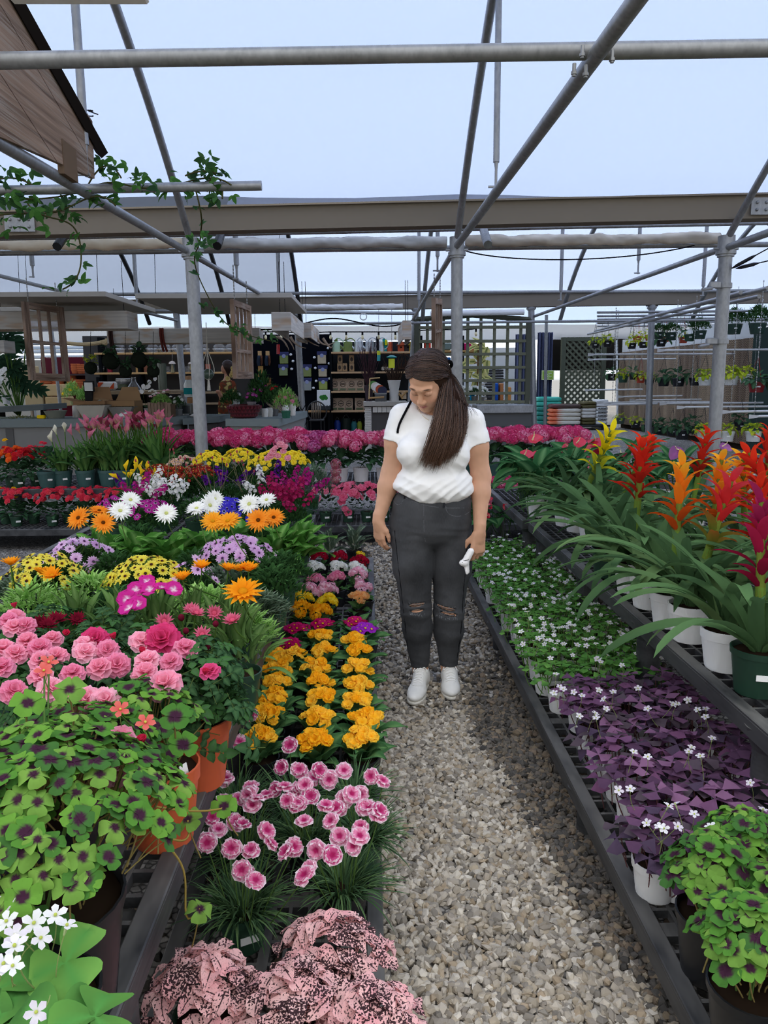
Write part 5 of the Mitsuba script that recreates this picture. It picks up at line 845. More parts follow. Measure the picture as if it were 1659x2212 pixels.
# callas
CALX = [(133, 'cream', 0.8, 'pale calla with a single cream bloom, leftmost of the callas'), (183, 'rose', 0.85, 'calla in a teal pot with one rosy bloom'), (232, 'plum', 1.0, 'tall calla with plum pink blooms, fourth pot in the front row of callas'), (262, 'pink', 1.0, 'calla behind the plum one, leaves mingling'), (292, 'pink', 1.12, 'tallest pink calla with many upright blooms'), (345, 'pink', 1.15, 'pink calla beside the hydrangeas, blooms darkening to plum'), (318, 'plum', 1.05, 'plum calla in the back row between the pink ones'), (205, 'pink', 0.95, 'calla half hidden behind the teal pots')]
for i, (u, kk, s, lab) in enumerate(CALX):
    Y = 7.55 if i < 4 or i == 5 else 7.75; c = P(u, 1000, Y=Y); k = thing('calla_lily', lab, 'flower'); zt = pot(k, 'teal', c[0], Y, UZ, tag=i < 4); leaves_x(k, CALLALEAF, (c[0], Y, zt - 0.01), 30 if i > 1 else 24, 0.09, 0, i, (-12, 12), (0.8 * s, 1.1 * s), inner=0.9)
    p, d, a, r = dome(3 if i < 2 else 12, 0.13, 0.14, i, 2.6)
    for j in range(len(p)): put(k, 'bloom', 'calla_' + (kk if j % 3 else 'pink' if i > 1 else kk), frame(np.array([c[0], Y, zt + 0.30 * s]) + p[j], d[j] + [0, -0.15, 0], r.uniform(0, 360), 0.92 + 0.15 * r.random()))
c = P(100, 1000, Y=7.5); k = thing('leafy_rose_bush', 'leafy dark green bush in a grey pot between begonias and callas', 'plant'); zt = pot(k, 'teal', c[0], 7.5, UZ, tag=True); leaves_x(k, BEGLEAF, (c[0], 7.5, zt), 60, 0.2, 0.2, 3, (-10, 50), (0.9, 1.3), inner=1.0); put(k, 'bloom', 'begonia_coral', frame(P(96, 957, Y=7.5), (0, -0.5, 1), 0, 0.9))
for i, (u, kk, lab) in enumerate(((10, ('orange', 'red'), 'orange begonia at the picture edge on the upper bench'), (42, ('orange', 'red', 'red'), 'orange and red begonia with a yellow bloom on the upper bench'), (65, ('coral', 'red'), 'red begonia next to the leafy bush on the upper bench'))):
    c = P(u, 1000, Y=7.55); k = thing('begonia', lab, 'flower'); zt = pot(k, 'green', c[0], 7.5 + 0.15 * (i != 1), UZ, tag=True); leaves_x(k, BEGLEAF, (c[0], 7.5 + 0.15 * (i != 1), zt), 44, 0.15, 0.14, i, (-20, 50), (0.9, 1.4), inner=0.9); 
    p, d, a, r = dome(15, 0.17, 0.12, i, 0.9)
    for j in range(15): put(k, 'flower_cluster', 'begonia_' + kk[j % len(kk)], frame(np.array([c[0], 7.5 + 0.15 * (i != 1), zt + 0.15]) + p[j], d[j] + [0, -0.4, 0], 40 * j, 1.1))
put('begonia_001', 'flower_cluster', 'begonia_yellow', frame(P(18, 952, Y=7.5), (0, -0.4, 1), 0, 1.0))
for i, u in enumerate((10, 32, 70, 110, 145, 180, 215, 250)):
    kk = 'coral'; Y = 7.28 if i % 2 else 7.42; c = P(u, 1080, Y=Y); k = thing('begonia', 'coral red begonia on the step bench, ' + ['first at the picture edge, with yellow blooms', 'second from the picture edge', 'third from the picture edge', 'fourth from the picture edge', 'fifth, under the callas', 'sixth, under the callas', 'seventh, above the orange gerberas', 'last, half hidden by orange gerberas'][i], 'flower'); zt = pot(k, 'green', c[0], Y, WZ, tag=i % 2 == 1)
    leaves_x(k, BEGLEAF, (c[0], Y, zt - 0.01), 36, 0.12, 0.11, i, (-20, 50), (0.8, 1.2), inner=0.9); p, d, a, r = dome(14, 0.14, 0.10, i, 0.9)
    for j in range(14): put(k, 'flower_cluster', 'begonia_' + ('yellow' if i == 0 and j % 2 else kk), frame(np.array([c[0], Y, zt + 0.14]) + p[j], d[j] + [0, -0.4, 0], 40 * j, 1.05))
for i, (u, n, s, lab) in enumerate(((703, 14, 1.0, 'pink azalea in a green pot, nearest the high bench corner'), (752, 22, 1.0, 'largest pink azalea with blooms trailing over its pot'), (792, 14, 1.0, 'pink azalea close to the woman\'s arm'), (828, 12, 1.0, 'pink azalea hidden behind the woman\'s arm'), (665, 8, 0.9, 'pink azalea mostly hidden behind the high bench'))):
    c = P(u, 1085, Y=7.32); k = thing('azalea', lab, 'flower'); zt = pot(k, 'green', c[0], 7.32, WZ, tag=True); leaves_x(k, BEGLEAF, (c[0], 7.32, zt), 26, 0.12, 0.14, i, (-10, 60), (0.5, 0.75), inner=1.0); dblooms(k, 'bloom', AZ, np.array([c[0], 7.30, zt + 0.10]), n, 0.15, 0.17, i + 3, 0.6, 1.35)
for u, v in ((745, 1100), (738, 1085), (752, 1108)): p = P(u, v, Y=7.2); bloom('azalea_001', 'bloom', AZ, p, 1.3, cam=1.0)
# tall red-stemmed bedding plants in front of the calla post
for i, (u, lab) in enumerate(((375, 'wispy plant with thin red flower stalks left of the calla post'), (470, 'wispy plant with thin red flower stalks past the calla post'), (540, 'wispy plant with red stalks before the pink hydrangeas'))):
    c = P(u, 1035, Y=5.7); Y = 5.3; c = P(u, 1040, Y=Y); k = thing('kangaroo_paw', lab, 'plant'); zt = pot(k, 'green', c[0], Y - 0.12, LH - 0.006); r = np.random.default_rng(i)
    for j in range(10):
        b = np.array([c[0], Y - 0.12, zt]); t = b + [r.uniform(-0.2, 0.2), r.uniform(-0.12, 0.12), r.uniform(0.2, 0.40)]; m = (b + t) / 2 + [r.uniform(-0.03, 0.03), 0, 0.04]
        put(k, 'stalk', shp(cat([tube(spline([b, m, t], 7), 0.0016, 4, '8a8062'), ball(0.006, 'b04a58', 1).x(tr(*t), sc(1, 1, 1.7))]), 'leaf', True))
    put(k, 'foliage', 'dark_foliage1', tr(c[0], Y - 0.12, zt - 0.02) @ sc(0.9, 0.9, 0.9), stuff=True)
# ------------------------------------------------------------------ the woman: signed distance shapes meshed by surface nets
def s_cone(a, b, ra, rb):
    a, b = np.asarray(a, float), np.asarray(b, float); ab = b - a; L2 = ab @ ab
    lo, hi = np.minimum(a - ra, b - rb), np.maximum(a + ra, b + rb)
    def f(p):
        h = np.clip(((p - a) @ ab) / L2, 0, 1); return np.linalg.norm(p - a - h[..., None] * ab, axis=-1) - (ra + (rb - ra) * h)
    return f, lo, hi
def s_ell(c, r, R=None):
    c, r = np.asarray(c, float), np.asarray(r, float); m = r.max()
    def f(p):
        q = p - c
        if R is not None: q = q @ R
        k0 = np.linalg.norm(q / r, axis=-1); k1 = np.linalg.norm(q / (r * r), axis=-1) + 1e-9; return k0 * (k0 - 1) / k1
    return f, c - m, c + m
def s_grp(prims):
    return (lambda p: ev(prims, p)), np.min([q[0][1] for q in prims], 0) - 0.03, np.max([q[0][2] for q in prims], 0) + 0.03
def ev(prims, p):
    d = np.full(p.shape[:-1], 1.0)
    for (f, lo, hi), k, op in prims:
        e = f(p)
        if op < 0: h = np.clip(0.5 - 0.5 * (d + e) / k, 0, 1); d = d * (1 - h) - e * h + k * h * (1 - h)
        else: h = np.clip(0.5 + 0.5 * (d - e) / k, 0, 1); d = d * (1 - h) + e * h - k * h * (1 - h)
    return d
def nets(prims, lo, hi, step, post=None):
    lo, hi = np.asarray(lo, float), np.asarray(hi, float); n = np.ceil((hi - lo) / step).astype(int) + 1
    ax = [lo[i] + step * np.arange(n[i]) for i in range(3)]; D = np.full(n, 1.0)
    for (f, a, b), k, op in prims:
        mg = 1.6 * k + 3 * step; i0 = np.clip(((a - mg - lo) / step).astype(int), 0, n); i1 = np.clip(((b + mg - lo) / step).astype(int) + 2, 0, n)
        if (i1 <= i0).any(): continue
        sl = tuple(slice(i0[j], i1[j]) for j in range(3)); p = np.stack(np.meshgrid(*[ax[j][sl[j]] for j in range(3)], indexing='ij'), -1); e, d = f(p), D[sl]
        if op < 0: h = np.clip(0.5 - 0.5 * (d + e) / k, 0, 1); D[sl] = d * (1 - h) - e * h + k * h * (1 - h)
        else: h = np.clip(0.5 + 0.5 * (d - e) / k, 0, 1); D[sl] = d * (1 - h) + e * h - k * h * (1 - h)
    if post is not None: D = post(np.stack(np.meshgrid(*ax, indexing='ij'), -1), D)
    S = D < 0; c = sum(S[i:n[0] - 1 + i, j:n[1] - 1 + j, k:n[2] - 1 + k].astype(int) for i in (0, 1) for j in (0, 1) for k in (0, 1)); act = (c > 0) & (c < 8)
    idx = np.full(act.shape, -1); cells = np.argwhere(act); idx[tuple(cells.T)] = np.arange(len(cells)); acc, cnt = np.zeros((len(cells), 3)), np.zeros(len(cells))
    corners = [(i, j, k) for i in (0, 1) for j in (0, 1) for k in (0, 1)]
    for a in corners:
        for axn in range(3):
            if a[axn]: continue
            b = list(a); b[axn] = 1; da, db = D[tuple((cells + a).T)], D[tuple((cells + b).T)]; m = (da < 0) != (db < 0); t = da[m] / (da[m] - db[m]); q = (cells[m] + a).astype(float); q[:, axn] += t; acc[m] += q; cnt[m] += 1
    V = lo + step * acc / np.maximum(cnt, 1)[:, None]; F = []
    for axn in range(3):
        b = [0, 0, 0]; b[axn] = 1; u, v = [(1, 2), (2, 0), (0, 1)][axn]; A = S[:n[0] - b[0], :n[1] - b[1], :n[2] - b[2]]; B = S[b[0]:, b[1]:, b[2]:]
        E = np.argwhere(A != B); E = E[(E[:, u] > 0) & (E[:, v] > 0) & (E[:, u] < n[u] - 1) & (E[:, v] < n[v] - 1)]; du, dv = np.eye(3, dtype=int)[u], np.eye(3, dtype=int)[v]
        q = np.stack([idx[tuple((E - du - dv).T)], idx[tuple((E - dv).T)], idx[tuple(E.T)], idx[tuple((E - du).T)]], 1); fl = ~A[tuple(E.T)]; q[fl] = q[fl][:, ::-1]; F.append(q[(q >= 0).all(1)])
    return Me(V, np.vstack(F))
PY = 3.66
def W(u, v, dy=0.0): return P(u, v, Y=PY + dy)
def chain(pts, rs, k=0.02): return [(s_cone(pts[i], pts[i + 1], rs[i], rs[i + 1]), k, 1) for i in range(len(pts) - 1)]
SKIN = hexc('d09f80')
# head, in its own frame: face towards -y
HM = np.eye(4); HM[:3, 3] = W(922, 823, -0.045); HM = HM @ ro('y', 4) @ ro('z', -24) @ ro('x', 41) @ sc(1.07)
def hp(*p): return (HM @ np.array([*p, 1.0]))[:3]
HR = HM[:3, :3] / 1.07
def he(c, r): return s_ell(hp(*c), np.asarray(r) * 1.07, HR)
def hc(a, b, ra, rb): return s_cone(hp(*a), hp(*b), ra, rb)
neckb, neckt = W(945, 893, 0.05), hp(0, 0.035, -0.06)
head = [(he((0, 0.012, 0.03), (0.074, 0.095, 0.088)), 0.01, 1), (he((0, -0.026, -0.042), (0.060, 0.064, 0.076)), 0.03, 1), (he((0, -0.066, -0.094), (0.024, 0.022, 0.020)), 0.03, 1)]
for s in (-1, 1): head += [(he((s * 0.036, -0.060, -0.040), (0.028, 0.026, 0.030)), 0.025, 1), (hc((s * 0.010, -0.086, 0.020), (s * 0.042, -0.074, 0.022), 0.012, 0.010), 0.014, 1)]
for s in (-1, 1): head += [(he((s * 0.031, -0.098, 0.004), (0.017, 0.014, 0.011)), 0.012, -1), (he((s * 0.031, -0.078, 0.001), (0.0165, 0.0145, 0.0125)), 0.004, 1)]
head += [(hc((0, -0.086, 0.006), (0, -0.108, -0.032), 0.0085, 0.0115), 0.012, 1), (he((0, -0.103, -0.040), (0.013, 0.011, 0.009)), 0.01, 1)]
for s in (-1, 1): head += [(he((s * 0.012, -0.096, -0.039), (0.0085, 0.010, 0.008)), 0.008, 1), (he((s * 0.0755, 0.014, -0.006), (0.010, 0.020, 0.031)), 0.006, 1)]
for s in (-1, 1): head += [(hc((0, -0.0925, -0.0600), (s * 0.021, -0.0830, -0.0635), 0.0062, 0.0030), 0.006, 1), (hc((0, -0.0915, -0.0715), (s * 0.018, -0.0830, -0.0670), 0.0070, 0.0035), 0.006, 1)]
head += [(hc((-0.021, -0.091, -0.0648), (0.021, -0.091, -0.0648), 0.0016, 0.0016), 0.003, -1), ((s_cone(neckt, neckb, 0.050, 0.056)), 0.03, 1), ((s_cone(neckb, neckb + [0, 0.01, -0.10], 0.056, 0.09)), 0.04, 1)]
hm = nets(head, hp(0, 0, 0) - [0.2, 0.2, 0.24], hp(0, 0, 0) + [0.2, 0.2, 0.17], 0.0026)
q = (hm.v - HM[:3, 3]) @ HR / 1.07
def near(c, r, soft=0.4): return np.clip((1 - np.linalg.norm((q - np.asarray(c)) / np.asarray(r), axis=1)) / soft, 0, 1)[:, None]
hcol = np.tile(SKIN, (len(q), 1)); hcol = hcol * (1 - 0.10 * meshkit.noise(q * 60)[:, None] * 0.6)
def tint(m, c): 
    global hcol; hcol = hcol * (1 - m) + hexc(c) * m
for s in (-1, 1): tint(near((s * 0.042, -0.07, -0.035), (0.03, 0.04, 0.025), 1) * 0.45, 'd08a78'); tint(near((s * 0.031, -0.088, 0.003), (0.020, 0.02, 0.014), 0.8) * 0.45, 'a87a66'); tint(near((s * 0.030, -0.088, -0.0085), (0.020, 0.014, 0.0042), 0.5), '2a1d18'); tint(near((s * 0.030, -0.085, 0.0245), (0.022, 0.02, 0.0050), 0.5) * 0.9, '4a3428'); tint(near((s * 0.012, -0.10, -0.046), (0.005, 0.01, 0.003), 0.5) * 0.8, '7a4638')
tint(near((0, -0.088, -0.066), (0.024, 0.02, 0.0105), 0.5) * 0.8, 'b8646a'); tint(near((0, -0.1, -0.0648), (0.021, 0.02, 0.0014), 0.6) * 0.8, '6a2f34'); tint(near((0, -0.11, -0.035), (0.015, 0.012, 0.015), 1) * 0.35, 'cf8674')
hm.c = hcol
# arms and hands
def hand(wrist, R, sgn, curl, spread=0.0, tcl=0.0):
    """palm and five fingers from the wrist along -z; palm towards sgn*x, thumb side -y"""
    def w(p): return wrist + R @ (np.asarray(p, float) * [sgn, 1, 1])
    pr = []; ys = [-0.027, -0.009, 0.009, 0.025]; ln = [0.068, 0.076, 0.070, 0.054]; ends = {}
    for i in range(4):
        kz = -0.088 + 0.006 * abs(i - 1.2); base = np.array([0.002, ys[i] * 0.62, -0.012]); kn = np.array([0.0, ys[i], kz]); pr.append((s_cone(w(base), w(kn), 0.0150, 0.0112), 0.014, 1))
        a = 0.0; p = kn; d2 = spread * (i - 1.5)
        for j, fr in enumerate((0.45, 0.30, 0.25)):
            a += math.radians(curl[j] * (1 + 0.12 * i)); d = np.array([math.sin(a), d2 * math.cos(a), -math.cos(a)]); n = p + d * ln[i] * fr * 1.08; ra = (0.0098, 0.0088, 0.0080)[j]; rb = (0.0088, 0.0080, 0.0064)[j]
            pr.append((s_cone(w(p), w(n), ra * 0.95, rb * 0.95), 0.0035, 1)); p = n
        ends[i] = (w(p), w(p) - w(p - d))
    t = [np.array([0.004, -0.018, -0.018]), np.array([0.012 + tcl, -0.040, -0.046]), np.array([0.018 + tcl * 1.5, -0.047, -0.074]), np.array([0.022 + 2 * tcl, -0.046, -0.098])]
    pr += [(s_cone(w(t[0]), w(t[1]), 0.0165, 0.0125), 0.012, 1), (s_cone(w(t[1]), w(t[2]), 0.0118, 0.0100), 0.006, 1), (s_cone(w(t[2]), w(t[3]), 0.0098, 0.0074), 0.004, 1)]
    pr.append((s_cone(w((0, 0, 0.03)), w((0.001, 0, -0.03)), 0.022, 0.021), 0.015, 1)); ends['t'] = (w(t[3]), w(t[3]) - w(t[2])); return pr, ends
shL, elL, wrL = W(868, 899, 0.05), W(845, 1022, 0.045), W(817, 1126, -0.02)
shR, elR, wrR = W(1020, 908, 0.05), W(1039, 1030, 0.045), W(1036, 1150, -0.065)
def armp(a, b, c): 
    m = b + (c - b) * 0.28; return [(s_cone(a, a + (b - a) * 0.45, 0.050, 0.056), 0.02, 1), (s_cone(a + (b - a) * 0.45, b, 0.056, 0.044), 0.03, 1), (s_cone(b, m, 0.045, 0.044), 0.03, 1), (s_cone(m, c, 0.044, 0.0265), 0.03, 1)]
RL_ = (ro('x', 4) @ ro('y', -3) @ ro('z', 42))[:3, :3]; RR_ = (ro('y', 6) @ ro('x', -6) @ ro('z', -72))[:3, :3]
hL, eL = hand(wrL, RL_, 1, (14, 24, 16), 0.03); hR, eR = hand(wrR, RR_ * 1.10, -1, (26, 40, 26), 0.02, 0.012)
armL, armR = armp(shL, elL, wrL), armp(shR, elR, wrR)
mL = nets(armL + hL, np.minimum(shL, wrL) - [0.12, 0.12, 0.24], np.maximum(shL, wrL) + [0.12, 0.12, 0.08], 0.0034); mR = nets(armR + hR, np.minimum(shR, wrR) - [0.14, 0.12, 0.24], np.maximum(shR, wrR) + [0.12, 0.12, 0.08], 0.0034)
for m, en in ((mL, eL), (mR, eR)):
    m.c = np.tile(SKIN, (len(m.v), 1)) * (1 - 0.08 * meshkit.noise(m.v * 45)[:, None])
    for key, (tip, d) in en.items():
        dd = np.linalg.norm(m.v - tip, axis=1); k = np.clip((0.011 - dd) / 0.004, 0, 1)[:, None] * 0.45; m.c = m.c * (1 - k) + hexc('c98c7c') * k
# trunk and legs
hip = W(930, 1130, 0.0); waist = W(936, 1060, 0.01); chest = W(938, 965, 0.03); shc = W(943, 900, 0.06)
def leg(xo, kn, an, rth):
    return [(s_cone(xo, xo + (kn - xo) * 0.35, rth, rth * 0.93), 0.03, 1), (s_cone(xo + (kn - xo) * 0.35, kn, rth * 0.93, 0.072), 0.04, 1), (s_cone(kn, kn + (an - kn) * 0.3, 0.070, 0.070), 0.03, 1), (s_cone(kn + (an - kn) * 0.3, an, 0.070, 0.043), 0.03, 1)]
thL, knL, anL = W(889, 1165, 0.0), W(899, 1318, -0.03), W(908, 1445, 0.03)
thR, knR, anR = W(978, 1170, 0.02), W(969, 1325, -0.01), W(969, 1443, 0.04)
legL_, legR_ = leg(thL, knL, anL, 0.101), leg(thR, knR, anR, 0.099)
pelvis = [(s_ell(hip + [0, 0.015, 0.0], (0.200, 0.135, 0.13)), 0.03, 1), (s_ell(W(934, 1085, 0.01), (0.188, 0.125, 0.10)), 0.05, 1), (s_ell(W(893, 1150, 0.09), (0.10, 0.085, 0.10)), 0.04, 1), (s_ell(W(975, 1150, 0.09), (0.10, 0.085, 0.10)), 0.04, 1)]
trunk = [(s_ell(W(936, 1045, 0.0), (0.178, 0.125, 0.13)), 0.03, 1), (s_ell(chest, (0.172, 0.118, 0.16)), 0.06, 1), (s_ell(W(893, 978, -0.068), (0.080, 0.070, 0.078)), 0.045, 1), (s_ell(W(978, 982, -0.062), (0.082, 0.070, 0.080)), 0.045, 1),
         (s_cone(W(892, 893, 0.055), W(995, 900, 0.055), 0.052, 0.052), 0.06, 1), (s_ell(W(938, 1050, -0.055), (0.12, 0.075, 0.085)), 0.05, 1)]
lower = [(s_grp(pelvis + legL_), 0.005, 1), (s_grp(pelvis + legR_), 0.005, 1)]
lo, hi = W(820, 1540, 0) - [0.02, 0.32, 0.1], W(1060, 860, 0) + [0.06, 0.30, 0.02]
def shrink(pr, g): return [((lambda p, f=f: f(p) + g, a, b), k, o) for (f, a, b), k, o in pr]
body = nets(shrink(trunk + pelvis, 0.03) + shrink(lower, 0.007) + [(s_cone(anL, anL - [0, -0.005, 0.09], 0.036, 0.034), 0.02, 1), (s_cone(anR, anR - [0, -0.005, 0.09], 0.036, 0.034), 0.02, 1)], lo, hi, 0.007); body.c = np.tile(SKIN, (len(body.v), 1))
person = solo('person', 'woman in white t-shirt and black ripped jeans standing on the gravel path looking down', 'person', shp(cat([body, hm, mL, mR]), 'skin', True))
nails = []
for en in (eL, eR):
    for key, (tip, d) in en.items():
        dn = d / np.linalg.norm(d); out = np.array([0, -1.0, 0]) - dn * (-dn[1]); out /= np.linalg.norm(out); nails.append(ball(1, '2f3b44', 1).x(frame(tip - dn * 0.0025 + out * 0.0052, out) @ sc(0.0046, 0.0046, 0.0022)))
put('person', 'fingernails', shp(cat(nails), 'gloss', True))
# shirt
def hemz(x): return 0.0
def shirt_post(p, d):
    wz = meshkit.fbm(p * [16, 8, 26], 2, seed=4) - 0.5; low = np.clip((1.22 - p[..., 2]) / 0.22, 0, 1); fold = (np.abs(np.sin(p[..., 2] * 34 + p[..., 0] * 22 + 4.5 * meshkit.noise(p * 9))) - 0.5) * 0.007 * (0.3 + 1.4 * meshkit.noise(p * 7 + 3)) + (np.abs(np.sin(p[..., 2] * 60 - p[..., 0] * 52 + 4 * meshkit.noise(p * 11 + 5))) - 0.5) * 0.005 * (0.2 + 1.6 * meshkit.noise(p * 8 + 9))
    return d + low * fold + wz * 0.009
sleeveL, sleeveR = shL + (elL - shL) * 0.44, shR + (elR - shR) * 0.42
def capcut(f3, a, b):   # keep the part of the sleeve before plane at b
    f, lo_, hi_ = f3; n = (b - a) / np.linalg.norm(b - a); return (lambda p: np.maximum(f(p), (p - b) @ n)), lo_, hi_
sh = trunk + [(capcut(s_cone(shL, sleeveL + (elL - shL) * 0.1, 0.060, 0.074), shL, sleeveL), 0.035, 1), (capcut(s_cone(shR, sleeveR + (elR - shR) * 0.1, 0.060, 0.074), shR, sleeveR), 0.035, 1),
              (s_ell(W(936, 1052, 0.0), (0.192, 0.138, 0.085)), 0.04, 1)]
nk = W(934, 884, -0.03)
sh = sh + [(s_ell(nk + [0, 0.0, 0.014], (0.082, 0.10, 0.042)), 0.006, -1)]
for a, b, r in ((sleeveL, elL, 0.0595), (sleeveR, elR, 0.0595)): n_ = (b - a) / np.linalg.norm(b - a); sh.append((s_cone(a - n_ * 0.03, a + n_ * 0.06, r, r), 0.003, -1))
pa, pb, pc = W(850, 1052, -0.1), W(905, 1076, -0.1), W(1022, 1088, -0.1)
def hemcut(p): 
    zz = np.interp(p[..., 0], [pa[0], pb[0], pc[0]], [pa[2], pb[2], pc[2]]) - 0.020; return zz - p[..., 2]
def sp(p, d): return np.maximum(shirt_post(p, d), hemcut(p))
shm = nets(sh, lo - [0.08, 0, 0] + [0, 0, 0.65], hi + [0.1, 0.0, 0.04], 0.0055, sp); shm.c = np.tile(hexc('f1f0ed'), (len(shm.v), 1))
put('person', 't_shirt', shp(shm, 'matte', True), label='white short-sleeved t-shirt tucked at the waist')
# jeans
def jeans_post(p, d):
    kx = np.exp(-((p[..., 2] - knL[2]) / 0.09) ** 2) + np.exp(-((p[..., 2] - 0.14) / 0.07) ** 2) + 0.8 * np.exp(-((p[..., 2] - hip[2] + 0.03) / 0.07) ** 2)
    return d + kx * (0.0012 * np.sin(p[..., 2] * 150 + 5 * meshkit.noise(p * 14) + p[..., 0] * 20)) + 0.003 * (meshkit.noise(p * [20, 20, 35]) - 0.5)
jz0 = W(920, 1441, 0)[2]
def jp(p, d): return np.maximum(np.maximum(jeans_post(p, d), jz0 - p[..., 2]), p[..., 2] - (np.interp(p[..., 0], [pa[0], pb[0], pc[0]], [pa[2], pb[2], pc[2]]) + 0.050))
jr = list(lower)
def frontof(pr, x, z, y0=PY - 0.4, y1=PY + 0.15, n=240):
    y = np.linspace(y0, y1, n); d = ev(pr, np.stack([np.full(n, x), y, np.full(n, z)], 1)); i = np.argmax(d < 0); return y[i] if d[i] < 0 else None
for (u0, v0, u1, v1, th) in ((884, 1307, 916, 1302, 0.010), (886, 1318, 914, 1315, 0.009), (943, 1311, 984, 1318, 0.008), (952, 1324, 986, 1329, 0.010)):
    xs = np.linspace(0, 1, 5); pts = []
    for t in xs:
        q_ = W(u0 + (u1 - u0) * t, v0 + (v1 - v0) * t, -0.08); yy = frontof(jr, q_[0], q_[2]); pts.append([q_[0], yy if yy else q_[1], q_[2]])
    for i in range(4): jr = jr + [(s_cone(pts[i], pts[i + 1], th * (0.7 + 0.3 * (i > 0)), th * (0.7 + 0.3 * (i < 3))), 0.002, -1)]
jm = nets(jr, lo - [0.03, 0, 0], hi - [0, 0, 0.42], 0.0046, jp); put('person', 'jeans', shp(jm, 'denim', True), label='black skinny jeans ripped at both knees')
jr0 = list(lower)
def drape(pr, uv_, off, r, c, n=14, flat=1.0):
    pts = []
    for u, v in spline([(a, b, 0) for a, b in uv_], n)[:, :2]:
        p_ = W(u, v, -0.1); y = frontof(pr, p_[0], p_[2]); pts.append([p_[0], (y if y else p_[1]) - off, p_[2]])
    return tube(pts, r, 6, c)
seams = [drape(jr0, L, 0.0008, 0.0012, '66676b') for L in (((852, 1088), (862, 1094), (872, 1082), (874, 1070)), ((962, 1092), (968, 1108), (990, 1116), (1017, 1110)), ((914, 1082), (915, 1120), (916, 1150), (919, 1170)), ((856, 1066), (900, 1086), (960, 1096), (1015, 1100)))]
seams += [drape(jr0, L, 0.0016, 0.0014, '1b1c1f') for L in (((853, 1150), (862, 1235), (872, 1320), (884, 1436)), ((1014, 1160), (1005, 1260), (1001, 1330), (992, 1436)))]
seams += [drape(jr0, ((u, v), (u - 1, v + 8), (u - 2, v + 17)), 0.004, 0.0045, '2c2d31', 5) for u, v in ((876, 1062), (960, 1078))]
put('person', 'jeans_stitching', shp(cat(seams), 'matte', True))
fr_ = []; rr_ = np.random.default_rng(2)
for u0, u1, v0, v1, sl in ((882, 918, 1301, 1321, -0.1), (942, 988, 1308, 1331, 0.16)):
    for i in range(11):
        v = v0 + (v1 - v0) * (i + rr_.uniform(0, 0.8)) / 11; t0, t1 = u0 + rr_.uniform(0, 6), u1 - rr_.uniform(0, 6); fr_.append(drape(jr0, ((t0, v + sl * 0), ((t0 + t1) / 2, v + sl * 18 + rr_.uniform(-1, 1)), (t1, v + sl * 36)), -0.0035, 0.0011, '1b1b1d' if i % 3 else '77797d', 7))
for u0, u1, v0, v1 in ((882, 918, 1301, 1324), (942, 988, 1310, 1334)):
    for i in range(34):
        u = rr_.uniform(u0, u1); v = v0 + (v1 - v0) * (rr_.random() < 0.5) + rr_.uniform(-2, 2) + (u - u0) * 0.08; p_ = W(u, v, -0.1); y = frontof(jr0, p_[0], p_[2])
        if y: fr_.append(tube([[p_[0], y - 0.001, p_[2]], [p_[0] + rr_.uniform(-0.004, 0.004), y - 0.004, p_[2] - rr_.uniform(0.004, 0.010)]], [0.0008, 0.0005], 4, '8d9094'))
put('person', 'frayed_threads', shp(cat(fr_), 'matte', True), stuff=True)
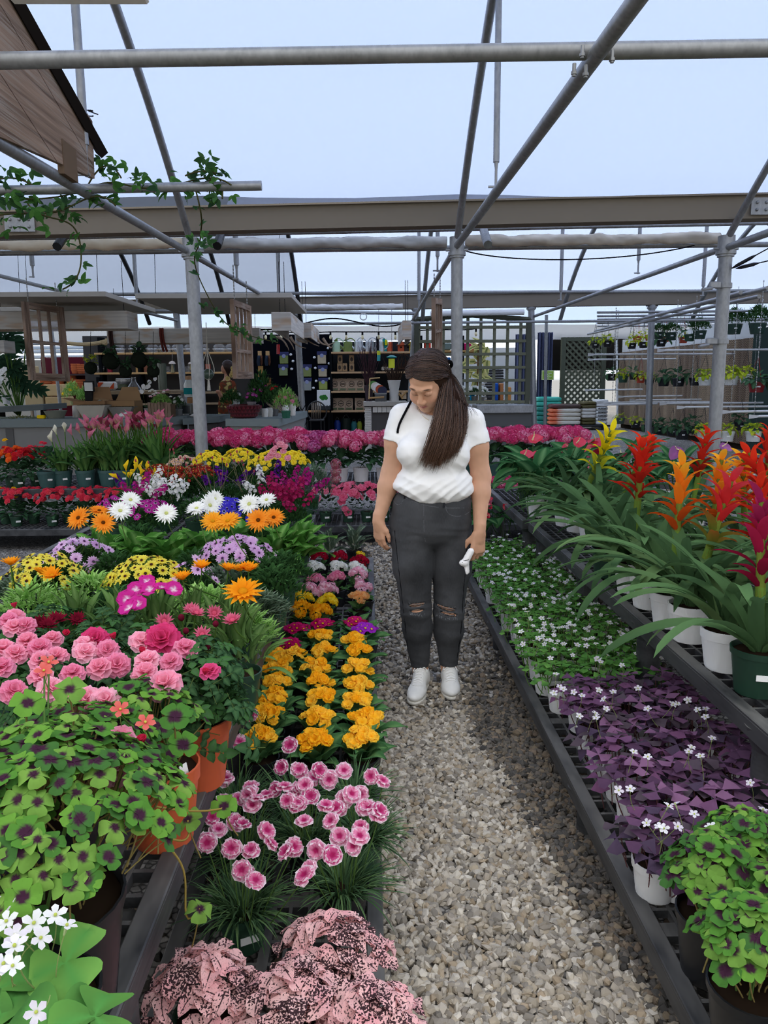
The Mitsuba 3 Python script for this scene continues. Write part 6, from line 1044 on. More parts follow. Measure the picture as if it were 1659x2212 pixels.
# shoes
def shoe(heel, toe, ank, name_seed):
    d = toe - heel; d[2] = 0; L = np.linalg.norm(d); f = d / L; s = np.array([f[1], -f[0], 0.0]); M = np.eye(4); M[:3, 0], M[:3, 1], M[:3, 2] = s, f, (0, 0, 1); M[:3, 3] = [heel[0], heel[1], 0.008]
    def w(*p): return (M @ np.array([*p, 1.0]))[:3]
    R = M[:3, :3]; up = [(s_ell(w(0, 0.05, 0.045), (0.036, 0.062, 0.040), R), 0.01, 1), (s_ell(w(0, L - 0.085, 0.030), (0.044, 0.086, 0.030), R), 0.03, 1), (s_cone(w(0, 0.045, 0.05), w(0, 0.045, 0.085), 0.036, 0.036), 0.03, 1), (s_cone(w(0, 0.09, 0.07), w(0, 0.17, 0.036), 0.034, 0.034), 0.03, 1), (s_cone(w(0, 0.048, 0.07), w(0, 0.045, 0.13), 0.030, 0.034), 0.004, -1)]
    so = [(s_ell(w(0, 0.06, 0.008), (0.039, 0.066, 0.03), R), 0.01, 1), (s_ell(w(0, L - 0.09, 0.008), (0.0465, 0.092, 0.03), R), 0.04, 1)]
    lo_, hi_ = np.minimum(w(0, 0, 0), w(0, L, 0)) - [0.07, 0.07, 0.02], np.maximum(w(0, 0, 0), w(0, L, 0)) + [0.07, 0.07, 0.13]
    um = nets(up, lo_, hi_, 0.0038, lambda p, d: np.maximum(d, 0.012 - p[..., 2])); um.c = np.tile(hexc('e9e7e1'), (len(um.v), 1)) * (1 - 0.10 * meshkit.fbm(um.v * 40, 2)[:, None])
    sm = nets(so, lo_, hi_, 0.004, lambda p, d: np.maximum(np.maximum(d, p[..., 2] - 0.023), 0.004 - p[..., 2])); sm.c = np.tile(hexc('d9d5ca'), (len(sm.v), 1)) * (1 - 0.14 * meshkit.noise(sm.v * 50)[:, None])
    k = put('person', 'shoe', shp(um, 'matte', True), label='white lace-up sneaker'); put(k, 'sole', shp(sm, 'matte', 40))
    def topz(x, y):
        z = np.linspace(0.14, 0.0, 140); dd = ev(up[:4], np.array([w(x, y, q_) for q_ in z])); i = np.argmax(dd < 0); return z[i]
    la = []
    for i in range(6):
        y = 0.085 + i * 0.017; hw = 0.019 + 0.001 * i
        la.append(tube([w(x, y + 0.004 * (x > 0), topz(x, y) + 0.002) for x in np.linspace(-hw, hw, 7)], 0.0026, 6, 'f4f3ef'))
    la.append(tube(spline([w(0, 0.083, topz(0, 0.083) + 0.004), w(0.022, 0.075, topz(0.02, 0.075) + 0.008), w(0.034, 0.09, topz(0.03, 0.09) + 0.006), w(0.012, 0.088, topz(0.01, 0.088) + 0.005)], 12), 0.0024, 6, 'f4f3ef')); la.append(tube(spline([w(0, 0.083, topz(0, 0.083) + 0.004), w(-0.022, 0.078, topz(-0.02, 0.078) + 0.007), w(-0.036, 0.095, topz(-0.03, 0.095) + 0.006)], 10), 0.0024, 6, 'f4f3ef'))
    put(k, 'laces', shp(cat(la), 'matte', True)); tg = [w(x, y, topz(x * 0.6, 0.075) + 0.006 + (0.075 - y) * 0.45) for y in (0.078, 0.062, 0.05) for x in (-0.020, -0.01, 0, 0.01, 0.020)]
    put(k, 'tongue', shp(hull(tg + [p - [0, 0, 0.006] for p in tg], 'efeee9'), 'matte', 50))
    put(k, 'toe_seam', shp(tube([w(x, L - 0.082 - 20 * x * x, topz(x, L - 0.082 - 20 * x * x) + 0.0004) for x in np.linspace(-0.030, 0.030, 9)], 0.0012, 5, 'bdb9ae'), 'matte', True))
shoe(W(914, 1470, 0.06) * [1, 1, 0], P(893, 1519, Z=0.02), anL, 0); shoe(W(969, 1468, 0.08) * [1, 1, 0], P(976, 1508, Z=0.02), anR, 1)
# hair
HC = [hexc(h) for h in ('2e211d', '3a2a24', '33251f', '46332a', '281d1a', '523b2e')]
def strands(guides, n, r0, seed, jit=0.006, mix_=0.0, m=18, tips=False):
    r = np.random.default_rng(seed); G = np.array([spline(g, m) for g in guides]); out = []
    for i in range(n):
        t = r.uniform(0, len(G) - 1); a = min(int(t), len(G) - 2); f = t - a; p = G[a] * (1 - f) + G[a + 1] * f; o = r.normal(0, jit, 3); wv = r.uniform(0.5, 1.6)
        s = np.linspace(0, 1, m)[:, None]; p = p + o * (0.35 + 0.9 * s) + 0.004 * wv * np.sin(s * r.uniform(4, 9) + r.uniform(0, 6)) * s * r.normal(0, 1, 3)
        if tips: kk = int(m * r.uniform(0.78, 1.0)); p = p[:max(kk, 6)]
        c = HC[r.integers(len(HC))] * r.uniform(0.92, 1.18); rad = r0 * r.uniform(0.7, 1.2) * np.interp(np.linspace(0, 1, len(p)), [0, 0.12, 0.75, 1], [0.6, 1, 0.9, 0.15]); q_ = tube(p, rad, 4, None, False); e = np.repeat(np.linspace(0, 1, len(p)), 4)[:, None]
        q_.c = c * (1 - 0.55 * e ** 2) + hexc('6b4a35') * 0.55 * e ** 2 if tips else np.tile(c, (len(q_.v), 1)); out.append(q_)
    return cat(out)
cap = [(he((0, 0.020, 0.034), (0.080, 0.097, 0.091)), 0.01, 1), (he((0, 0.055, -0.03), (0.068, 0.062, 0.08)), 0.03, 1), (he((0.045, 0.03, -0.02), (0.044, 0.055, 0.055)), 0.03, 1), (he((-0.012, -0.090, -0.031), (0.075, 0.066, 0.088)), 0.01, -1)]
cm = nets(cap, hp(0, 0, 0) - 0.22, hp(0, 0, 0) + 0.22, 0.004); cm.c = np.tile(hexc('33261f'), (len(cm.v), 1))
def sc_(x, y, z, g=0.0):   # a point on the hair cap in the direction given, in head space
    d = np.array([x, y, z], float); d /= np.linalg.norm(d); r = 1 / np.linalg.norm(d / np.array([0.085, 0.102, 0.096])); return hp(*(np.array([0, 0.020, 0.034]) + d * (r + g)))
ear = hp(0.085, 0.035, -0.012)
# swept from the parting across the crown to the far ear
g_top = [[sc_(-0.30, -0.90, 0.42), sc_(0.1, -0.92, 0.34, 0.003), sc_(0.55, -0.62, 0.15, 0.003), sc_(0.85, -0.1, -0.05, 0.004), ear], [sc_(-0.32, -0.72, 0.75), sc_(0.15, -0.70, 0.75, 0.005), sc_(0.65, -0.35, 0.45, 0.005), sc_(0.95, 0.0, 0.05, 0.005), ear + [0, 0, 0.004]],
         [sc_(-0.30, -0.45, 0.95), sc_(0.2, -0.40, 0.95, 0.006), sc_(0.7, -0.10, 0.6, 0.007), sc_(0.95, 0.15, 0.1, 0.007), ear + [0.0, 0.01, 0.004]], [sc_(-0.22, -0.1, 1), sc_(0.25, 0.0, 1, 0.006), sc_(0.75, 0.2, 0.6, 0.007), sc_(0.9, 0.35, 0.05, 0.007), ear + [0.0, 0.02, 0.0]], [sc_(-0.1, 0.4, 0.95), sc_(0.3, 0.5, 0.8, 0.006), sc_(0.7, 0.6, 0.35, 0.006), sc_(0.75, 0.6, -0.2, 0.006), ear + [0, 0.03, -0.01]]]
g_left = [[sc_(-0.31, -0.90, 0.42), sc_(-0.62, -0.76, 0.20, 0.002), sc_(-0.86, -0.35, -0.05, 0.002), sc_(-0.85, 0.1, -0.4), sc_(-0.6, 0.5, -0.75)], [sc_(-0.32, -0.6, 0.85), sc_(-0.75, -0.4, 0.45, 0.004), sc_(-0.95, 0.0, 0.0, 0.004), sc_(-0.85, 0.4, -0.4), sc_(-0.5, 0.75, -0.75)], [sc_(-0.25, -0.1, 1), sc_(-0.75, 0.1, 0.6, 0.004), sc_(-0.9, 0.4, 0.1, 0.004), sc_(-0.7, 0.7, -0.4), sc_(-0.3, 0.9, -0.8)], [sc_(-0.1, 0.4, 0.95), sc_(-0.45, 0.7, 0.5, 0.004), sc_(-0.5, 0.85, 0.0), sc_(-0.35, 0.9, -0.5), sc_(0.0, 0.85, -0.8)], [sc_(0.2, 0.5, 0.9), sc_(0.2, 0.95, 0.4, 0.004), sc_(0.25, 0.98, -0.1), sc_(0.35, 0.9, -0.5), sc_(0.5, 0.7, -0.7)]]
def hw(u, v, dy): return W(u, v, dy)
g_fall = [[ear + [-0.012, -0.01, 0.0], hw(950, 858, -0.10), hw(942, 900, -0.135), hw(931, 945, -0.155), hw(918, 985, -0.155), hw(902, 1016, -0.14)], [ear + [0, -0.012, 0.004], hw(960, 862, -0.11), hw(953, 905, -0.15), hw(943, 950, -0.175), hw(930, 990, -0.17), hw(918, 1020, -0.15)], [ear + [0.008, 0, 0.006], hw(970, 862, -0.105), hw(967, 905, -0.15), hw(958, 950, -0.18), hw(945, 990, -0.175), hw(935, 1022, -0.15)],
          [ear + [0.014, 0.012, 0.004], hw(980, 860, -0.09), hw(980, 905, -0.14), hw(973, 950, -0.17), hw(958, 990, -0.165), hw(950, 1015, -0.15)], [ear + [0.014, 0.03, 0], hw(988, 862, -0.06), hw(990, 905, -0.11), hw(986, 945, -0.145), hw(973, 985, -0.145), hw(962, 1005, -0.14)], [ear + [0.01, 0.045, -0.01], hw(994, 868, -0.02), hw(997, 905, -0.07), hw(992, 940, -0.115), hw(986, 970, -0.125), hw(974, 990, -0.13)], [sc_(0.9, 0.35, -0.1), hw(1000, 864, 0.0), hw(1003, 892, -0.04), hw(1001, 922, -0.09), hw(996, 946, -0.115), hw(988, 965, -0.125)]]
core = [(s_cone(*[np.mean([g[i] for g in g_fall], 0) for i in (j, j + 1)], *((0.020, 0.026, 0.028, 0.024, 0.014, 0.006)[j:j + 2])), 0.03, 1) for j in range(5)]
co_ = nets(core, W(890, 1030, -0.3), W(1010, 820, 0.1) + [0.03, 0, 0.03], 0.005); co_.c = np.tile(hexc('2a1e1a'), (len(co_.v), 1))
hk = put('person', 'hair', shp(cat([strands(g_top, 1100, 0.0015, 1, 0.0024), strands(g_left, 800, 0.0015, 2, 0.0024), strands(g_fall, 2300, 0.0014, 3, 0.010, tips=True, m=18), strands([[g[0] for g in ()] or p for p in ([hw(998, 868, -0.03), hw(1012, 872, -0.06), hw(1030, 884, -0.05), hw(1045, 900, -0.02)], [hw(996, 872, -0.04), hw(1008, 880, -0.07), hw(1003, 900, -0.10), hw(998, 930, -0.11)])], 14, 0.0010, 5, 0.004, tips=True)]), 'hair', True), label='long dark brown hair swept over one shoulder')
put(hk, 'under_hair', shp(cat([cm, co_]), 'matte', True)); put(hk, 'hair_tie', shp(tube(spline([hp(0.070, 0.075, 0.035), hp(0.084, 0.085, 0.045), hp(0.090, 0.09, 0.025), hp(0.075, 0.09, 0.01)], 10), 0.008, 8, '121214'), 'matte', True), label='black hair tie')
put('person', 'ear_cuff', shp(ball(0.006, 'c9c4bd'), 'metal', True), tr(*hp(0.088, 0.006, -0.010)))
fullsh = trunk + [(s_cone(shL, sleeveL, 0.066, 0.070), 0.035, 1), (s_cone(shR, sleeveR, 0.066, 0.070), 0.035, 1), (s_ell(W(936, 1052, 0.0), (0.192, 0.138, 0.085)), 0.04, 1)]
put('person', 'necklace', shp(drape(fullsh + head[-2:], ((906, 876), (909, 890), (916, 900), (928, 909)), 0.003, 0.0014, 'd8c8a8', 16), 'metal', True))
rg = eR[2]; put('person', 'ring', shp(tube([np.array([0.0105 * math.cos(a), 0.0105 * math.sin(a), 0]) for a in np.linspace(0, 2 * math.pi, 17)], 0.0014, 6, 'd9d4cc', False), 'metal', True), frame(rg[0] - rg[1] / np.linalg.norm(rg[1]) * 0.034, rg[1]))
k = thing('backpack', 'small black backpack worn by the woman, only its straps seen', 'bag')
def strap(uv_, back):
    pts = []
    for u, v in spline([(a, b, 0) for a, b in uv_], 12)[:, :2]: p_ = W(u, v, -0.1); y = frontof(fullsh, p_[0], p_[2]); pts.append([p_[0], (y if y else PY + 0.02) - 0.003, p_[2]])
    return cat([tube(spline([back] + pts[:1], 4) if 0 else [back, (np.array(back) + pts[0]) / 2 + [0, 0, 0.02]] + pts, 0.0055, 8, '131316')])
put(k, 'strap', shp(strap(((897, 860), (884, 880), (872, 902), (863, 922), (860, 938)), W(905, 868, 0.14)), 'matte', True)); put(k, 'strap', shp(strap(((1004, 868), (1003, 890), (1006, 915), (1010, 940)), W(990, 868, 0.14)), 'matte', True))
put(k, 'bag_body', shp(cat([box(*(W(890, 0, 0)[0], W(990, 0, 0)[0]), PY + 0.185, PY + 0.27, 1.10, 1.42, '161618', 0.03)]), 'matte', 40))
# the small white rabbit she holds
rb = eR['t'][0] * 0.5 + eR[0][0] * 0.5; rc = W(1003, 1216, -0.125)
rab = [(s_cone(W(1017, 1191, -0.115), W(1009, 1206, -0.12), 0.016, 0.017), 0.01, 1), (s_ell(rc, (0.021, 0.018, 0.018)), 0.012, 1), (s_ell(rc + [-0.013, -0.006, 0.002], (0.012, 0.011, 0.010)), 0.01, 1), (s_cone(rc + [0.006, 0, -0.008], rc + [0.012, -0.004, -0.050], 0.0095, 0.0060), 0.006, 1), (s_cone(rc + [0.016, 0.002, -0.004], rc + [0.020, 0.0, -0.045], 0.0075, 0.0055), 0.006, 1)]
rm = nets(rab, rc - 0.09, rc + 0.10, 0.0028); rm.c = np.tile(hexc('eceae8'), (len(rm.v), 1)); k = thing('rabbit_figure', 'small white long-eared rabbit figure held upside down in the woman\'s hand', 'figurine'); put(k, 'body', shp(rm, 'plastic', True))
put(k, 'eye', shp(ball(0.0022, '2a2624'), 'gloss', True), tr(*(rc + [-0.012, -0.0165, 0.006]))); put(k, 'elastic_band', shp(tube([rc + [0.006 + 0.018 * math.cos(a), 0.016 * math.sin(a), 0.016 + 0.004 * math.cos(a)] for a in np.linspace(0, 2 * math.pi, 15)], 0.0012, 5, '1c1c20', False), 'matte', True), label='black elastic band')
# ------------------------------------------------------------------ the shop and everything beyond the first gutter
def RB(u0, v0, u1, v1, Y, d, c, b=0.0):
    a, e = P(u0, v1, Y=Y), P(u1, v0, Y=Y); return box(a[0], e[0], Y, Y + d, a[2], e[2], c, b)
def it(name, label, cat_, m, mat='matte', group=None, smooth=35): return solo(name, label, cat_, shp(m, mat, smooth), None, group)
def multi(name, label, cat_, *parts, group=None):
    k = thing(name, label, cat_, group)
    for p in parts: put(k, p[0], shp(p[1], p[2] if len(p) > 2 else 'matte', p[3] if len(p) > 3 else 35))
    return k
# wooden gable board on the left tie pipe
xg = Lt[0] + 0.045; gp = [P(-150, 235, X=xg), P(195, 386, X=xg), P(190, 262, X=xg), P(20, 0, X=xg), P(-150, -260, X=xg)]
pol = np.array([[q[1], q[2]] for q in gp]); n5 = len(pol); o = np.argsort(-np.arctan2(pol[:, 1] - pol[:, 1].mean(), pol[:, 0] - pol[:, 0].mean())); pol = pol[o]
import shapely.geometry as sg
def planks(poly, n, z0, z1, sl):
    out = []
    for i in range(n):
        a, b = z0 + (z1 - z0) * i / n, z0 + (z1 - z0) * (i + 1) / n - 0.004; st = sg.Polygon([(-2, a - 2 * sl - 0 * sl), (9, a + 9 * sl), (9, b + 9 * sl), (-2, b - 2 * sl)]); q_ = poly.intersection(st)
        if q_.is_empty or q_.area < 1e-3: continue
        e = trimesh.creation.extrude_polygon(q_ if q_.geom_type == 'Polygon' else max(q_.geoms, key=lambda g: g.area), 0.024, engine='earcut'); V = np.array(e.vertices); out.append((np.stack([xg + V[:, 2], V[:, 0], V[:, 1]], 1), np.array(e.faces), V[:, :2]))
    return out
k = thing('gable_board', 'weathered brown wooden gable board high beside the roof hanger', 'board')
for V, f, uv in planks(sg.Polygon(pol).convex_hull, 5, 3.4, 4.9, -0.36): put(k, 'plank', shp(Me(V, f[:, ::-1], None, uv * [0.6, 1.3]), 'oldwood', False, uv=True))
e0, e1 = P(-10, -46, X=xg), P(207, 330, X=xg); put(k, 'metal_trim', shp(tube([e0 + [0.034, 0, 0], e1 + [0.034, 0, 0]], 0.034, 4, '2a2624'), 'matte', False))
q0 = P(150, 330, X=xg + 0.026); put(k, 'bracket_plate', shp(box(xg - 0.004, xg + 0.028, q0[1] - 0.09, q0[1] + 0.09, q0[2] - 0.12, q0[2] + 0.04, '6e5c4c'), 'matte', False))
q0 = P(190, 250, X=Lt[0] + 0.06); it('wire_tie', 'thin wire tied round the hanger beside the wooden gable board', 'wire', tube([q0 + [0.026 * math.cos(a), 0.026 * math.sin(a), 0.004 * a] for a in np.linspace(0, 8, 24)] + [q0 + [0.06, -0.02, 0.0]], 0.003, 5, '2a2a2c'))
a, b = P(15, -4, Y=2.35), P(315, -7, Y=2.35)
multi('light_batten', 'white fluorescent light batten at the top edge above the gable board', 'lamp', ('housing', box(a[0], b[0], 2.31, 2.39, a[2] - 0.0, a[2] + 0.05, 'dcd9d4', 0.006), 'plastic'), ('tube_cap', tube([b - [0.01, 0, -0.02], b + [0.012, 0, 0.02]], 0.02, 10, '8c8880'), 'plastic'), ('tube_cap', tube([a - [0.012, 0, -0.02], a + [0.01, 0, 0.02]], 0.02, 10, '8c8880'), 'plastic'))
# the vine on its pipe
k = thing('climbing_vine', 'green climbing vine trailing over the open-ended pipe and down by the calla post', 'vine'); vr = np.random.default_rng(31)
VP = [[(-40, 425, 4.5), (60, 430, 4.45), (150, 420, 4.55), (230, 395, 4.5), (300, 405, 4.42), (370, 402, 4.55), (440, 385, 4.5), (500, 400, 4.45)], [(-20, 470, 4.5), (60, 462, 4.5), (130, 455, 4.5), (220, 425, 4.5), (250, 445, 4.5)], [(60, 440, 4.45), (110, 470, 4.4), (165, 500, 4.6), (175, 545, 4.6), (165, 600, 4.6), (135, 625, 4.6)], [(420, 400, 4.5), (430, 440, 4.5), (435, 490, 4.8), (425, 540, 6.0), (430, 600, 6.6), (460, 660, 6.8), (490, 700, 7.0), (540, 725, 7.2), (600, 740, 7.4)], [(190, 400, 4.5), (240, 360, 4.5), (262, 385, 4.5)], [(400, 380, 4.5), (440, 370, 4.5), (480, 380, 4.5)], [(440, 400, 4.5), (470, 385, 4.5), (480, 430, 4.5)], [(-30, 400, 4.5), (30, 385, 4.5), (70, 400, 4.5)]]
for j, L in enumerate(VP):
    c_ = spline([P(u, v, Y=y) for u, v, y in L], 40); put(k, 'stem', shp(tube(c_, 0.0045, 5, '5a5a3a'), 'leaf', True))
    n = [46, 26, 22, 44, 12, 12, 12, 16][j]
    for i in range(n):
        p_ = c_[int(vr.uniform(0, 39.9))] + vr.normal(0, 0.035, 3); put(k, 'leaf', pick(VINELEAF, vr), frame(p_, vr.normal(0, 0.6, 3) + [0, -0.7, 0.5], vr.uniform(0, 360), vr.uniform(0.8, 1.5)))
# shade cloth of the second and third bay
film(-14, -1.34, np.linspace(7.25, 15.9, 24), lambda y: np.maximum(rz2(y), np.where(y > 11, 3.2, 2.98)) - 0.05, '8b95a6', 9, nx=50, amp=0.10, key='shade_cloth', mat='shade')
for x, lab, mt in ((-1.36, 'dark arch where the shade cloth meets the clear roof', 'blacksteel'), (-4.4, 'black arch against the shade cloth, over the first window sash', 'blacksteel'), (-2.8, 'black arch against the shade cloth, in the middle', 'blacksteel'), (1.1, 'far roof arch rising behind the woman', 'galv'), (3.9, 'far roof arch above the navy curtain', 'galv'), (6.6, 'far roof arch beyond the slim grey post', 'galv')):
    y = np.linspace(7.3, 16.0, 24); solo('far_roof_arch', lab, 'pipe', shp(tube(np.stack([np.full(24, x), y, rz2(y) - 0.10], 1), 0.04, 10, '141517'), 'galv' if mt == 'galv' else 'plastic'))
for (p_, q_, r_, lab) in (((0, 637), (1659, 628), 0.03, 'long thin pipe across the whole view under the far gutter'), ((0, 668), (900, 677), 0.03, 'thin pipe over the hanging moss balls'), ((640, 700), (1659, 690), 0.025, 'thin pipe over the trellis and plant racks')):
    pipe('far_pipe', lab, 'pipe', [P(*p_, Y=15.0), P(*q_, Y=15.0)], r_)
pipe('white_roller', 'thick white roller tube above the trellis', 'pipe', [P(930, 678, Y=15.9), P(1132, 674, Y=15.9)], 0.055, 14, 'whiteplastic')
scene['whiteplastic'] = two({'type': 'principled', 'base_color': rgb(0.72, 0.72, 0.70), 'roughness': 0.45})
# flat boards hung over the counters
for i, (u0, u1, v, Y, d, lab) in enumerate(((-60, 228, 637, 10.5, 2.4, 'flat pale-edged shelf board hung over the long counter'), (292, 630, 640, 11.0, 2.6, 'flat shelf board hung above the second window sash'), (0, 70, 668, 13.0, 1.5, 'short dark shelf board at the outer picture edge'))):
    a, b = P(u0, v, Y=Y), P(u1, v, Y=Y); k = thing('hanging_board', lab, 'shelf'); put(k, 'board', shp(box(a[0], b[0], Y, Y + d, a[2] - 0.03, a[2] + 0.035, 'b9b2a6', 0.004), 'matte', False))
    for x in (a[0] + 0.2, b[0] - 0.2): put(k, 'wire', shp(tube([(x, Y + 0.3, a[2]), (x + 0.05, Y + 0.3, rz2(Y + 0.3) - 0.1)], 0.004, 4, '2a2a2c'), 'matte'))
# hanging wooden light boxes
for i, (u0, v0, u1, v1, Y, d, c_, lab) in enumerate(((-60, 671, 274, 712, 11.2, 0.5, 'c6beb2', 'longest whitewashed wooden box hung over the potting counter'), (232, 708, 560, 742, 13.8, 0.5, '7a6f66', 'brown wooden box hung behind the moss balls'), (587, 674, 628, 715, 11.0, 0.0, 'c9b9a4', 'square-ended wooden box hung from the tie pipe end'), (640, 697, 672, 730, 13.4, 0.0, 'c0a98f', 'smaller square-ended wooden box behind the first'), (870, 692, 889, 733, 13.8, 0.0, '9a958d', 'grey wooden box end hung before the trellis post'), (-40, 735, 8, 762, 13.0, 0.4, 'b09a80', 'box corner hung at the outer picture edge'))):
    a, b = P(u0, v1, Y=Y), P(u1, v0, Y=Y); k = thing('hanging_wooden_box', lab, 'box'); t = 0.02
    if d: m = [('front_panel', box(a[0], b[0], Y, Y + t, a[2], b[2], c_, 0.003)), ('back_panel', box(a[0], b[0], Y + d - t, Y + d, a[2], b[2], c_, 0.003)), ('end_panel', box(b[0] - t, b[0] - 0.001, Y + t, Y + d - t, a[2], b[2] - 0.001, c_)), ('end_panel', box(a[0], a[0] + t, Y + t, Y + d - t, a[2], b[2] - 0.001, c_)), ('lid', box(a[0] + t, b[0] - t, Y + t, Y + d - t, b[2] - 0.03, b[2] - 0.012, c_))]
    else: d = 2.2; w = b[0] - a[0]; sh_ = -0.10; m = [('end_panel', box(a[0], b[0], Y, Y + t, a[2], b[2], c_, 0.003)), ('side_panel', box(b[0] - t, b[0] - 0.001, Y + t, Y + d, a[2], b[2] - 0.001, c_)), ('side_panel', box(a[0], a[0] + t, Y + t, Y + d, a[2], b[2] - 0.001, c_)), ('lid', box(a[0] + t, b[0] - t, Y + t, Y + d, b[2] - 0.03, b[2] - 0.012, c_))]
    for nm, q_ in m:
        q_.c = q_.c * (0.8 + 0.4 * meshkit.fbm(q_.v * [2, 3, 6], 2)[:, None]); put(k, nm, shp(q_, 'palewood', False))
    for x in (a[0] + 0.1, b[0] - 0.1): put(k, 'wire', shp(tube([(x, Y + 0.2, b[2]), (x, Y + 0.2, b[2] + 0.7)], 0.004, 4, '2a2a2c'), 'matte'))
def pale_fn(p, n, uv):
    a_ = fbm(p.x * 3.1, p.y * 3.1, p.z * 9, 3); return mix((0.50, 0.46, 0.40), (0.46, 0.33, 0.22), smoothstep(0.5, 0.75, a_)) * (0.75 + 0.4 * fbm(p.x * 2, p.y * 2, p.z * 40, 2))
scene['palewood'] = two({'type': 'principled', 'base_color': mikit.proc(pale_fn), 'roughness': 0.8, 'specular': 0.2})
# old window sashes
def sash(lab, tl, tr_, bl, cols, rows, stile, t=0.045, chains=()):
    tl, tr_, bl = map(np.asarray, (tl, tr_, bl)); ex, ez = tr_ - tl, tl - bl; w, h = np.linalg.norm(ex), np.linalg.norm(ez); ex, ez = ex / w, ez / h; ey = np.cross(ez, ex); M = np.eye(4); M[:3, 0], M[:3, 1], M[:3, 2], M[:3, 3] = ex, ey, ez, bl
    k = thing('window_sash', lab, 'window')
    def bar(nm, x0, x1, z0, z1, th):
        m = box(x0, x1, -th / 2, th / 2, z0, z1); L = (z1 - z0) > (x1 - x0); m.uv = (m.v[:, [2, 0]] if L else m.v[:, [0, 2]]) + [x0 * 7, z0 * 3]; put(k, nm, shp(m, 'oldwood', False, uv=True), M)
    bar('stile', 0, stile, 0, h, t); bar('stile', w - stile, w, 0, h, t); bar('rail', stile, w - stile, h - stile * 0.9, h, t * 0.98); bar('rail', stile, w - stile, 0, stile * 1.1, t * 0.98)
    for i in range(1, cols): x = stile + (w - 2 * stile) * i / cols; bar('muntin', x - 0.016, x + 0.016, stile, h - stile * 0.9, t * 0.7)
    for j in range(1, rows): z = stile + (h - 2 * stile) * j / rows; bar('muntin', stile, w - stile, z - 0.020, z + 0.020, t * 0.75)
    for i in range(cols):
        for j in range(rows): x0, x1 = stile + (w - 2 * stile) * i / cols, stile + (w - 2 * stile) * (i + 1) / cols; z0, z1 = stile + (h - 2 * stile) * j / rows, stile + (h - 2 * stile) * (j + 1) / rows; put(k, 'pane', shp(Me([[x0, 0, z0], [x1, 0, z0], [x1, 0, z1], [x0, 0, z1]], [[0, 1, 2], [0, 2, 3]]), 'glass', False), M)
    for x, L in chains: q_ = (M @ [x * w, 0, h, 1])[:3]; put(k, 'chain', shp(cat([ball(1, '8a8984', 0).x(tr(*(q_ + [0, 0, 0.02 + i * 0.035])), sc(0.008, 0.008, 0.021)) for i in range(int(L / 0.035))]), 'metal', False))
sash('larger old window sash with six panes hung over the long counter', P(47, 651, Y=10.4), P(135, 664, Y=11.0), P(64, 821, Y=10.4), 3, 2, 0.09, chains=((0.15, 0.35), (0.85, 0.33)))
sash('narrow-looking old window sash hung turned away beside the calla post', P(500, 646, Y=8.9), P(539, 661, Y=9.75), P(507, 818, Y=8.9), 4, 3, 0.075, chains=((0.15, 0.4), (0.85, 0.3)))
sash('old window sash seen edge-on in front of the trellis', P(936, 643, Y=9.4), P(952, 646, Y=10.3), P(936, 790, Y=9.4), 3, 2, 0.08, chains=((0.1, 0.3), (0.9, 0.3)))
# counters
def slab(name, lab, pts, z, th, zb=0.0, c0='78807e', c1='82807c', over=0.05, mat='matte'):
    """a counter: grey top over a panelled body; pts = plan corners in order"""
    pg = sg.Polygon([(p[0], p[1]) for p in pts]); k = thing(name, lab, 'counter')
    t = trimesh.creation.extrude_polygon(pg, th, engine='earcut'); put(k, 'worktop', shp(Me(np.array(t.vertices) + [0, 0, z - th], np.array(t.faces), c0), mat, False))
    t = trimesh.creation.extrude_polygon(pg.buffer(-over, join_style=2), z - th - zb, engine='earcut'); put(k, 'body', shp(Me(np.array(t.vertices) + [0, 0, zb], np.array(t.faces), c1), 'matte', False)); return k
zc = P(200, 905, Y=12.0)[2]
c1, c2 = P(-330, 907, Y=12.0), P(383, 897, Y=12.2)
k = slab('potting_counter', 'long grey potting counter behind begonias and callas', [(c1[0], 12.0), (c2[0] - 0.25, 12.0), (c2[0], 12.6), (c2[0], 13.1), (c1[0], 13.1)], zc, 0.12)
for u in (-90, 22, 240): q_ = P(u, 950, Y=12.04); put(k, 'panel_joint', shp(box(q_[0] - 0.06, q_[0] + 0.06, 12.035, 12.06, 0.05, zc - 0.14, '5f5d5b', 0.004), 'matte', False))
c3 = P(430, 888, Y=13.0); k = slab('potting_counter', 'grey counter corner behind the calla post with a dark glass block on it', [(c2[0] + 0.02, 12.45), (c3[0] + 0.3, 13.2), (c3[0] + 0.3, 14.2), (c2[0] + 0.02, 14.2)], zc - 0.03, 0.10, c1='5a5450')
z3 = P(540, 905, Y=11.4)[2]; e0, e1, e2 = P(484, 905, Y=11.4), P(600, 915, Y=11.2), P(664, 886, Y=14.3)
k = slab('display_counter', 'grey display counter with the maroon bowl and small flower pots', [(e0[0], 11.5), (e1[0], 11.3), (e2[0], 14.3), (e0[0] + 0.4, 14.3)], z3, 0.11, c0='808886', c1='8c8a86')
q_ = P(594, 950, Y=11.3); put(k, 'dark_gap_strip', shp(box(q_[0] - 0.05, q_[0] + 0.03, 11.26, 11.34, 0, z3 - 0.115, '2c2c2c'), 'matte', False))  # dark strip painted in for the shaded gap at the counter corner
d0, d1 = P(-120, 885, Y=14.0), P(117, 872, Y=14.6); k = thing('work_desk', 'dark desk with open underside behind the long counter', 'table'); put(k, 'desk_top', shp(hull([(d0[0], 13.7, d0[2]), (d1[0], 14.1, d1[2]), (d1[0], 15.2, d1[2] + 0.0), (d0[0], 15.2, d0[2] + 0.0), (d0[0], 13.7, d0[2] - 0.1), (d1[0], 14.1, d1[2] - 0.1), (d1[0], 15.2, d1[2] - 0.1), (d0[0], 15.2, d0[2] - 0.1)], '6e7472'), 'matte', False))
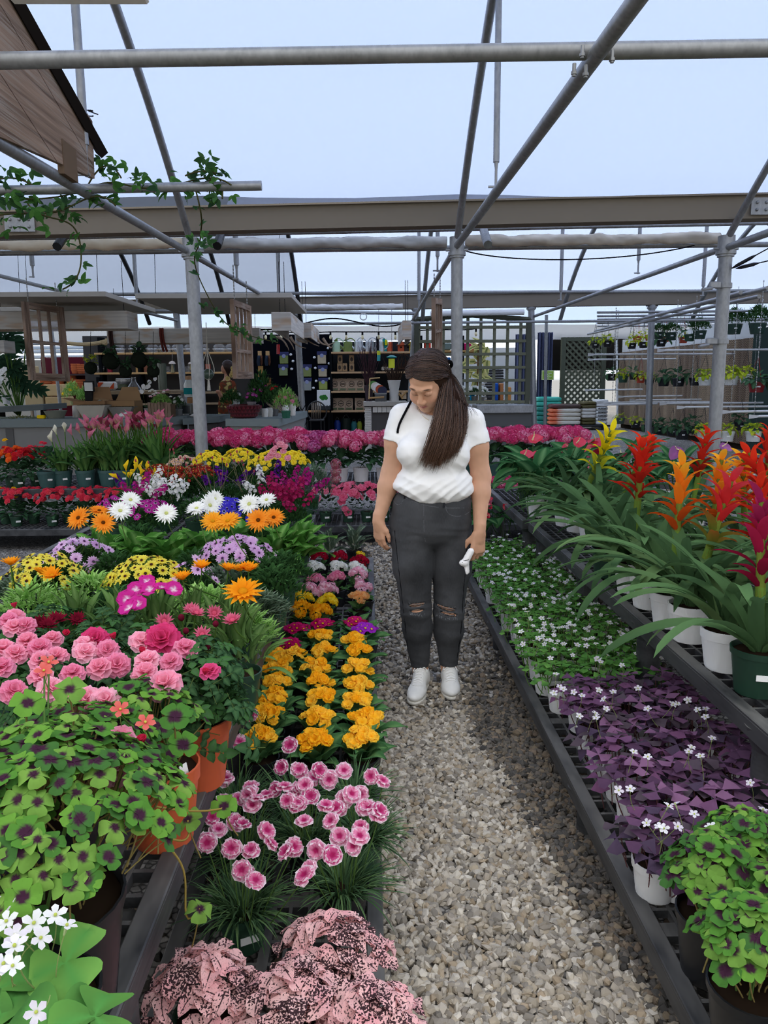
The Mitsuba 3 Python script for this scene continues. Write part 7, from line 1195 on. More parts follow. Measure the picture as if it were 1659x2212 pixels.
for x in (d0[0] + 0.1, (d0[0] + d1[0]) / 2, d1[0] - 0.1): put(k, 'leg', shp(box(x - 0.04, x + 0.04, 14.3, 14.38, 0, d1[2] - 0.1, '2a2c2c'), 'matte', False))
g0, g1 = P(1030, 893, Y=15.3), P(1153, 890, Y=15.3); k = thing('galvanized_counter', 'grey box counter with a galvanized metal top beside the woman', 'counter'); put(k, 'worktop', shp(box(g0[0], g1[0], 15.3, 16.0, g0[2], g0[2] + 0.16, b=0.01), 'galv', False)); put(k, 'body', shp(box(g0[0] + 0.05, g1[0] - 0.03, 15.36, 15.95, 0.06, g0[2], '5d5d5b', 0.006), 'matte', False)); put(k, 'panel_joint', shp(box(g0[0] + 0.05, g1[0] - 0.02, 15.345, 15.37, g0[2] - 0.28, g0[2] - 0.26, '4c4c4a'), 'matte', False))
w0, w1 = P(785, 878, Y=16.6), P(880, 876, Y=16.6); k = thing('white_brick_counter', 'whitewashed slatted counter with a grey top behind the woman', 'counter'); put(k, 'worktop', shp(box(w0[0], w1[0], 16.55, 17.3, w0[2], w0[2] + 0.10, 'b5aea2', 0.008), 'matte', False)); put(k, 'body', shp(box(w0[0] + 0.12, w1[0], 16.68, 17.25, 0, w0[2], '5c5856'), 'matte', False))
wr = np.random.default_rng(6)
for i in range(26): z = 0.02 + i * (w0[2] - 0.03) / 26; put(k, 'slat', shp(box(w0[0] + 0.02 + wr.uniform(0, 0.01), w0[0] + 0.17, 16.6 + wr.uniform(0, 0.008), 16.69, z, z + (w0[2] - 0.03) / 26 - 0.006, 'd6d0c4'), 'matte', False))
for i in range(9): x = w0[0] + 0.2 + i * 0.1; put(k, 'slat', shp(box(x, x + 0.09, 16.6 + wr.uniform(0, 0.008), 16.68, w0[2] - 0.13, w0[2] - 0.01, 'd6d0c4'), 'matte', False))
# walls
a, b = P(190, 900, Y=18.6), P(548, 700, Y=18.6); struct('wall_shop', shp(box(a[0], b[0], 18.6, 18.7, 0, b[2] - 0.25, '4a4744'), 'matte', False))
a, b = P(545, 940, Y=18.4), P(714, 722, Y=18.4); struct('wall_pegboard', shp(box(a[0], b[0], 18.4, 18.5, 0, b[2], '0f1116'), 'matte', False))
a, b = P(712, 940, Y=18.9), P(905, 738, Y=18.9); struct('wall_shelves', shp(box(a[0], b[0], 18.9, 19.0, 0, b[2], '2e3032'), 'matte', False))
# shelf boards, left block
def shelf(lab, u0, u1, vs, Y, d, posts, th=0.045, c_='c9a06c'):
    k = thing('shelf_unit', lab, 'shelf')
    for v in vs: a, b = P(u0, v, Y=Y), P(u1, v, Y=Y); put(k, 'board', shp(box(a[0], b[0], Y, Y + d, a[2] - th, a[2], c_, 0.004), 'matte', False))
    for u in posts: a, b = P(u, vs[0], Y=Y), P(u, vs[-1], Y=Y); put(k, 'upright', shp(box(a[0] - 0.03, a[0] + 0.03, Y + 0.02, Y + d, 0, a[2] + 0.35, '17181a'), 'matte', False))
    return k
shelf('timber shelf boards with glass bowls behind the moss balls', 203, 505, (762, 805), 18.2, 0.34, (214, 298))
shelf('low work surface under the glassware shelves', 210, 500, (848, 872), 18.0, 0.5, (212, 300, 420), c_='9a8468')
kS = shelf('tall timber shelving with watering cans and soil bags', 715, 897, (760, 803, 845, 887), 18.3, 0.45, (714, 816), c_='c8a47c')
a = P(715, 931, Y=18.3); b = P(897, 931, Y=18.3); put(kS, 'base', shp(box(a[0], b[0], 18.25, 18.75, 0, a[2], '6a6660'), 'matte', False))
shelf('single timber shelf below the pegboard with a white sign standing on it', 655, 712, (887,), 18.2, 0.3, (710,), c_='c0966a')
# glassware
def bowl(u, v, r, Y, lab, pr=((0.0, 0), (0.7, 0.02), (1.0, 0.55), (0.92, 0.95), (0.62, 1.2), (0.66, 1.32))):
    p_ = P(u, v, Y=Y); k = it('glass_bowl', lab, 'bowl', lathe([(a * r, b * r) for a, b in pr], 18).x(tr(*p_)), 'glass', 'glass bowls on the top shelf', True)
    for zz, rr in ((1.3, 0.66), (0.55, 1.0), (0.02, 0.7)): put(k, 'ring', shp(tube([p_ + [rr * r * math.cos(a), rr * r * math.sin(a), zz * r] for a in np.linspace(0, 6.284, 19)], 0.006, 4, 'e4e6e4', False), 'gloss', True))
OW = ['first', 'second', 'third', 'fourth', 'fifth', 'sixth', 'seventh', 'eighth', 'ninth', 'tenth']
for i, u in enumerate((258, 292, 330, 357, 385, 412, 438, 474, 500)): bowl(u, 762, 0.155, 18.35, f'clear round glass bowl on the top shelf, {OW[i]} from the burgundy rack')
for i, (u, r, h) in enumerate(((215, 0.04, 0.16), (224, 0.04, 0.16), (352, 0.07, 0.14), (362, 0.07, 0.14), (405, 0.08, 0.14), (410, 0.05, 0.2))): p_ = P(u, 805, Y=18.35); it('glass_vase', ('pair of clear tumblers, outer one, on the second shelf', 'pair of clear tumblers, inner one, on the second shelf', 'round glass ring vase on the second shelf behind the moss balls', 'round glass ring vase next to the first, second shelf', 'glass ring vase beside the calla post on the second shelf', 'slim glass vase half behind the calla post')[i], 'vase', lathe([(0, 0), (r, 0), (r * 1.1, h * 0.5), (r, h)], 14).x(tr(*p_)), 'glass', None, True)
for u, c_, w_, h_, lab in ((300, 'c59a62', 0.11, 0.13, 'small wooden picture frame on the second shelf'), (316, '8a5a44', 0.08, 0.17, 'small reddish box on the second shelf'), (450, 'b8604e', 0.10, 0.2, 'coral book leaning on the second shelf behind the macrame hanger'), (238, '8c2f3c', 0.09, 0.18, 'wine red packet on the second shelf'), (374, '6d8a8c', 0.06, 0.22, 'blue-grey box on the second shelf beside the far row post')):
    p_ = P(u, 805, Y=18.35); it('shelf_box', lab, 'box', box(p_[0] - w_ / 2, p_[0] + w_ / 2, 18.3, 18.4, p_[2], p_[2] + h_, c_, 0.006))
for u, s_, lab in ((372, 1.0, 'glass mushroom ornament hanging above the second shelf'), (412, 0.7, 'small round ornament hanging beside the calla post')): p_ = P(u, 786, Y=18.17); multi('mushroom_ornament', lab, 'ornament', ('cap', lathe([(0.0, 0.07), (0.06, 0.05), (0.09, 0.0), (0.0, 0.02)], 14, 'b8a89a').x(tr(*p_), sc(s_)), 'gloss'), ('stalk', lathe([(0.05, -0.2), (0.03, -0.1), (0.02, 0.02)], 12, '8a7a50').x(tr(*p_), sc(s_)), 'gloss'), ('string', tube([p_ + [0, 0, 0.06], P(u, 763, Y=18.19)], 0.004, 4, 'a09a90')))
# things on the long counter
def frus(w0_, d0_, w1_, d1_, h, c_): return hull([(sx * w / 2, sy * d / 2, z) for w, d, z in ((w0_, d0_, 0), (w1_, d1_, h)) for sx in (-1, 1) for sy in (-1, 1)], c_)
def planter(u0, u1, v0, v1, Y, lab, c_):
    a, b = P(u0, v1, Y=Y), P(u1, v0, Y=Y); w = b[0] - a[0]; h = b[2] - a[2]; k = thing('tapered_planter', lab, 'planter'); z = zc
    put(k, 'shell', shp(frus(w * 0.62, w * 0.5, w, w * 0.78, h, c_).x(tr((a[0] + b[0]) / 2, Y + 0.25, z)), 'matte', False)); put(k, 'soil', shp(frus(w * 0.9, w * 0.66, w * 0.9, w * 0.66, 0.01, '4a4238').x(tr((a[0] + b[0]) / 2, Y + 0.25, z + h - 0.004)), 'matte', False))
planter(160, 223, 872, 900, 12.25, 'pale concrete tapered planter, whiter of the pair', 'b9b2a4'); planter(229, 281, 875, 898, 12.4, 'grey concrete tapered planter, darker of the pair', '8c8982')
p_ = P(115, 902, Y=12.25); it('stone_bowl', 'grey stone bowl on the long counter', 'bowl', lathe([(0.0, 0.0), (0.12, 0), (0.17, 0.11), (0.18, 0.12), (0.16, 0.12), (0.12, 0.03), (0, 0.02)], 20, '7a7c70').x(tr(p_[0], 12.35, zc)))
def carton(u0, u1, v0, Y, lab, c_, d=0.45):
    a, b = P(u0, 900, Y=Y), P(u1, v0, Y=Y); k = thing('cardboard_box', lab, 'box'); x0, x1, z1 = a[0], b[0], b[2]
    put(k, 'carton', shp(cat([box(x0, x1, Y, Y + 0.012, zc, z1, c_), box(x0, x1, Y + d, Y + d + 0.012, zc, z1, c_), box(x0, x0 + 0.012, Y, Y + d, zc, z1, c_), box(x1 - 0.012, x1, Y, Y + d, zc, z1, c_), box(x0, x1, Y, Y + d, zc, zc + 0.012, c_)]), 'matte', False))
    put(k, 'flap', shp(hull([(x0 + 0.02, Y + d + 0.01, z1), (x1 - 0.02, Y + d + 0.01, z1), (x0 + 0.1, Y + d + 0.12, z1 + 0.22), (x1 - 0.1, Y + d + 0.12, z1 + 0.22), (x0 + 0.02, Y + d + 0.022, z1), (x1 - 0.02, Y + d + 0.022, z1)], c_), 'matte', False)); put(k, 'flap', shp(hull([(x0, Y + 0.02, z1), (x0, Y + d - 0.02, z1), (x0 - 0.2, Y + 0.06, z1 + 0.05), (x0 - 0.2, Y + d - 0.06, z1 + 0.05), (x0, Y + 0.02, z1 - 0.012), (x0, Y + d - 0.02, z1 - 0.012)], c_), 'matte', False))
carton(160, 226, 866, 12.55, 'open cardboard box behind the whiter planter', '8a6b4e'); carton(230, 290, 866, 12.65, 'open cardboard box behind the darker planter', '9a7a58')
k = thing('wooden_planter', 'rustic plank-sided planter with pale flowers on the long counter', 'planter'); a, b = P(320, 900, Y=12.35), P(368, 870, Y=12.35); n = 7; w = (b[0] - a[0]) / n
for i in range(n): m = box(a[0] + i * w, a[0] + (i + 1) * w - 0.006, 12.35 + wr.uniform(0, 0.01), 12.375, zc, b[2] + wr.uniform(-0.01, 0.01)); m.uv = m.v[:, [2, 0]]; put(k, 'plank', shp(m, 'oldwood', False, uv=True))
put(k, 'inner_box', shp(box(a[0] + 0.01, b[0] - 0.01, 12.376, 12.7, zc, b[2] - 0.03, '6a5644'), 'matte', False)); cx_ = (a[0] + b[0]) / 2
put(k, 'foliage', 'lime_foliage1', tr(cx_, 12.5, b[2] - 0.05) @ sc(1.4, 1.2, 1.3), stuff=True)
for i in range(14): put(k, 'flower', 'cluster_white' if i % 3 else 'cluster_palepink', tr(cx_ + wr.uniform(-0.2, 0.15), 12.45 + wr.uniform(-0.1, 0.1), b[2] + wr.uniform(0.08, 0.2)) @ sc(0.8))
p_ = P(455, 900, Y=12.4)
for u, v, s_, c_, lab in ((272, 893, 1.0, 'e4e2dc', 'crumpled white paper on the long counter'), (402, 888, 0.6, 'dcd9d2', 'folded white cloth beside the dark glass block')): p_ = P(u, v + 3, Y=12.3); m = ball(1, c_, 2); m.v = m.v * (1 + 0.5 * (meshkit.noise(m.v * 2.2)[:, None] - 0.5)) * [0.14 * s_, 0.09 * s_, 0.05 * s_]; it('crumpled_paper', lab, 'paper', m.x(tr(p_[0], 12.32 + 0.6 * (u > 300), zc + 0.03 - 0.03 * (u > 300))), 'matte', None, False)
it('yellow_sponge', 'yellow sponge block on the long counter', 'sponge', (lambda p: box(p[0] - 0.06, p[0] + 0.06, 12.2, 12.28, zc, zc + 0.055, 'e2bc1c', 0.012))(P(87, 900, Y=12.2)))
m = grassmass(160, 0.10, 0.006, 0.16, 4, ['6a6a3a', '8a8a50', '55552c'], (5, 60)); p_ = P(45, 900, Y=12.3); it('moss_heap', 'heap of loose greenish moss and twigs at the counter end', 'moss', m.x(tr(p_[0], 12.35, zc), sc(2.2, 1, 0.9)), 'leaf'); labels['moss_heap']['kind'] = 'stuff'
m = grassmass(220, 0.06, 0.004, 0.10, 5, ['9a9282', '7d7668', 'b5ad9c'], (5, 80)); p_ = P(328, 898, Y=12.15); it('dried_moss', 'tuft of dry grey moss before the plank-sided planter', 'moss', m.x(tr(p_[0], 12.22, zc), sc(1.4, 1, 1)), 'leaf'); labels['dried_moss']['kind'] = 'stuff'
multi('glass_block', 'dark glass display block on the counter corner by the calla post', 'box', ('base', RB(382, 872, 412, 895, 13.0, 0.3, '565c58', 0.01), 'gloss'), ('window', RB(394, 876, 410, 892, 12.99, 0.02, '20262a', 0.004), 'gloss'))
p_ = P(152, 895, Y=12.3); it('paint_can', 'spattered white paint tin on the long counter', 'tin', lathe([(0, 0), (0.075, 0), (0.075, 0.15), (0.07, 0.19), (0.05, 0.2), (0, 0.2)], 18, 'a8a49c').x(tr(p_[0], 12.6, zc)), 'plastic')
def smallplant(name, u, v, Y, z, lab, R, H, potc, fl=None, nf=10, fol='dark_foliage0', pr=0.07, ph=0.11, s=0.8, cat_='plant'):
    p_ = P(u, v, Y=Y); k = thing(name, lab, cat_); put(k, 'pot', shp(potm(pr, pr * 0.78, ph, c=potc), 'plastic'), tr(p_[0], Y, z)); put(k, 'foliage', fol, tr(p_[0], Y, z + ph * 0.9) @ sc(R / 0.105, R / 0.105, H / 0.12), stuff=True)
    if fl: dblooms(k, 'flower', fl, np.array([p_[0], Y, z + ph + H * 0.35]), nf, R, H * 0.6, int(u), 0.8, s)
    return k
smallplant('counter_plant', 340, 0, 13.0, zc, 'low white orchid behind the plank-sided planter', 0.12, 0.2, '6a6a68', 'cluster_white', 5, s=0.9)
smallplant('counter_plant', 165, 0, 13.0, zc, 'white blossom beside the clipboard stand', 0.16, 0.16, '6c6f6e', 'cluster_white', 8, s=0.9)
smallplant('counter_plant', 230, 0, 13.6, zc, 'pale pink blossom behind the cardboard boxes', 0.14, 0.2, '6c6f6e', 'cluster_palepink', 8, s=0.9)
smallplant('counter_plant', 465, 0, 13.4, zc, 'leafy plant beyond the calla post on the rear counter', 0.2, 0.3, '3a3c3e', 'cluster_white', 2, s=1.0)
# on the display counter
p_ = P(525, 900, Y=11.6); k = thing('maroon_bowl', 'maroon bowl planter with a scalloped petal pattern', 'planter'); put(k, 'bowl', shp(lathe([(0, 0), (0.16, 0), (0.22, 0.08), (0.24, 0.19), (0.225, 0.20), (0.2, 0.16), (0, 0.15)], 30, '4a1a20'), 'gloss', True), tr(p_[0], 11.75, z3))
for j in range(3):
    for i in range(26): a = 2 * math.pi * (i + 0.5 * (j % 2)) / 26; zz = 0.02 + j * 0.055; rr = 0.165 + 0.035 * min(1, (zz + 0.03) / 0.09) + 0.04 * (j > 1) * 0.5 + 0.012 * j; put(k, 'scale_petal', 'bowl_petal', tr(p_[0] + rr * math.cos(a), 11.75 + rr * math.sin(a), z3 + zz) @ ro('z', math.degrees(a)) @ ro('y', 12))
proto('bowl_petal', hull([(0, -0.028, 0), (0, 0.028, 0), (0.010, -0.02, 0.03), (0.010, 0.02, 0.03), (0.012, 0, 0.062), (0.016, 0, 0.02), (0, 0, 0.055)], '5f2028'), 'gloss', 30)
smallplant('counter_plant', 512, 0, 11.8, z3 + 0.13, 'cerise blossoms in a grey pot over the maroon bowl', 0.10, 0.14, '6a6264', 'cineraria_magenta', 12, s=1.3)
smallplant('counter_plant', 535, 0, 12.6, z3, 'bushy dark green plant with cerise tops behind the maroon bowl', 0.24, 0.42, '565656', 'cineraria_magenta', 10, 'dark_foliage1', s=1.3)
smallplant('counter_plant', 565, 0, 12.3, z3, 'bushy green plant with red flowers on the display counter', 0.2, 0.36, '565656', 'begonia_red', 7, s=0.8)
smallplant('counter_plant', 592, 0, 11.55, z3, 'pink-flowered plant in a green pot at the display counter corner', 0.17, 0.26, '1f5a44', 'cluster_pink', 9, 'lime_foliage0', s=0.9)
for u, c_, h_, lab in ((572, 'd8d5cc', 0.13, 'small white pot on the display counter behind the green one'), (581, 'b5b2a8', 0.14, 'glassy grey jar on the display counter'), (612, 'e0ddd5', 0.17, 'leaning white card on the display counter'), (626, 'cfcac0', 0.20, 'pale box on the display counter near the cables')): p_ = P(u, 895, Y=12.0); it('counter_jar', lab, 'jar', lathe([(0, 0), (0.045, 0), (0.055, h_ * 0.7), (0.045, h_), (0.03, h_), (0, h_ - 0.02)], 14, c_).x(tr(p_[0], 12.0 + (u - 570) * 0.008, z3)))
p_ = P(610, 880, Y=13.2); it('driftwood', 'tangle of pale driftwood twigs at the end of the display counter', 'branch', cat([tube(spline([(p_[0] + wr.uniform(-0.1, 0.1), 13.2, z3 + 0.02), (p_[0] + wr.uniform(-0.3, 0.3), 13.2 + wr.uniform(-0.2, 0.2), z3 + wr.uniform(0.1, 0.3)), (p_[0] + wr.uniform(-0.4, 0.4), 13.2 + wr.uniform(-0.2, 0.2), z3 + wr.uniform(0.1, 0.45))], 8), [0.012, 0.01, 0.009, 0.008, 0.007, 0.006, 0.004, 0.003], 5, '9a8a78') for i in range(16)]))
q_ = np.array(row2[1][0]); it('cable_bundle', 'bundle of tangled black cables round the foot of the far post', 'cable', cat([tube(spline([(q_[0] + 0.07 * math.cos(a) - 0.1 * (i % 3), 15.95 + 0.05 * math.sin(a), z) for a, z in zip(np.linspace(i, i + 9, 9), np.linspace(1.15 - 0.02 * i, 0.2, 9))], 30), 0.008, 4, '1a1a1c') for i in range(9)]))
# white orchids, monstera, crates and terracotta at the outer side
def orchid(u, v, Y, z, lab, cs=('f0ece6', 'faf8f4'), n=7, h=0.45, s=1.0):
    p_ = P(u, v, Y=Y); k = thing('orchid', lab, 'flower'); put(k, 'pot', shp(potm(0.07, 0.055, 0.12, c='c8cac8'), 'plastic'), tr(p_[0], Y, z)); leaves_x(k, DARKHEART, (p_[0], Y, z + 0.11), 6, 0.04, 0, int(u), (0, 40), (0.9, 1.2)); a_ = spline([(p_[0], Y, z + 0.1), (p_[0] - 0.05, Y, z + h), (p_[0] + 0.12, Y - 0.08, z + h * 1.3)], 12); put(k, 'stalk', shp(tube(a_, 0.004, 5, '4a5a34'), 'leaf', True))
    if 'orchid_bloom' + cs[0] not in labels and 'proto_orchid_bloom' + cs[0] not in scene: proto('orchid_bloom' + cs[0], ruffle(5, 0.05, 0.055, cs, 1, a0=12, seed=2, ruf=0.003), 'petal')
    for i in range(n): q_ = a_[5 + i % 7]; put(k, 'bloom', 'orchid_bloom' + cs[0], frame(q_ + wr.normal(0, 0.03, 3), (wr.uniform(-0.4, 0.4), -1, 0.2), wr.uniform(0, 90), s))
orchid(14, 870, 13.9, P(14, 873, Y=13.9)[2], 'white orchid in a clear pot on the dark desk'); orchid(318, 850, 13.2, zc, 'white orchid standing behind the moss balls', s=0.8); orchid(476, 0, 13.6, zc + 0.15, 'yellow orchid in front of the shop assistant', ('c8a860', 'e2cd92'), 6, 0.55, 1.0)
k = thing('monstera', 'big dark split-leaf plant at the outer picture edge behind the sash', 'plant'); b_ = P(30, 870, Y=15.0); 
for i in range(17): t_ = P(wr.uniform(-40, 62), wr.uniform(722, 850), Y=15.0 + wr.uniform(-0.5, 0.5)); put(k, 'leaf', 'monstera_leaf', frame(t_, (wr.uniform(-0.5, 0.5), -0.8, wr.uniform(0.2, 0.9)), wr.uniform(0, 360), wr.uniform(0.7, 1.2))); stemto(k, 'stalk', (b_[0], 15.2, 0.9), t_, 0.012)
put(k, 'pot', shp(potm(0.22, 0.17, 0.4, c='3a3c3a'), 'plastic'), tr(b_[0], 15.2, 0.5)); put(k, 'plinth', shp(box(b_[0] - 0.25, b_[0] + 0.25, 14.98, 15.45, 0, 0.5, '4a4a48'), 'matte', False))
def monst():
    ms = []
    for s_ in (-1, 1):
        for i in range(6): ms.append(leaf(0.24 - 0.02 * abs(i - 2), 0.075, 'lance', 4, 1, 5, 35, 8, c0='1f3324', c1='2c4630').x(tr(i * 0.065 - 0.05, 0, 0), ro('z', s_ * (100 - i * 15))))
    return cat(ms + [leaf(0.42, 0.13, 'lance', 6, 1, 5, 20, 8, c0='1f3324', c1='2c4630').x(tr(-0.06, 0, 0))])
proto('monstera_leaf', monst(), 'leaf')
a, b = P(130, 858, Y=21), P(205, 770, Y=21); k = thing('terracotta_rack', 'burgundy backed rack holding terracotta pots beyond the sash', 'shelf'); put(k, 'back_panel', shp(box(a[0] - 0.6, b[0] - 0.1, 21.4, 21.5, 0, b[2], '5a1f28'), 'matte', False))
for v in (808, 842): z = P(170, v, Y=21)[2]; put(k, 'board', shp(box(a[0] - 0.6, b[0] - 0.1, 20.9, 21.4, z - 0.04, z, '4a3a38'), 'matte', False))
tn = 0
for (u, v, n, r, h) in ((172, 807, 4, 0.14, 0.10), (158, 807, 3, 0.12, 0.13), (150, 841, 3, 0.13, 0.2), (166, 841, 3, 0.16, 0.13), (120, 842, 4, 0.17, 0.12), (95, 842, 4, 0.22, 0.14), (75, 842, 3, 0.16, 0.16)):
    for i in range(n):
        p_ = P(u, v, Y=20.9); tn += 1; solo('terracotta_pot', f'terracotta pot, {OW[i]} from the bottom of the {["shallow saucer stack on the upper rack", "second stack on the upper rack", "tall pot stack on the lower rack", "wide bowl stack on the lower rack", "stack behind the sash bottom rail", "big bowl stack above the stone crate", "stack nearest the split-leaf plant"][[172, 158, 150, 166, 120, 95, 75].index(u)]}', 'pot', shp(potm(r, r * 0.75, h, 0.02, 'b4613c', 16), 'matte'), tr(p_[0], 21.1, p_[2] + i * h * 0.5), 'terracotta pots beyond the sash')
put(k, 'low_board', shp(box(P(60, 842, Y=20.9)[0], a[0] - 0.6, 20.9, 21.4, P(100, 842, Y=20.9)[2] - 0.04, P(100, 842, Y=20.9)[2], '8a7a66'), 'matte', False)); put(k, 'upright', shp(box(P(62, 842, Y=21)[0], P(66, 842, Y=21)[0], 21, 21.1, 0, P(66, 842, Y=21)[2], '8a7a66'), 'matte', False))
for u0, u1, v0, v1, c_, lab in ((95, 132, 830, 856, 'b89c70', 'carved pale stone trough under the sash'), (98, 140, 857, 878, 'ad9268', 'wooden crate below the carved trough'), (55, 92, 850, 880, 'a5916c', 'stacked pale boards by the split-leaf plant'), (46, 62, 790, 848, 'b09a74', 'slatted pale screen behind the split-leaf plant')): it('garden_crate', lab, 'crate', RB(u0, v0, u1, v1, 19.5, 0.6, c_, 0.02))
smallplant('yellow_daffodil', 92, 0, 19.0, P(92, 875, Y=19)[2], 'yellow daffodils before the stone trough', 0.2, 0.35, '8a8a5a', 'cluster_yellow', 6, 'lime_foliage0', s=1.2); smallplant('yellow_daffodil', 127, 0, 17.0, P(127, 890, Y=17)[2], 'spiky pale green bedding plant under the dark grey post', 0.2, 0.4, '8a8a5a', None, 0, 'lime_foliage1')
for v, Yq in ((742, 24.5), (752, 24.3), (760, 24.1), (772, 23.9)): a, b = P(40, v, Y=Yq), P(215, v - 3, Y=Yq); it('corrugated_awning', 'pale corrugated awning sheet beyond the terracotta rack, ' + {742: 'topmost', 752: 'second', 760: 'third', 772: 'lowest'}[v], 'awning', cat([box(a[0], b[0], Yq, Yq + 0.5, a[2] - 0.03, a[2] + 0.05, 'c4c8c8', 0.01)] + [box(x, x + 0.06, Yq + 0.2, Yq + 0.26, 0, a[2], '8a8c8c') for x in (a[0] + 0.2, b[0] - 0.2)]))
struct('wall_far_left', shp(box(-14, P(200, 800, Y=26)[0], 26, 26.2, 0, 2.3, '9a968c'), 'matte', False))
# hanging moss balls
for i, (u, v, r, lab) in enumerate(((196, 795, 0.10, 'hanging moss ball plant with pale leaves, nearest the window sash'), (240, 780, 0.135, 'largest hanging moss ball, second from the sash'), (271, 802, 0.10, 'lowest hanging moss ball in the middle'), (301, 778, 0.13, 'large hanging moss ball beside the low middle one'), (331, 802, 0.10, 'hanging moss ball nearest the far row post'))):
    p_ = P(u, v, Y=12.6); k = thing('moss_ball', lab, 'hanging plant'); m = ball(r, '232820', 2); m.v = m.v * (1 + 0.12 * (meshkit.noise(m.v * 60)[:, None] - 0.5)); put(k, 'ball', shp(m, 'matte', False), tr(*p_)); put(k, 'string', shp(tube([p_ + [0, 0, r], P(u, 716, Y=12.6)], 0.004, 4, '2c2a28'), 'matte'))
    for j in range(26): a_ = wr.uniform(0, 6.28); put(k, 'leaf', pick(DARKHEART, wr) if i else pick(POTHOS, wr), tr(*(p_ + [0.06 * math.cos(a_), 0.06 * math.sin(a_), r * 0.8 + wr.uniform(0, 0.12)])) @ ro('z', math.degrees(a_)) @ ro('y', -wr.uniform(-30, 60)) @ sc(wr.uniform(0.5, 0.9)))
p_ = P(450, 808, Y=12.5); k = thing('macrame_hanger', 'white macrame hanger with a green glass float', 'hanging plant'); put(k, 'float', shp(ball(0.085, '4a5a4c', 2), 'gloss', True), tr(*p_))
for i in range(4): a_ = i * 1.57 + 0.4; put(k, 'cord', shp(tube(spline([p_ + [0, 0, -0.10], p_ + [0.09 * math.cos(a_), 0.09 * math.sin(a_), 0.0], p_ + [0.05 * math.cos(a_), 0.05 * math.sin(a_), 0.25], p_ + [0, 0, 0.5]], 12), 0.007, 5, 'd8d2c4'), 'matte'))
put(k, 'tassel', shp(lathe([(0.03, -0.26), (0.02, -0.14), (0.012, -0.09), (0, -0.09)], 10, 'dcd6c8'), 'matte'), tr(*p_)); put(k, 'cord', shp(tube([p_ + [0, 0, 0.5], p_ + [0, 0, 0.8]], 0.006, 5, 'd8d2c4'), 'matte'))
for u0, v0, v1, lab in ((346, 709, 760, 'red leather strap hanging beside the moss balls'), (236, 709, 765, 'dark hanging rope loops by the window sash')): c_ = '5a2a24' if u0 == 346 else '3a2622'; it('hanging_strap', lab, 'strap', cat([tube(spline([P(u0 + d_, v0, Y=13.79), P(u0 + d_ + 2, (v0 + v1) / 2, Y=13.75), P(u0 + 8 + d_ * 1.5, v1, Y=13.75)], 10), 0.02, 6, c_) for d_ in (0, 5)]))
for u0, u1, v, lab in ((128, 240, 738, 'pale driftwood branch hung behind the sash'), (220, 232, 736, 'pale bark-wrapped ring hung near the moss balls')): it('driftwood', lab, 'branch', tube(spline([P(u0, v, Y=16), P((u0 + u1) / 2, v + 6, Y=16), P(u1, v - 4, Y=16)], 12), 0.04, 7, 'c4ad84'))
multi('clipboard_stand', 'white notice on a dark stand on the long counter', 'sign', ('board', RB(181, 823, 202, 846, 12.98, 0.03, '2c2c2c'), 'matte', False), ('paper', RB(183, 826, 199, 845, 12.96, 0.015, 'e2e2dc'), 'matte', False), ('foot', RB(186, 846, 198, 895, 12.99, 0.1, '2c2c2c'), 'matte', False))
for u0, v0, u1, v1, lab in ((210, 824, 247, 842, 'coral and white patterned cushion behind the boxes'),): multi('patterned_cushion', lab, 'cushion', ('cover', RB(u0, v0, u1, v1, 15.0, 0.2, 'c8c4bc', 0.05)), ('triangle_patch', hull([P(211, 826, Y=14.985), P(224, 826, Y=14.985), P(211, 840, Y=14.985), P(211, 826, Y=14.995), P(224, 826, Y=14.995), P(211, 840, Y=14.995)], 'b0482c')), ('triangle_patch', hull([P(246, 826, Y=14.985), P(235, 840, Y=14.985), P(246, 840, Y=14.985), P(246, 826, Y=14.995), P(235, 840, Y=14.995), P(246, 840, Y=14.995)], 'b0482c')))
multi('terrarium_frame', 'glass terrarium with green contents behind the boxes', 'terrarium', ('glass_case', RB(251, 819, 271, 841, 15.5, 0.3, 'ffffff'), 'glass', False), ('planting', RB(254, 830, 268, 841, 15.55, 0.2, '4a5236', 0.03)), ('lid', RB(250, 817, 272, 819, 15.5, 0.3, 'b8bcb8')))
a, b = P(203, 845, Y=15), P(372, 845, Y=15); k = thing('display_table', 'high dark-legged display table behind the cardboard boxes', 'table'); put(k, 'table_top', shp(box(a[0], b[0], 14.9, 16.8, a[2] - 0.05, a[2], '8c7a62', 0.005), 'matte', False))
for x in (a[0] + 0.1, b[0] - 0.1):
    for y in (15.0, 16.7): put(k, 'leg', shp(box(x - 0.03, x + 0.03, y - 0.03, y + 0.03, 0, a[2] - 0.05, '2c2a28'), 'matte', False))
zt_ = a[2]
p_ = P(290, 845, Y=15.0); it('glass_flask', 'clear conical glass flask behind the cardboard boxes', 'flask', lathe([(0, 0), (0.14, 0), (0.15, 0.03), (0.05, 0.17), (0.035, 0.25), (0.045, 0.27)], 18).x(tr(*p_)), 'glass', None, True)
p_ = P(352, 840, Y=16.5); p_[2] = zt_; it('glass_cylinder', 'tall mossy glass cylinder by the far row post', 'vase', lathe([(0, 0), (0.09, 0), (0.09, 0.55), (0.08, 0.55), (0.08, 0.05), (0, 0.04)], 16, '4a5244').x(tr(p_[0], 16.5, p_[2])), 'gloss')
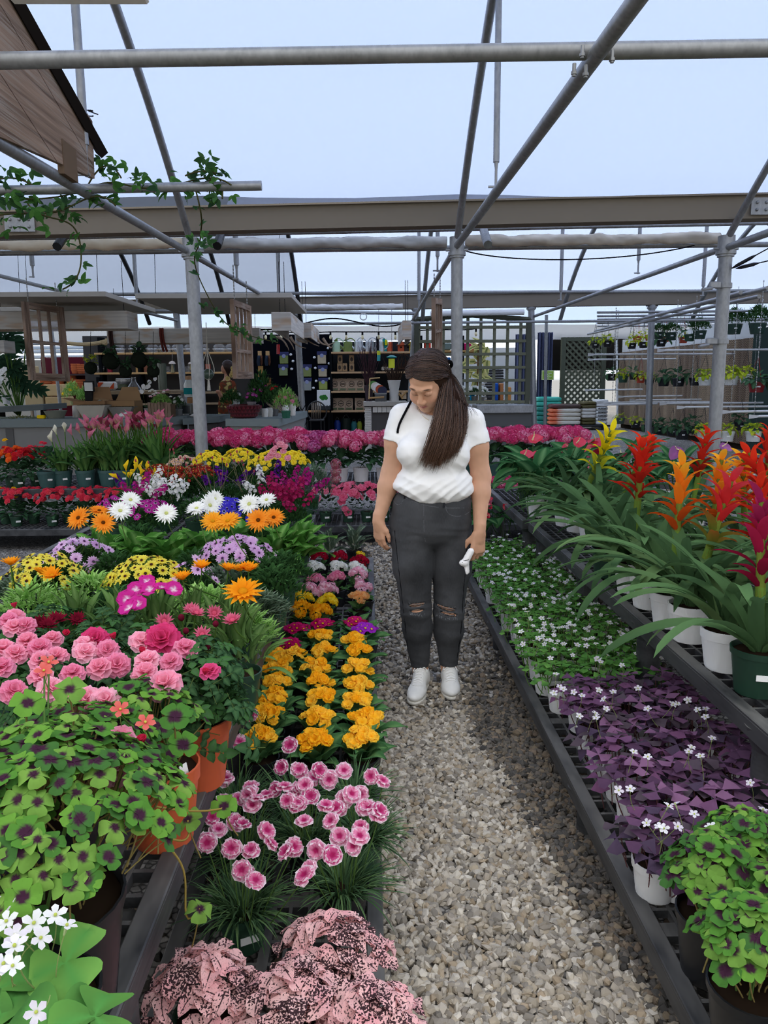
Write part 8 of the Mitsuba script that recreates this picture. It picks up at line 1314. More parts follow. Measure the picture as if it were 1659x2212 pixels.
p_ = P(411, 850, Y=13.7); p_[2] = zc - 0.03 + 0.32; multi('drink_jar', 'jar with a copper lid and teal label beside the calla post', 'jar', ('glass', lathe([(0, 0), (0.1, 0), (0.11, 0.2), (0.07, 0.3), (0, 0.3)], 14, 'b8bcb6').x(tr(*p_)), 'gloss'), ('band', lathe([(0.113, 0.05), (0.113, 0.16)], 14, '1f7a7a').x(tr(*p_))), ('lid', lathe([(0.075, 0.3), (0.08, 0.36), (0, 0.37)], 14, 'b08a6a').x(tr(*p_))))
it('paper_sack', 'brown paper sack with a purple band by the calla post', 'bag', cat([RB(404, 858, 423, 878, 13.6, 0.3, '9a7452', 0.02), RB(404, 877, 423, 892, 13.6, 0.3, '3c2c5a', 0.02)]))
# the assistant behind the counter
pz = 15.0; cx0 = P(485, 850, Y=pz)[0]; hz = P(489, 793, Y=pz)[2]; k = thing('person', 'shop assistant in a brown patterned top seen in profile behind the counter', 'person')
def W2(u, v, dy=0.0): return P(u, v, Y=pz + dy)
bd = [(s_cone(W2(492, 835, 0), W2(494, 880, 0), 0.15, 0.17), 0.05, 1), (s_cone(W2(492, 880, 0), W2(494, 960, 0), 0.17, 0.16), 0.05, 1), (s_cone(W2(490, 812, 0), W2(491, 830, 0), 0.05, 0.07), 0.04, 1), (s_ell(W2(489, 795, 0), (0.085, 0.075, 0.115)), 0.03, 1), (s_ell(W2(482, 798, 0), (0.035, 0.05, 0.07)), 0.03, 1), (s_cone(W2(481, 797, -0.0), W2(479, 799, 0), 0.010, 0.012), 0.015, 1), (s_cone(W2(484, 835, -0.15), W2(481, 865, -0.17), 0.055, 0.05), 0.04, 1), (s_cone(W2(481, 865, -0.17), W2(473, 848, -0.25), 0.045, 0.035), 0.03, 1), (s_ell(W2(471, 846, -0.27), (0.05, 0.035, 0.035)), 0.02, 1)]
m = nets(bd, (cx0 - 0.45, pz - 0.42, 0.2), (cx0 + 0.5, pz + 0.35, hz + 0.25), 0.016); m.c = np.tile(hexc('b8846a'), (len(m.v), 1)); zt = W2(490, 822)[2]; setkey(k, shp(m, 'skin', True))
tp = nets([((lambda p, f=f: f(p) - 0.014, a_, b_), kk_, o_) for (f, a_, b_), kk_, o_ in bd[:2] + bd[6:7]], (cx0 - 0.45, pz - 0.42, 0.2), (cx0 + 0.5, pz + 0.35, hz), 0.018, lambda p, d: np.maximum(d, p[..., 2] - zt)); nz = meshkit.noise(tp.v * 14)[:, None]; tp.c = np.where(nz > 0.62, hexc('b8a468'), np.where(nz > 0.4, hexc('5a4030'), hexc('7a3f2c'))); put(k, 'patterned_top', shp(tp, 'matte', True), label='brown patterned top')
hr = nets([(s_ell(W2(492, 791, 0.0), (0.115, 0.1, 0.12)), 0.03, 1), (s_cone(W2(497, 800, 0.02), W2(500, 825, 0.04), 0.09, 0.07), 0.05, 1), (s_ell(W2(477, 800, 0), (0.095, 0.12, 0.11)), 0.02, -1)], (cx0 - 0.4, pz - 0.3, hz - 0.5), (cx0 + 0.5, pz + 0.35, hz + 0.3), 0.014); hr.c = np.tile(hexc('2e1c16'), (len(hr.v), 1)); put(k, 'hair', shp(hr, 'hair', True), label='dark brown hair')
# pegboard goods
def packet(u, v0, v1, lab, c_, Y=18.33, w_=21):
    k = thing('moss_packet', lab, 'packet'); put(k, 'pouch', shp(RB(u - w_ / 2 + 1.5, v0 + 6, u + w_ / 2 - 1.5, v1, Y, 0.05, c_, 0.02), 'gloss')); put(k, 'header_card', shp(RB(u - w_ / 2, v0, u + w_ / 2, v0 + 8, Y - 0.004, 0.03, '232a5a', 0.004), 'plastic')); put(k, 'round_sticker', shp(tube([P(u, v0 + 9, Y=Y - 0.008), P(u, v0 + 9, Y=Y + 0.01)], 0.045, 12, '8c93b8'), 'plastic'))
for u, v0, v1, c_, lab in ((613, 760, 786, '6a7a3a', 'top moss packet beside the red feeder'), (612, 787, 812, '66784a', 'moss packet under the one beside the red feeder'), (663, 787, 814, '6f7c3c', 'green moss packet just past the cabled post'), (663, 816, 844, '8c9290', 'grey moss packet below the green one past the cabled post'), (695, 759, 786, 'b8a98c', 'bark chip packet, topmost by the tall shelving'), (697, 789, 814, 'b0a184', 'bark chip packet, second by the tall shelving'), (698, 816, 842, '93a04a', 'yellow-green moss packet, lowest by the tall shelving')): packet(u, v0, v1, lab, c_)
for u, lab in ((561, 'dark work gloves on a wooden card, outer pair'), (578, 'dark work gloves on a wooden card, inner pair')): multi('work_gloves', lab, 'gloves', ('card', RB(u - 4, 758, u + 4, 772, 18.33, 0.02, 'c09a6c', 0.005)), ('glove', hull([P(u - 5, 768, Y=18.30), P(u + 1, 768, Y=18.30), P(u - 7, 782, Y=18.30), P(u + 1, 790, Y=18.3), P(u - 5, 790, Y=18.32), P(u - 2, 775, Y=18.26)], '2c3440')), ('glove', hull([P(u + 1, 768, Y=18.31), P(u + 6, 768, Y=18.31), P(u + 7, 782, Y=18.31), P(u + 5, 790, Y=18.32), P(u + 2, 788, Y=18.3), P(u + 4, 775, Y=18.26)], '5a3a2c')))
multi('hand_tool', 'teal-handled garden tool on a wooden card below the gloves', 'tool', ('card', RB(558, 790, 568, 815, 18.34, 0.02, 'a8804c')), ('handle', tube([P(563, 814, Y=18.3), P(564, 832, Y=18.3)], [0.05, 0.07], 8, '2c8a80'), 'plastic')); it('wooden_card', 'narrow wooden card hanging low on the pegboard', 'tag', RB(577, 816, 585, 838, 18.33, 0.02, '8c5a3c'))
multi('red_feeder', 'red cylinder bird feeder hanging before the pegboard', 'feeder', ('cylinder', tube([P(601, 765, Y=16.1), P(601, 744, Y=16.1)], 0.035, 12, 'b01822'), 'gloss'), ('wire', tube([P(601, 744, Y=16.1), P(601, 668, Y=16.1)], 0.004, 4, '2a2a2a')))
for i, (u, v) in enumerate(((628, 766), (633, 780), (630, 797), (679, 772), (681, 795), (683, 823), (677, 838), (709, 752), (711, 785), (712, 818))): it('metal_hook', f'small white hook on the pegboard, {OW[i]} counted from the red feeder', 'hook', ball(1, 'e8e8e6', 1).x(tr(*P(u, v, Y=18.36)), sc(0.035, 0.02, 0.03)), 'plastic', 'pegboard hooks')
k = thing('driftwood', 'bare curly branches hung under the wooden light boxes', 'branch'); dw = np.random.default_rng(8)
setkey(k, shp(cat([tube(spline([P(585 + 14 * i, 728 + dw.uniform(-3, 3), Y=15), P(600 + 14 * i + dw.uniform(-12, 12), 738 + dw.uniform(-8, 10), Y=15), P(612 + 14 * i + dw.uniform(-10, 18), 748 + dw.uniform(-10, 12), Y=15)], 9), [0.03, 0.028, 0.025, 0.02, 0.018, 0.016, 0.013, 0.01, 0.006], 5, 'a08c78') for i in range(9)]), 'matte', True))
# goods on the tall shelving
def wcan(u, v, c_, mat, lab, s_=1.0, rose=True, flip=1):
    p_ = P(u, v, Y=18.45); k = thing('watering_can', lab, 'watering can'); M = tr(*p_) @ sc(s_ * flip, s_, s_); put(k, 'body', shp(lathe([(0, 0), (0.11, 0), (0.10, 0.22), (0.07, 0.235), (0, 0.235)], 18, c_), mat), M); put(k, 'handle', shp(tube(spline([(0.09, 0, 0.05), (0.19, 0, 0.17), (0.10, 0, 0.30), (-0.04, 0, 0.24)], 14), 0.012, 7, c_), mat), M); put(k, 'spout', shp(tube([(-0.09, 0, 0.05), (-0.2, 0, 0.16), (-0.26, 0, 0.25)], [0.03, 0.022, 0.016], 8, c_), mat), M)
    if rose: put(k, 'rose_head', shp(tube([(-0.255, 0, 0.245), (-0.29, 0, 0.285)], [0.02, 0.062], 12, c_), mat), M)
wcan(726, 760, 'a9c4a4', 'plastic', 'sage green watering can on the top shelf', flip=1); wcan(752, 760, '6f7d3a', 'plastic', 'olive green watering can on the top shelf')
for i, u in enumerate((775, 799, 820)): wcan(u, 760, 'c8caca', 'metal', f'galvanized watering can on the top shelf, {OW[i]} after the olive one', 1.05, i == 0)
def soilbag(u, v, w_, h_, lab, grp):
    a = P(u, v, Y=18.5); m = box(-w_ / 2, w_ / 2, -0.06, 0.06, 0, h_, 'b39a82'); k = thing('soil_bag', lab, 'bag', grp)
    put(k, 'paper_bag', shp(hull([(-w_ * .45, -0.07, 0.0), (w_ * .45, -0.07, 0), (-w_ * .45, 0.07, 0), (w_ * .45, 0.07, 0), (-w_ * .5, -0.055, h_ * .55), (w_ * .5, -0.055, h_ * .55), (-w_ * .5, 0.05, h_ * .55), (w_ * .5, 0.05, h_ * .55), (-w_ * .5, 0.01, h_), (w_ * .5, 0.01, h_ * 0.97), (-w_ * .5, 0.02, h_), (w_ * .5, 0.02, h_ * 0.97)], 'b39a82'), 'matte', False), tr(*a)); put(k, 'window_strip', shp(box(-w_ * .36, w_ * .36, -0.078, -0.06, 0.01, h_ * 0.2, '4f5a3c'), 'gloss', False), tr(*a)); an = np.linspace(0, 2 * math.pi, 21); put(k, 'round_logo', shp(cat([tube([(0.062 * math.cos(t), -0.070, h_ * .55 + 0.062 * math.sin(t)) for t in an], 0.005, 4, '3a3430', False), box(-0.04, 0.04, -0.072, -0.06, h_ * .55 - 0.012, h_ * .55 + 0.012, '4a423a')]), 'matte', False), tr(*a))
for i, u in enumerate((724, 741, 760, 778)): soilbag(u, 844, 0.20 if i != 2 else 0.23, 0.29, f'kraft paper soil bag on the third shelf, {OW[i]} from the pegboard', 'kraft soil bags on the third shelf')
for i, u in enumerate((722, 737, 754, 777)): soilbag(u, 886, 0.19 if i != 3 else 0.23, 0.29, f'kraft paper soil bag on the lowest shelf, {OW[i]} from the pegboard', 'kraft soil bags on the lowest shelf')
for i, (u, dz, lab) in enumerate(((734, 0, 'small brown carton on the second shelf, outer one of the front row'), (745, 0, 'small brown carton on the second shelf, middle of the front row'), (760, 0, 'small brown carton on the second shelf, inner one of the front row'), (735, 0.19, 'small brown carton on top of the outer one'), (760, 0.19, 'small brown carton on top of the inner one'))): p_ = P(u, 802, Y=18.5); multi('brown_carton', lab, 'box', ('carton', box(p_[0] - 0.058, p_[0] + 0.058, 18.45, 18.55, p_[2] + dz, p_[2] + 0.185 + dz, 'a88a68', 0.006)), ('printed_oval', lathe([(0.0, -0.003), (0.034, 0), (0.0, 0.003)], 14, '4a4038').x(tr(p_[0], 18.447, p_[2] + dz + 0.085), ro('x', 90), sc(1, 1.5, 1))))
for u, c_, w_, h_, lab in ((831, '2c9a9c', 0.10, 0.3, 'teal bird feeder tube on the top shelf'), (842, 'c05a3c', 0.12, 0.22, 'coral tin on the top shelf'), (834, 'd8d62c', 0.06, 0.12, 'lime label card on the top shelf')): p_ = P(u, 760, Y=18.5 - 0.1 * (w_ < 0.1)); it('shelf_box', lab, 'box', box(p_[0] - w_ / 2, p_[0] + w_ / 2, 18.45 - 0.1 * (w_ < 0.1), 18.53 - 0.1 * (w_ < 0.1), p_[2] + 0.15 * (w_ < 0.1), p_[2] + h_ + 0.15 * (w_ < 0.1), c_, 0.01))
def birdhouse(u, c_, lab): p_ = P(u, 760, Y=18.5); multi('birdhouse', lab, 'birdhouse', ('box', box(p_[0] - 0.075, p_[0] + 0.075, 18.42, 18.56, p_[2], p_[2] + 0.17, c_, 0.004)), ('roof', hull([(p_[0] + sx * 0.11, y, p_[2] + 0.15) for sx in (-1, 1) for y in (18.38, 18.6)] + [(p_[0], y, p_[2] + 0.27) for y in (18.38, 18.6)], c_), 'matte', False), ('entrance', lathe([(0, -0.004), (0.022, 0), (0, 0.002)], 12, '15110e').x(tr(p_[0], 18.418, p_[2] + 0.1), ro('x', 90))))
birdhouse(866, 'b0563a', 'coral red birdhouse on the top shelf'); birdhouse(881, '3a3432', 'dark birdhouse on the top shelf'); birdhouse(890, 'c8a838', 'yellow birdhouse at the end of the top shelf')
for i, u in enumerate((827, 834, 841, 848)): p_ = P(u, 802, Y=18.5); multi('seed_jar', f'small seed jar with a kraft label on the second shelf, {OW[i]} of the row', 'jar', ('jar', lathe([(0, 0), (0.04, 0), (0.04, 0.13), (0, 0.13)], 12, '3a3028').x(tr(*p_)), 'gloss'), ('label', lathe([(0.042, 0.03), (0.042, 0.10)], 12, 'd8d0c0').x(tr(*p_))), group='seed jars on the second shelf')
multi('hanging_feeder', 'hanging bird feeder with a teal lid and lime seed tube', 'feeder', ('lid', lathe([(0.10, 0), (0.11, 0.02), (0.04, 0.05), (0, 0.055)], 16, '1f8a86').x(tr(*P(846, 773, Y=16.1))), 'plastic'), ('seed_tube', tube([P(846, 795, Y=16.1), P(846, 775, Y=16.1)], 0.065, 14, 'd6dc28'), 'plastic'), ('wire', tube([P(846, 770, Y=16.1), P(846, 664, Y=16.1)], 0.004, 4, '2a2a2a'))); multi('hanging_feeder', 'slim teal feeder with a lime band hanging at the shelf end', 'feeder', ('wire', tube([P(818, 757, Y=16.1), P(818, 664, Y=16.1)], 0.004, 4, '2a2a2a')), ('tube', tube([P(818, 780, Y=16.1), P(818, 757, Y=16.1)], 0.035, 12, '2c9a9c'), 'plastic'), ('band', tube([P(818, 767, Y=16.1), P(818, 758, Y=16.1)], 0.037, 12, 'd2d62c'), 'plastic'))
multi('lantern', 'brown glazed lantern cage hanging behind the woman', 'lantern', *[('bar', tube([P(u, 795, Y=16.6), P(u, 772, Y=16.6), P(872, 763, Y=16.6)], 0.008, 5, '4a342a')) for u in (861, 868, 876, 884)], ('base', RB(860, 794, 885, 797, 16.55, 0.2, '4a342a')))
for u, c_, r, h, lab in ((729, '1c3a8c', 0.085, 0.25, 'blue watering jug on the floor of the shelving'), (748, '15241c', 0.13, 0.30, 'dark green bucket on the floor of the shelving'), (765, '2f7a7c', 0.075, 0.22, 'teal can on the floor of the shelving'), (777, '9aa82c', 0.06, 0.22, 'lime sprayer with a black pump on the floor of the shelving')): p_ = P(u, 930, Y=18.55); multi('garden_can', lab, 'can', ('body', lathe([(0, 0), (r * 0.9, 0), (r, h * 0.75), (r * 0.6, h), (0, h)] if r < 0.1 else [(0, 0), (r * 0.85, 0), (r, h), (r * 0.95, h), (0, h * 0.95)], 16, c_).x(tr(*p_)), 'plastic'), ('handle', tube(spline([p_ + [r * 0.6, 0, h * 0.9], p_ + [0, 0, h * 1.25], p_ + [-r * 0.6, 0, h * 0.9]], 9), 0.012, 6, '1a1a1a'), 'plastic'))
k = multi('white_sign', 'white sign with a green leaf print standing before the pegboard', 'sign', ('board', RB(685, 842, 713, 876, 18.1, 0.03, 'e8e8e4', 0.004), 'matte', False), ('leaf_print', cat([lathe([(0, -0.004), (0.045, 0), (0, 0.002)], 12, '3a7a34').x(tr(*P(u, v, Y=18.097)), ro('x', 90)) for u, v in ((694, 858), (699, 857), (704, 860), (697, 861), (702, 857))]), 'matte'))
multi('seedling_tray', 'black tray with white tags below the white sign', 'tray', ('tray', RB(686, 877, 713, 886, 18.0, 0.25, '3a3c3c', 0.01)), *[('tag', RB(u, 872, u + 3, 878, 18.02, 0.01, 'e6e6e2'), 'matte', False) for u in (690, 696, 702, 708)])
k = thing('wire_chair', 'black wire-backed chair between counter and shelving', 'chair')
for i in range(6): u = 674 + i * 3.6; put(k, 'back_wire', shp(tube(spline([P(u, 870, Y=16.4), P(u, 890, Y=16.35), P(u - 0.5, 905, Y=16.4)], 7), 0.012, 5, '8a7f72'), 'metal'))
put(k, 'frame', shp(cat([tube(spline([P(671, 905, Y=16.4), P(672, 872, Y=16.4), P(683, 867, Y=16.4), P(696, 872, Y=16.4), P(699, 905, Y=16.4)], 16), 0.016, 6, '1c1c1c'), tube([P(671, 906, Y=16.4), P(699, 906, Y=16.4)], 0.012, 5, '1c1c1c')]), 'plastic'))
for u, dy in ((671, 0), (700, 0), (668, 0.45), (696, 0.45)): q_ = P(u, 905, Y=16.4); put(k, 'leg', shp(tube([(q_[0], 16.4 - dy, q_[2]), (q_[0], 16.4 - dy * 1.1, 0)], 0.013, 5, '1c1c1c'), 'plastic'))
q_ = P(671, 905, Y=16.4); put(k, 'seat', shp(box(q_[0], q_[0] + 0.3, 15.95, 16.4, q_[2] - 0.03, q_[2], '1c1c1c', 0.01), 'plastic'))
# on the white counter
zw = w0[2] + 0.10
k = thing('flared_vase', 'white flared metal vase full of dark twigs on the slatted counter', 'vase'); p_ = P(852, 870, Y=16.7); put(k, 'vase', shp(lathe([(0, 0), (0.10, 0), (0.10, 0.25), (0.145, 0.45), (0.135, 0.45), (0.09, 0.24), (0, 0.2)], 18, 'd4d0c8'), 'plastic'), tr(p_[0], 16.85, zw))
put(k, 'twigs', shp(cat([tube([(p_[0] + wr.uniform(-0.06, 0.06), 16.85, zw + 0.2), (p_[0] + wr.uniform(-0.26, 0.3), 16.85 + wr.uniform(-0.15, 0.15), zw + wr.uniform(0.6, 0.95))], [0.009, 0.004], 4, '4a3a30') for i in range(60)]), 'matte'), stuff=True)
k = thing('dark_vase', 'tall dark vase of upright twigs beside the shelving', 'vase'); p_ = P(797, 862, Y=16.9); put(k, 'vase', shp(lathe([(0, 0), (0.07, 0), (0.10, 0.35), (0.085, 0.35), (0, 0.3)], 16, '3a2a32'), 'plastic'), tr(p_[0], 17.0, zw)); put(k, 'twigs', shp(cat([tube([(p_[0] + wr.uniform(-0.05, 0.05), 17.0, zw + 0.3), (p_[0] + wr.uniform(-0.25, 0.25), 17.0 + wr.uniform(-0.15, 0.15), zw + wr.uniform(0.8, 1.35))], [0.008, 0.003], 4, '4a3438') for i in range(50)]), 'matte'), stuff=True)
multi('card_stand', 'wooden stand of round colourful cards on the slatted counter', 'stand', ('frame', cat([tube([P(797, 862, Y=16.6), P(799, 818, Y=16.75)], 0.014, 4, 'c8a878'), tube([P(799, 818, Y=16.75), P(821, 816, Y=16.75)], 0.014, 4, 'c8a878'), tube([P(797, 860, Y=16.6), P(830, 858, Y=16.6)], 0.02, 4, 'b08c60')])), *[('card', lathe([(0, 0), (0.10, 0.004), (0, 0.008)], 14, c_).x(tr(*P(806 + 5 * i, 832 + 3 * i, Y=16.85 - 0.03 * i)), ro('x', 70))) for i, c_ in enumerate(('5a8a4a', 'd8cfc0', 'e0dcd4', 'b0543a', '3a3a4a'))])
multi('grey_box', 'dark grey storage box with an open lid on the slatted counter', 'box', ('box', RB(810, 852, 835, 872, 16.6, 0.3, '5e5e5c', 0.006)), ('lid', RB(809, 849, 836, 852, 16.62, 0.28, '8a8884')))
multi('picture_rack', 'slanted wooden rack of prints beside the white vase', 'rack', ('frame', cat([tube([P(866, 858, Y=16.8), P(878, 846, Y=16.8)], 0.02, 4, 'b89464'), tube([P(862, 850, Y=16.8), P(870, 862, Y=16.8)], 0.02, 4, 'b89464')])), ('print', RB(867, 848, 878, 862, 16.85, 0.02, 'd0b898')))
# bulbs on a string over the shop
for i, (u, v) in enumerate(((541, 727), (574, 727), (607, 727), (714, 727), (748, 727), (783, 727), (818, 727), (854, 727), (957, 722), (1028, 720))): p_ = P(u, v, Y=17.6); multi('string_bulb', f'bare filament bulb on the string over the shelves, {OW[i]} counted from the window sashes', 'bulb', ('glass', lathe([(0, -0.07), (0.025, -0.05), (0.032, -0.02), (0.02, 0.03), (0.015, 0.04)], 12, 'f2e2b0').x(tr(*p_)), 'bulbglass'), ('socket', tube([p_ + [0, 0, 0.03], p_ + [0, 0, 0.10]], 0.02, 8, '1a1a1a')), group='bulbs on the string over the shop')
scene['bulbglass'] = two({'type': 'principled', 'base_color': rgb(0.85, 0.72, 0.42), 'roughness': 0.2})
it('string_cable', 'black cable carrying the bulbs over the shop', 'cable', tube(spline([P(u, v, Y=17.6) + [0, 0, 0.1] for u, v in ((525, 724), (541, 727), (574, 727), (607, 727), (660, 729), (714, 727), (748, 727), (783, 727), (818, 727), (854, 727), (957, 722), (1028, 720), (1045, 716))], 60), 0.012, 5, '1a1a1a'))
it('string_cable', 'loose black cable drooping under the far gutter pipes', 'cable', tube(spline([P(560, 712, Y=14), P(640, 703, Y=14), P(720, 688, Y=14.5), P(790, 700, Y=15), P(890, 692, Y=15.4)], 30), 0.012, 5, '1a1a1a'))
it('coiled_cable', 'coil of pale cable hung under the far gutter', 'cable', tube([P(785 + 7 * math.cos(a), 684 + 7 * math.sin(a), Y=14.6) for a in np.linspace(0, 14, 50)], 0.010, 5, 'd2d0ca'))
# trellis
k = thing('trellis_screen', 'grey-green square wooden trellis screen behind the woman', 'trellis'); TC = '6d6e5b'
for u in (905, 923, 938, 957, 982, 1009, 1037, 1066, 1094, 1122, 1139): a, b = P(u, 872, Y=16.0), P(u + 1.5, 684 + 0.012 * abs(u - 1020) ** 1.1, Y=16.0); put(k, 'upright_slat', shp(box(a[0] - 0.03, a[0] + 0.03, 16.0, 16.03, 0.35, b[2], TC, 0.003), 'matte', False))
for v in (708, 738, 766, 795, 823, 851, 870): a, b = P(900, v, Y=15.97), P(1142, v - 1, Y=15.97); put(k, 'cross_slat', shp(box(a[0], b[0], 15.965, 15.995, a[2] - 0.03, a[2] + 0.03, TC, 0.003), 'matte', False))
for u in (900, 1143): a = P(u, 690, Y=15.98); put(k, 'frame_post', shp(box(a[0] - 0.05, a[0] + 0.05, 15.95, 16.05, 0, a[2], '55574a', 0.006), 'matte', False))
a, b, c_ = P(900, 690, Y=15.98), P(1020, 681, Y=15.98), P(1143, 690, Y=15.98); put(k, 'top_rail', shp(tube([a, b, c_], 0.05, 4, '55574a'), 'matte', False))
# things behind the trellis
k = thing('variegated_rubber_plant', 'tall yellow variegated rubber plant behind the trellis', 'plant'); b_ = P(1030, 860, Y=18.5)
put(k, 'trunk', shp(tube([(b_[0], 18.5, 0.3), (b_[0] + 0.02, 18.5, P(0, 750, Y=18.5)[2])], 0.02, 6, '6a5238'), 'matte')); put(k, 'pot', shp(potm(0.16, 0.12, 0.3, c='8a8a86'), 'plastic'), tr(b_[0], 18.5, 0.05))
for i in range(26): q_ = P(wr.uniform(1005, 1058), wr.uniform(740, 822), Y=18.5 + wr.uniform(-0.3, 0.3)); put(k, 'leaf', 'rubber_leaf', frame(q_, (wr.uniform(-0.6, 0.6), -0.8, wr.uniform(0.2, 0.8)), wr.uniform(0, 360), wr.uniform(0.8, 1.3)))
proto('rubber_leaf', leaf(0.34, 0.15, 'ovate', 6, 2, 0, 25, 12, c0='c9c07a', c1='e0d890', mid='5a6a34'), 'leaf')
for i, (u, v) in enumerate(((998, 845), (1018, 850), (1035, 848), (1052, 850))): smallplant('white_hydrangea', u, 0, 18.0, P(u, v + 18, Y=18.0)[2], f'white hydrangea behind the trellis, {OW[i]} from the woman', 0.14, 0.22, '6a6a66', 'cluster_white', 8, s=1.6)
it('display_table', 'timber table carrying the white hydrangeas behind the trellis', 'table', cat([RB(985, 866, 1110, 872, 17.6, 0.9, 'a08460')] + [RB(u, 872, u + 4, 940, 17.65, 0.06, '8a7050') for u in (990, 1050, 1104)]))
for u0, u1, v0, v1, c_, lab in ((997, 1030, 741, 757, 'd02a6a', 'bright pink storage tubs behind the trellis'), (955, 975, 741, 756, '6d7a74', 'grey-green watering tub behind the trellis'), (960, 974, 772, 780, '2a6ab0', 'blue packet behind the trellis near the post'), (917, 922, 738, 758, 'c84434', 'red candle behind the trellis by the edge-on sash'), (926, 931, 738, 758, 'c84434', 'second red candle behind the trellis by the edge-on sash'), (1018, 1026, 836, 866, '2a9ac8', 'sky blue box behind the trellis'), (1068, 1077, 828, 866, '2456b0', 'blue chair back behind the trellis'), (1080, 1088, 828, 866, 'b87a50', 'brown board behind the trellis'), (1096, 1105, 836, 866, 'c88a50', 'orange brown crate behind the trellis')): it('display_box', lab, 'box', RB(u0, v0, u1, v1, 18.9 if v1 < 800 else 18.1, 0.3, c_, 0.02))
shelf('timber shelf behind the trellis with pink tubs', 905, 1030, (757, 782), 18.8, 0.5, (910, 1000), c_='b8905c')
k = thing('cart_stack', 'dark stack of black plastic trays behind the trellis', 'trays')
for i in range(26): put(k, 'tray', shp(RB(1048 + 2 * (i % 3), 792 + i * 6, 1088, 797 + i * 6, 19.5, 0.6, '15171a', 0.01), 'plastic'))
struct('wall_far_back', shp(box(P(985, 800, Y=27)[0], P(1115, 800, Y=27)[0], 27, 27.2, 0, P(1000, 752, Y=27)[2], 'b8bcc0'), 'matte', False))
# curtains, lattice, sign, bags
def curtain(u0, v0, u1, v1, Y, c_, lab, waves, amp, z0=None):
    a, b = P(u0, v1, Y=Y), P(u1, v0, Y=Y); n = 16 * waves; x = np.linspace(a[0], b[0], n); y = Y + amp * np.sin(np.linspace(0, 2 * np.pi * waves, n)) ; V = np.concatenate([np.stack([x, y, np.full(n, z)], 1) for z in (a[2] if z0 is None else z0, (a[2] + b[2]) / 2, b[2])]); q_ = [[r_ * n + i, r_ * n + i + 1, (r_ + 1) * n + i + 1, (r_ + 1) * n + i] for r_ in (0, 1) for i in range(n - 1)]
    return it('curtain', lab, 'curtain', Me(V, q_, c_), 'matte', None, True)
curtain(1157, 718, 1195, 905, 24.6, '50546c', 'navy curtain hanging beside the lattice with the green sign on it', 5, 0.06); curtain(1110, 722, 1141, 905, 24.0, '5a5e76', 'navy curtain seen through the trellis', 4, 0.06)
k = multi('notice_sign', 'light green notice sign hanging on the navy curtain', 'sign', ('board', RB(1170, 800, 1197, 821, 24.35, 0.03, 'c3cf94', 0.004), 'matte', False), ('inner_field', RB(1172, 802, 1195, 819, 24.345, 0.01, '8fae4a'), 'matte', False))
for i, (t_, v, h_) in enumerate((('EMPLOYEES', 807.5, 0.030), ('ONLY', 811, 0.030), ('BEYOND THIS', 814.5, 0.024), ('POINT', 818, 0.024))):
    tm = meshkit.text_mesh(t_, h_, 0.004, True); V = np.array(tm.vertices); wv = V[:, 0].max(); p_ = P(1183.5, v, Y=24.335); put(k, 'lettering', shp(Me(np.stack([V[:, 0] - wv / 2, -V[:, 2], V[:, 1]], 1), np.array(tm.faces)[:, ::-1], 'eef0d8').x(tr(*p_)), 'matte', False))
k = thing('lattice_panel', 'dark olive diagonal lattice panel behind the soil bags', 'lattice'); a, b = P(1212, 925, Y=24.8), P(1306, 728, Y=24.8); LW, LH_ = b[0] - a[0], b[2]
for xx in (a[0], b[0]): put(k, 'frame_post', shp(box(xx - 0.07, xx + 0.07, 24.75, 24.9, 0, LH_, '55584a', 0.008), 'matte', False))
put(k, 'frame_rail', shp(box(a[0], b[0], 24.76, 24.89, LH_ - 0.12, LH_, '55584a'), 'matte', False)); fld = sg.box(a[0] + 0.07, 0.3, b[0] - 0.07, LH_ - 0.12)
for s_ in (-1, 1):
    for i in range(-14, 30):
        x0 = a[0] + i * 0.2; ln = sg.LineString([(x0, 0.0), (x0 + s_ * 4, 4.0)]).buffer(0.032, cap_style=2).intersection(fld)
        if ln.is_empty or ln.area < 0.004 or ln.geom_type != 'Polygon': continue
        e = trimesh.creation.extrude_polygon(ln, 0.02, engine='earcut'); V = np.array(e.vertices); put(k, 'lattice_slat', shp(Me(np.stack([V[:, 0], 24.8 + V[:, 2] + 0.022 * s_, V[:, 1]], 1), np.array(e.faces)[:, ::-1], '5d6050'), 'matte', False))
it('white_backing_sheet', 'white sheet behind the lower half of the lattice', 'sheet', box(a[0], b[0], 25.1, 25.11, 0.2, P(1250, 800, Y=25.1)[2], 'f0f0ea'), 'film')
struct('wall_far_right', shp(box(a[0] - 0.2, b[0] + 2.2, 25.4, 25.6, P(1250, 800, Y=25.4)[2], P(1250, 728, Y=25.4)[2], '26231f'), 'matte', False))
def sack(x0, x1, y0, y1, z, h, c_, c2=None): 
    m = ball(1, c_, 2); q_ = m.v; m.v = np.sign(q_) * np.abs(q_) ** 0.45 * [(x1 - x0) / 2, (y1 - y0) / 2, h / 2] + [(x0 + x1) / 2, (y0 + y1) / 2, z + h / 2]; m.v[:, 2] += 0.02 * (meshkit.noise(m.v * 9) - 0.5)
    if c2: m.c = np.where((m.v[:, 0] < x0 + (x1 - x0) * 0.25)[:, None], hexc(c2), m.c)
    return m
SX0 = P(1185, 915, Y=24)[0]; sw = P(1250, 915, Y=24)[0] - SX0; z0_ = 0.16
k = thing('pallet', 'black plastic pallet under the soil bag stacks', 'pallet'); put(k, 'deck', shp(box(SX0 - 0.1, SX0 + 1.75, 23.4, 24.5, 0.10, 0.16, '1c1d1e', 0.01), 'plastic'))
for x in (SX0, SX0 + 0.8, SX0 + 1.55): put(k, 'block', shp(box(x - 0.08, x + 0.12, 23.42, 24.45, 0, 0.10, '1c1d1e', 0.01), 'plastic'))
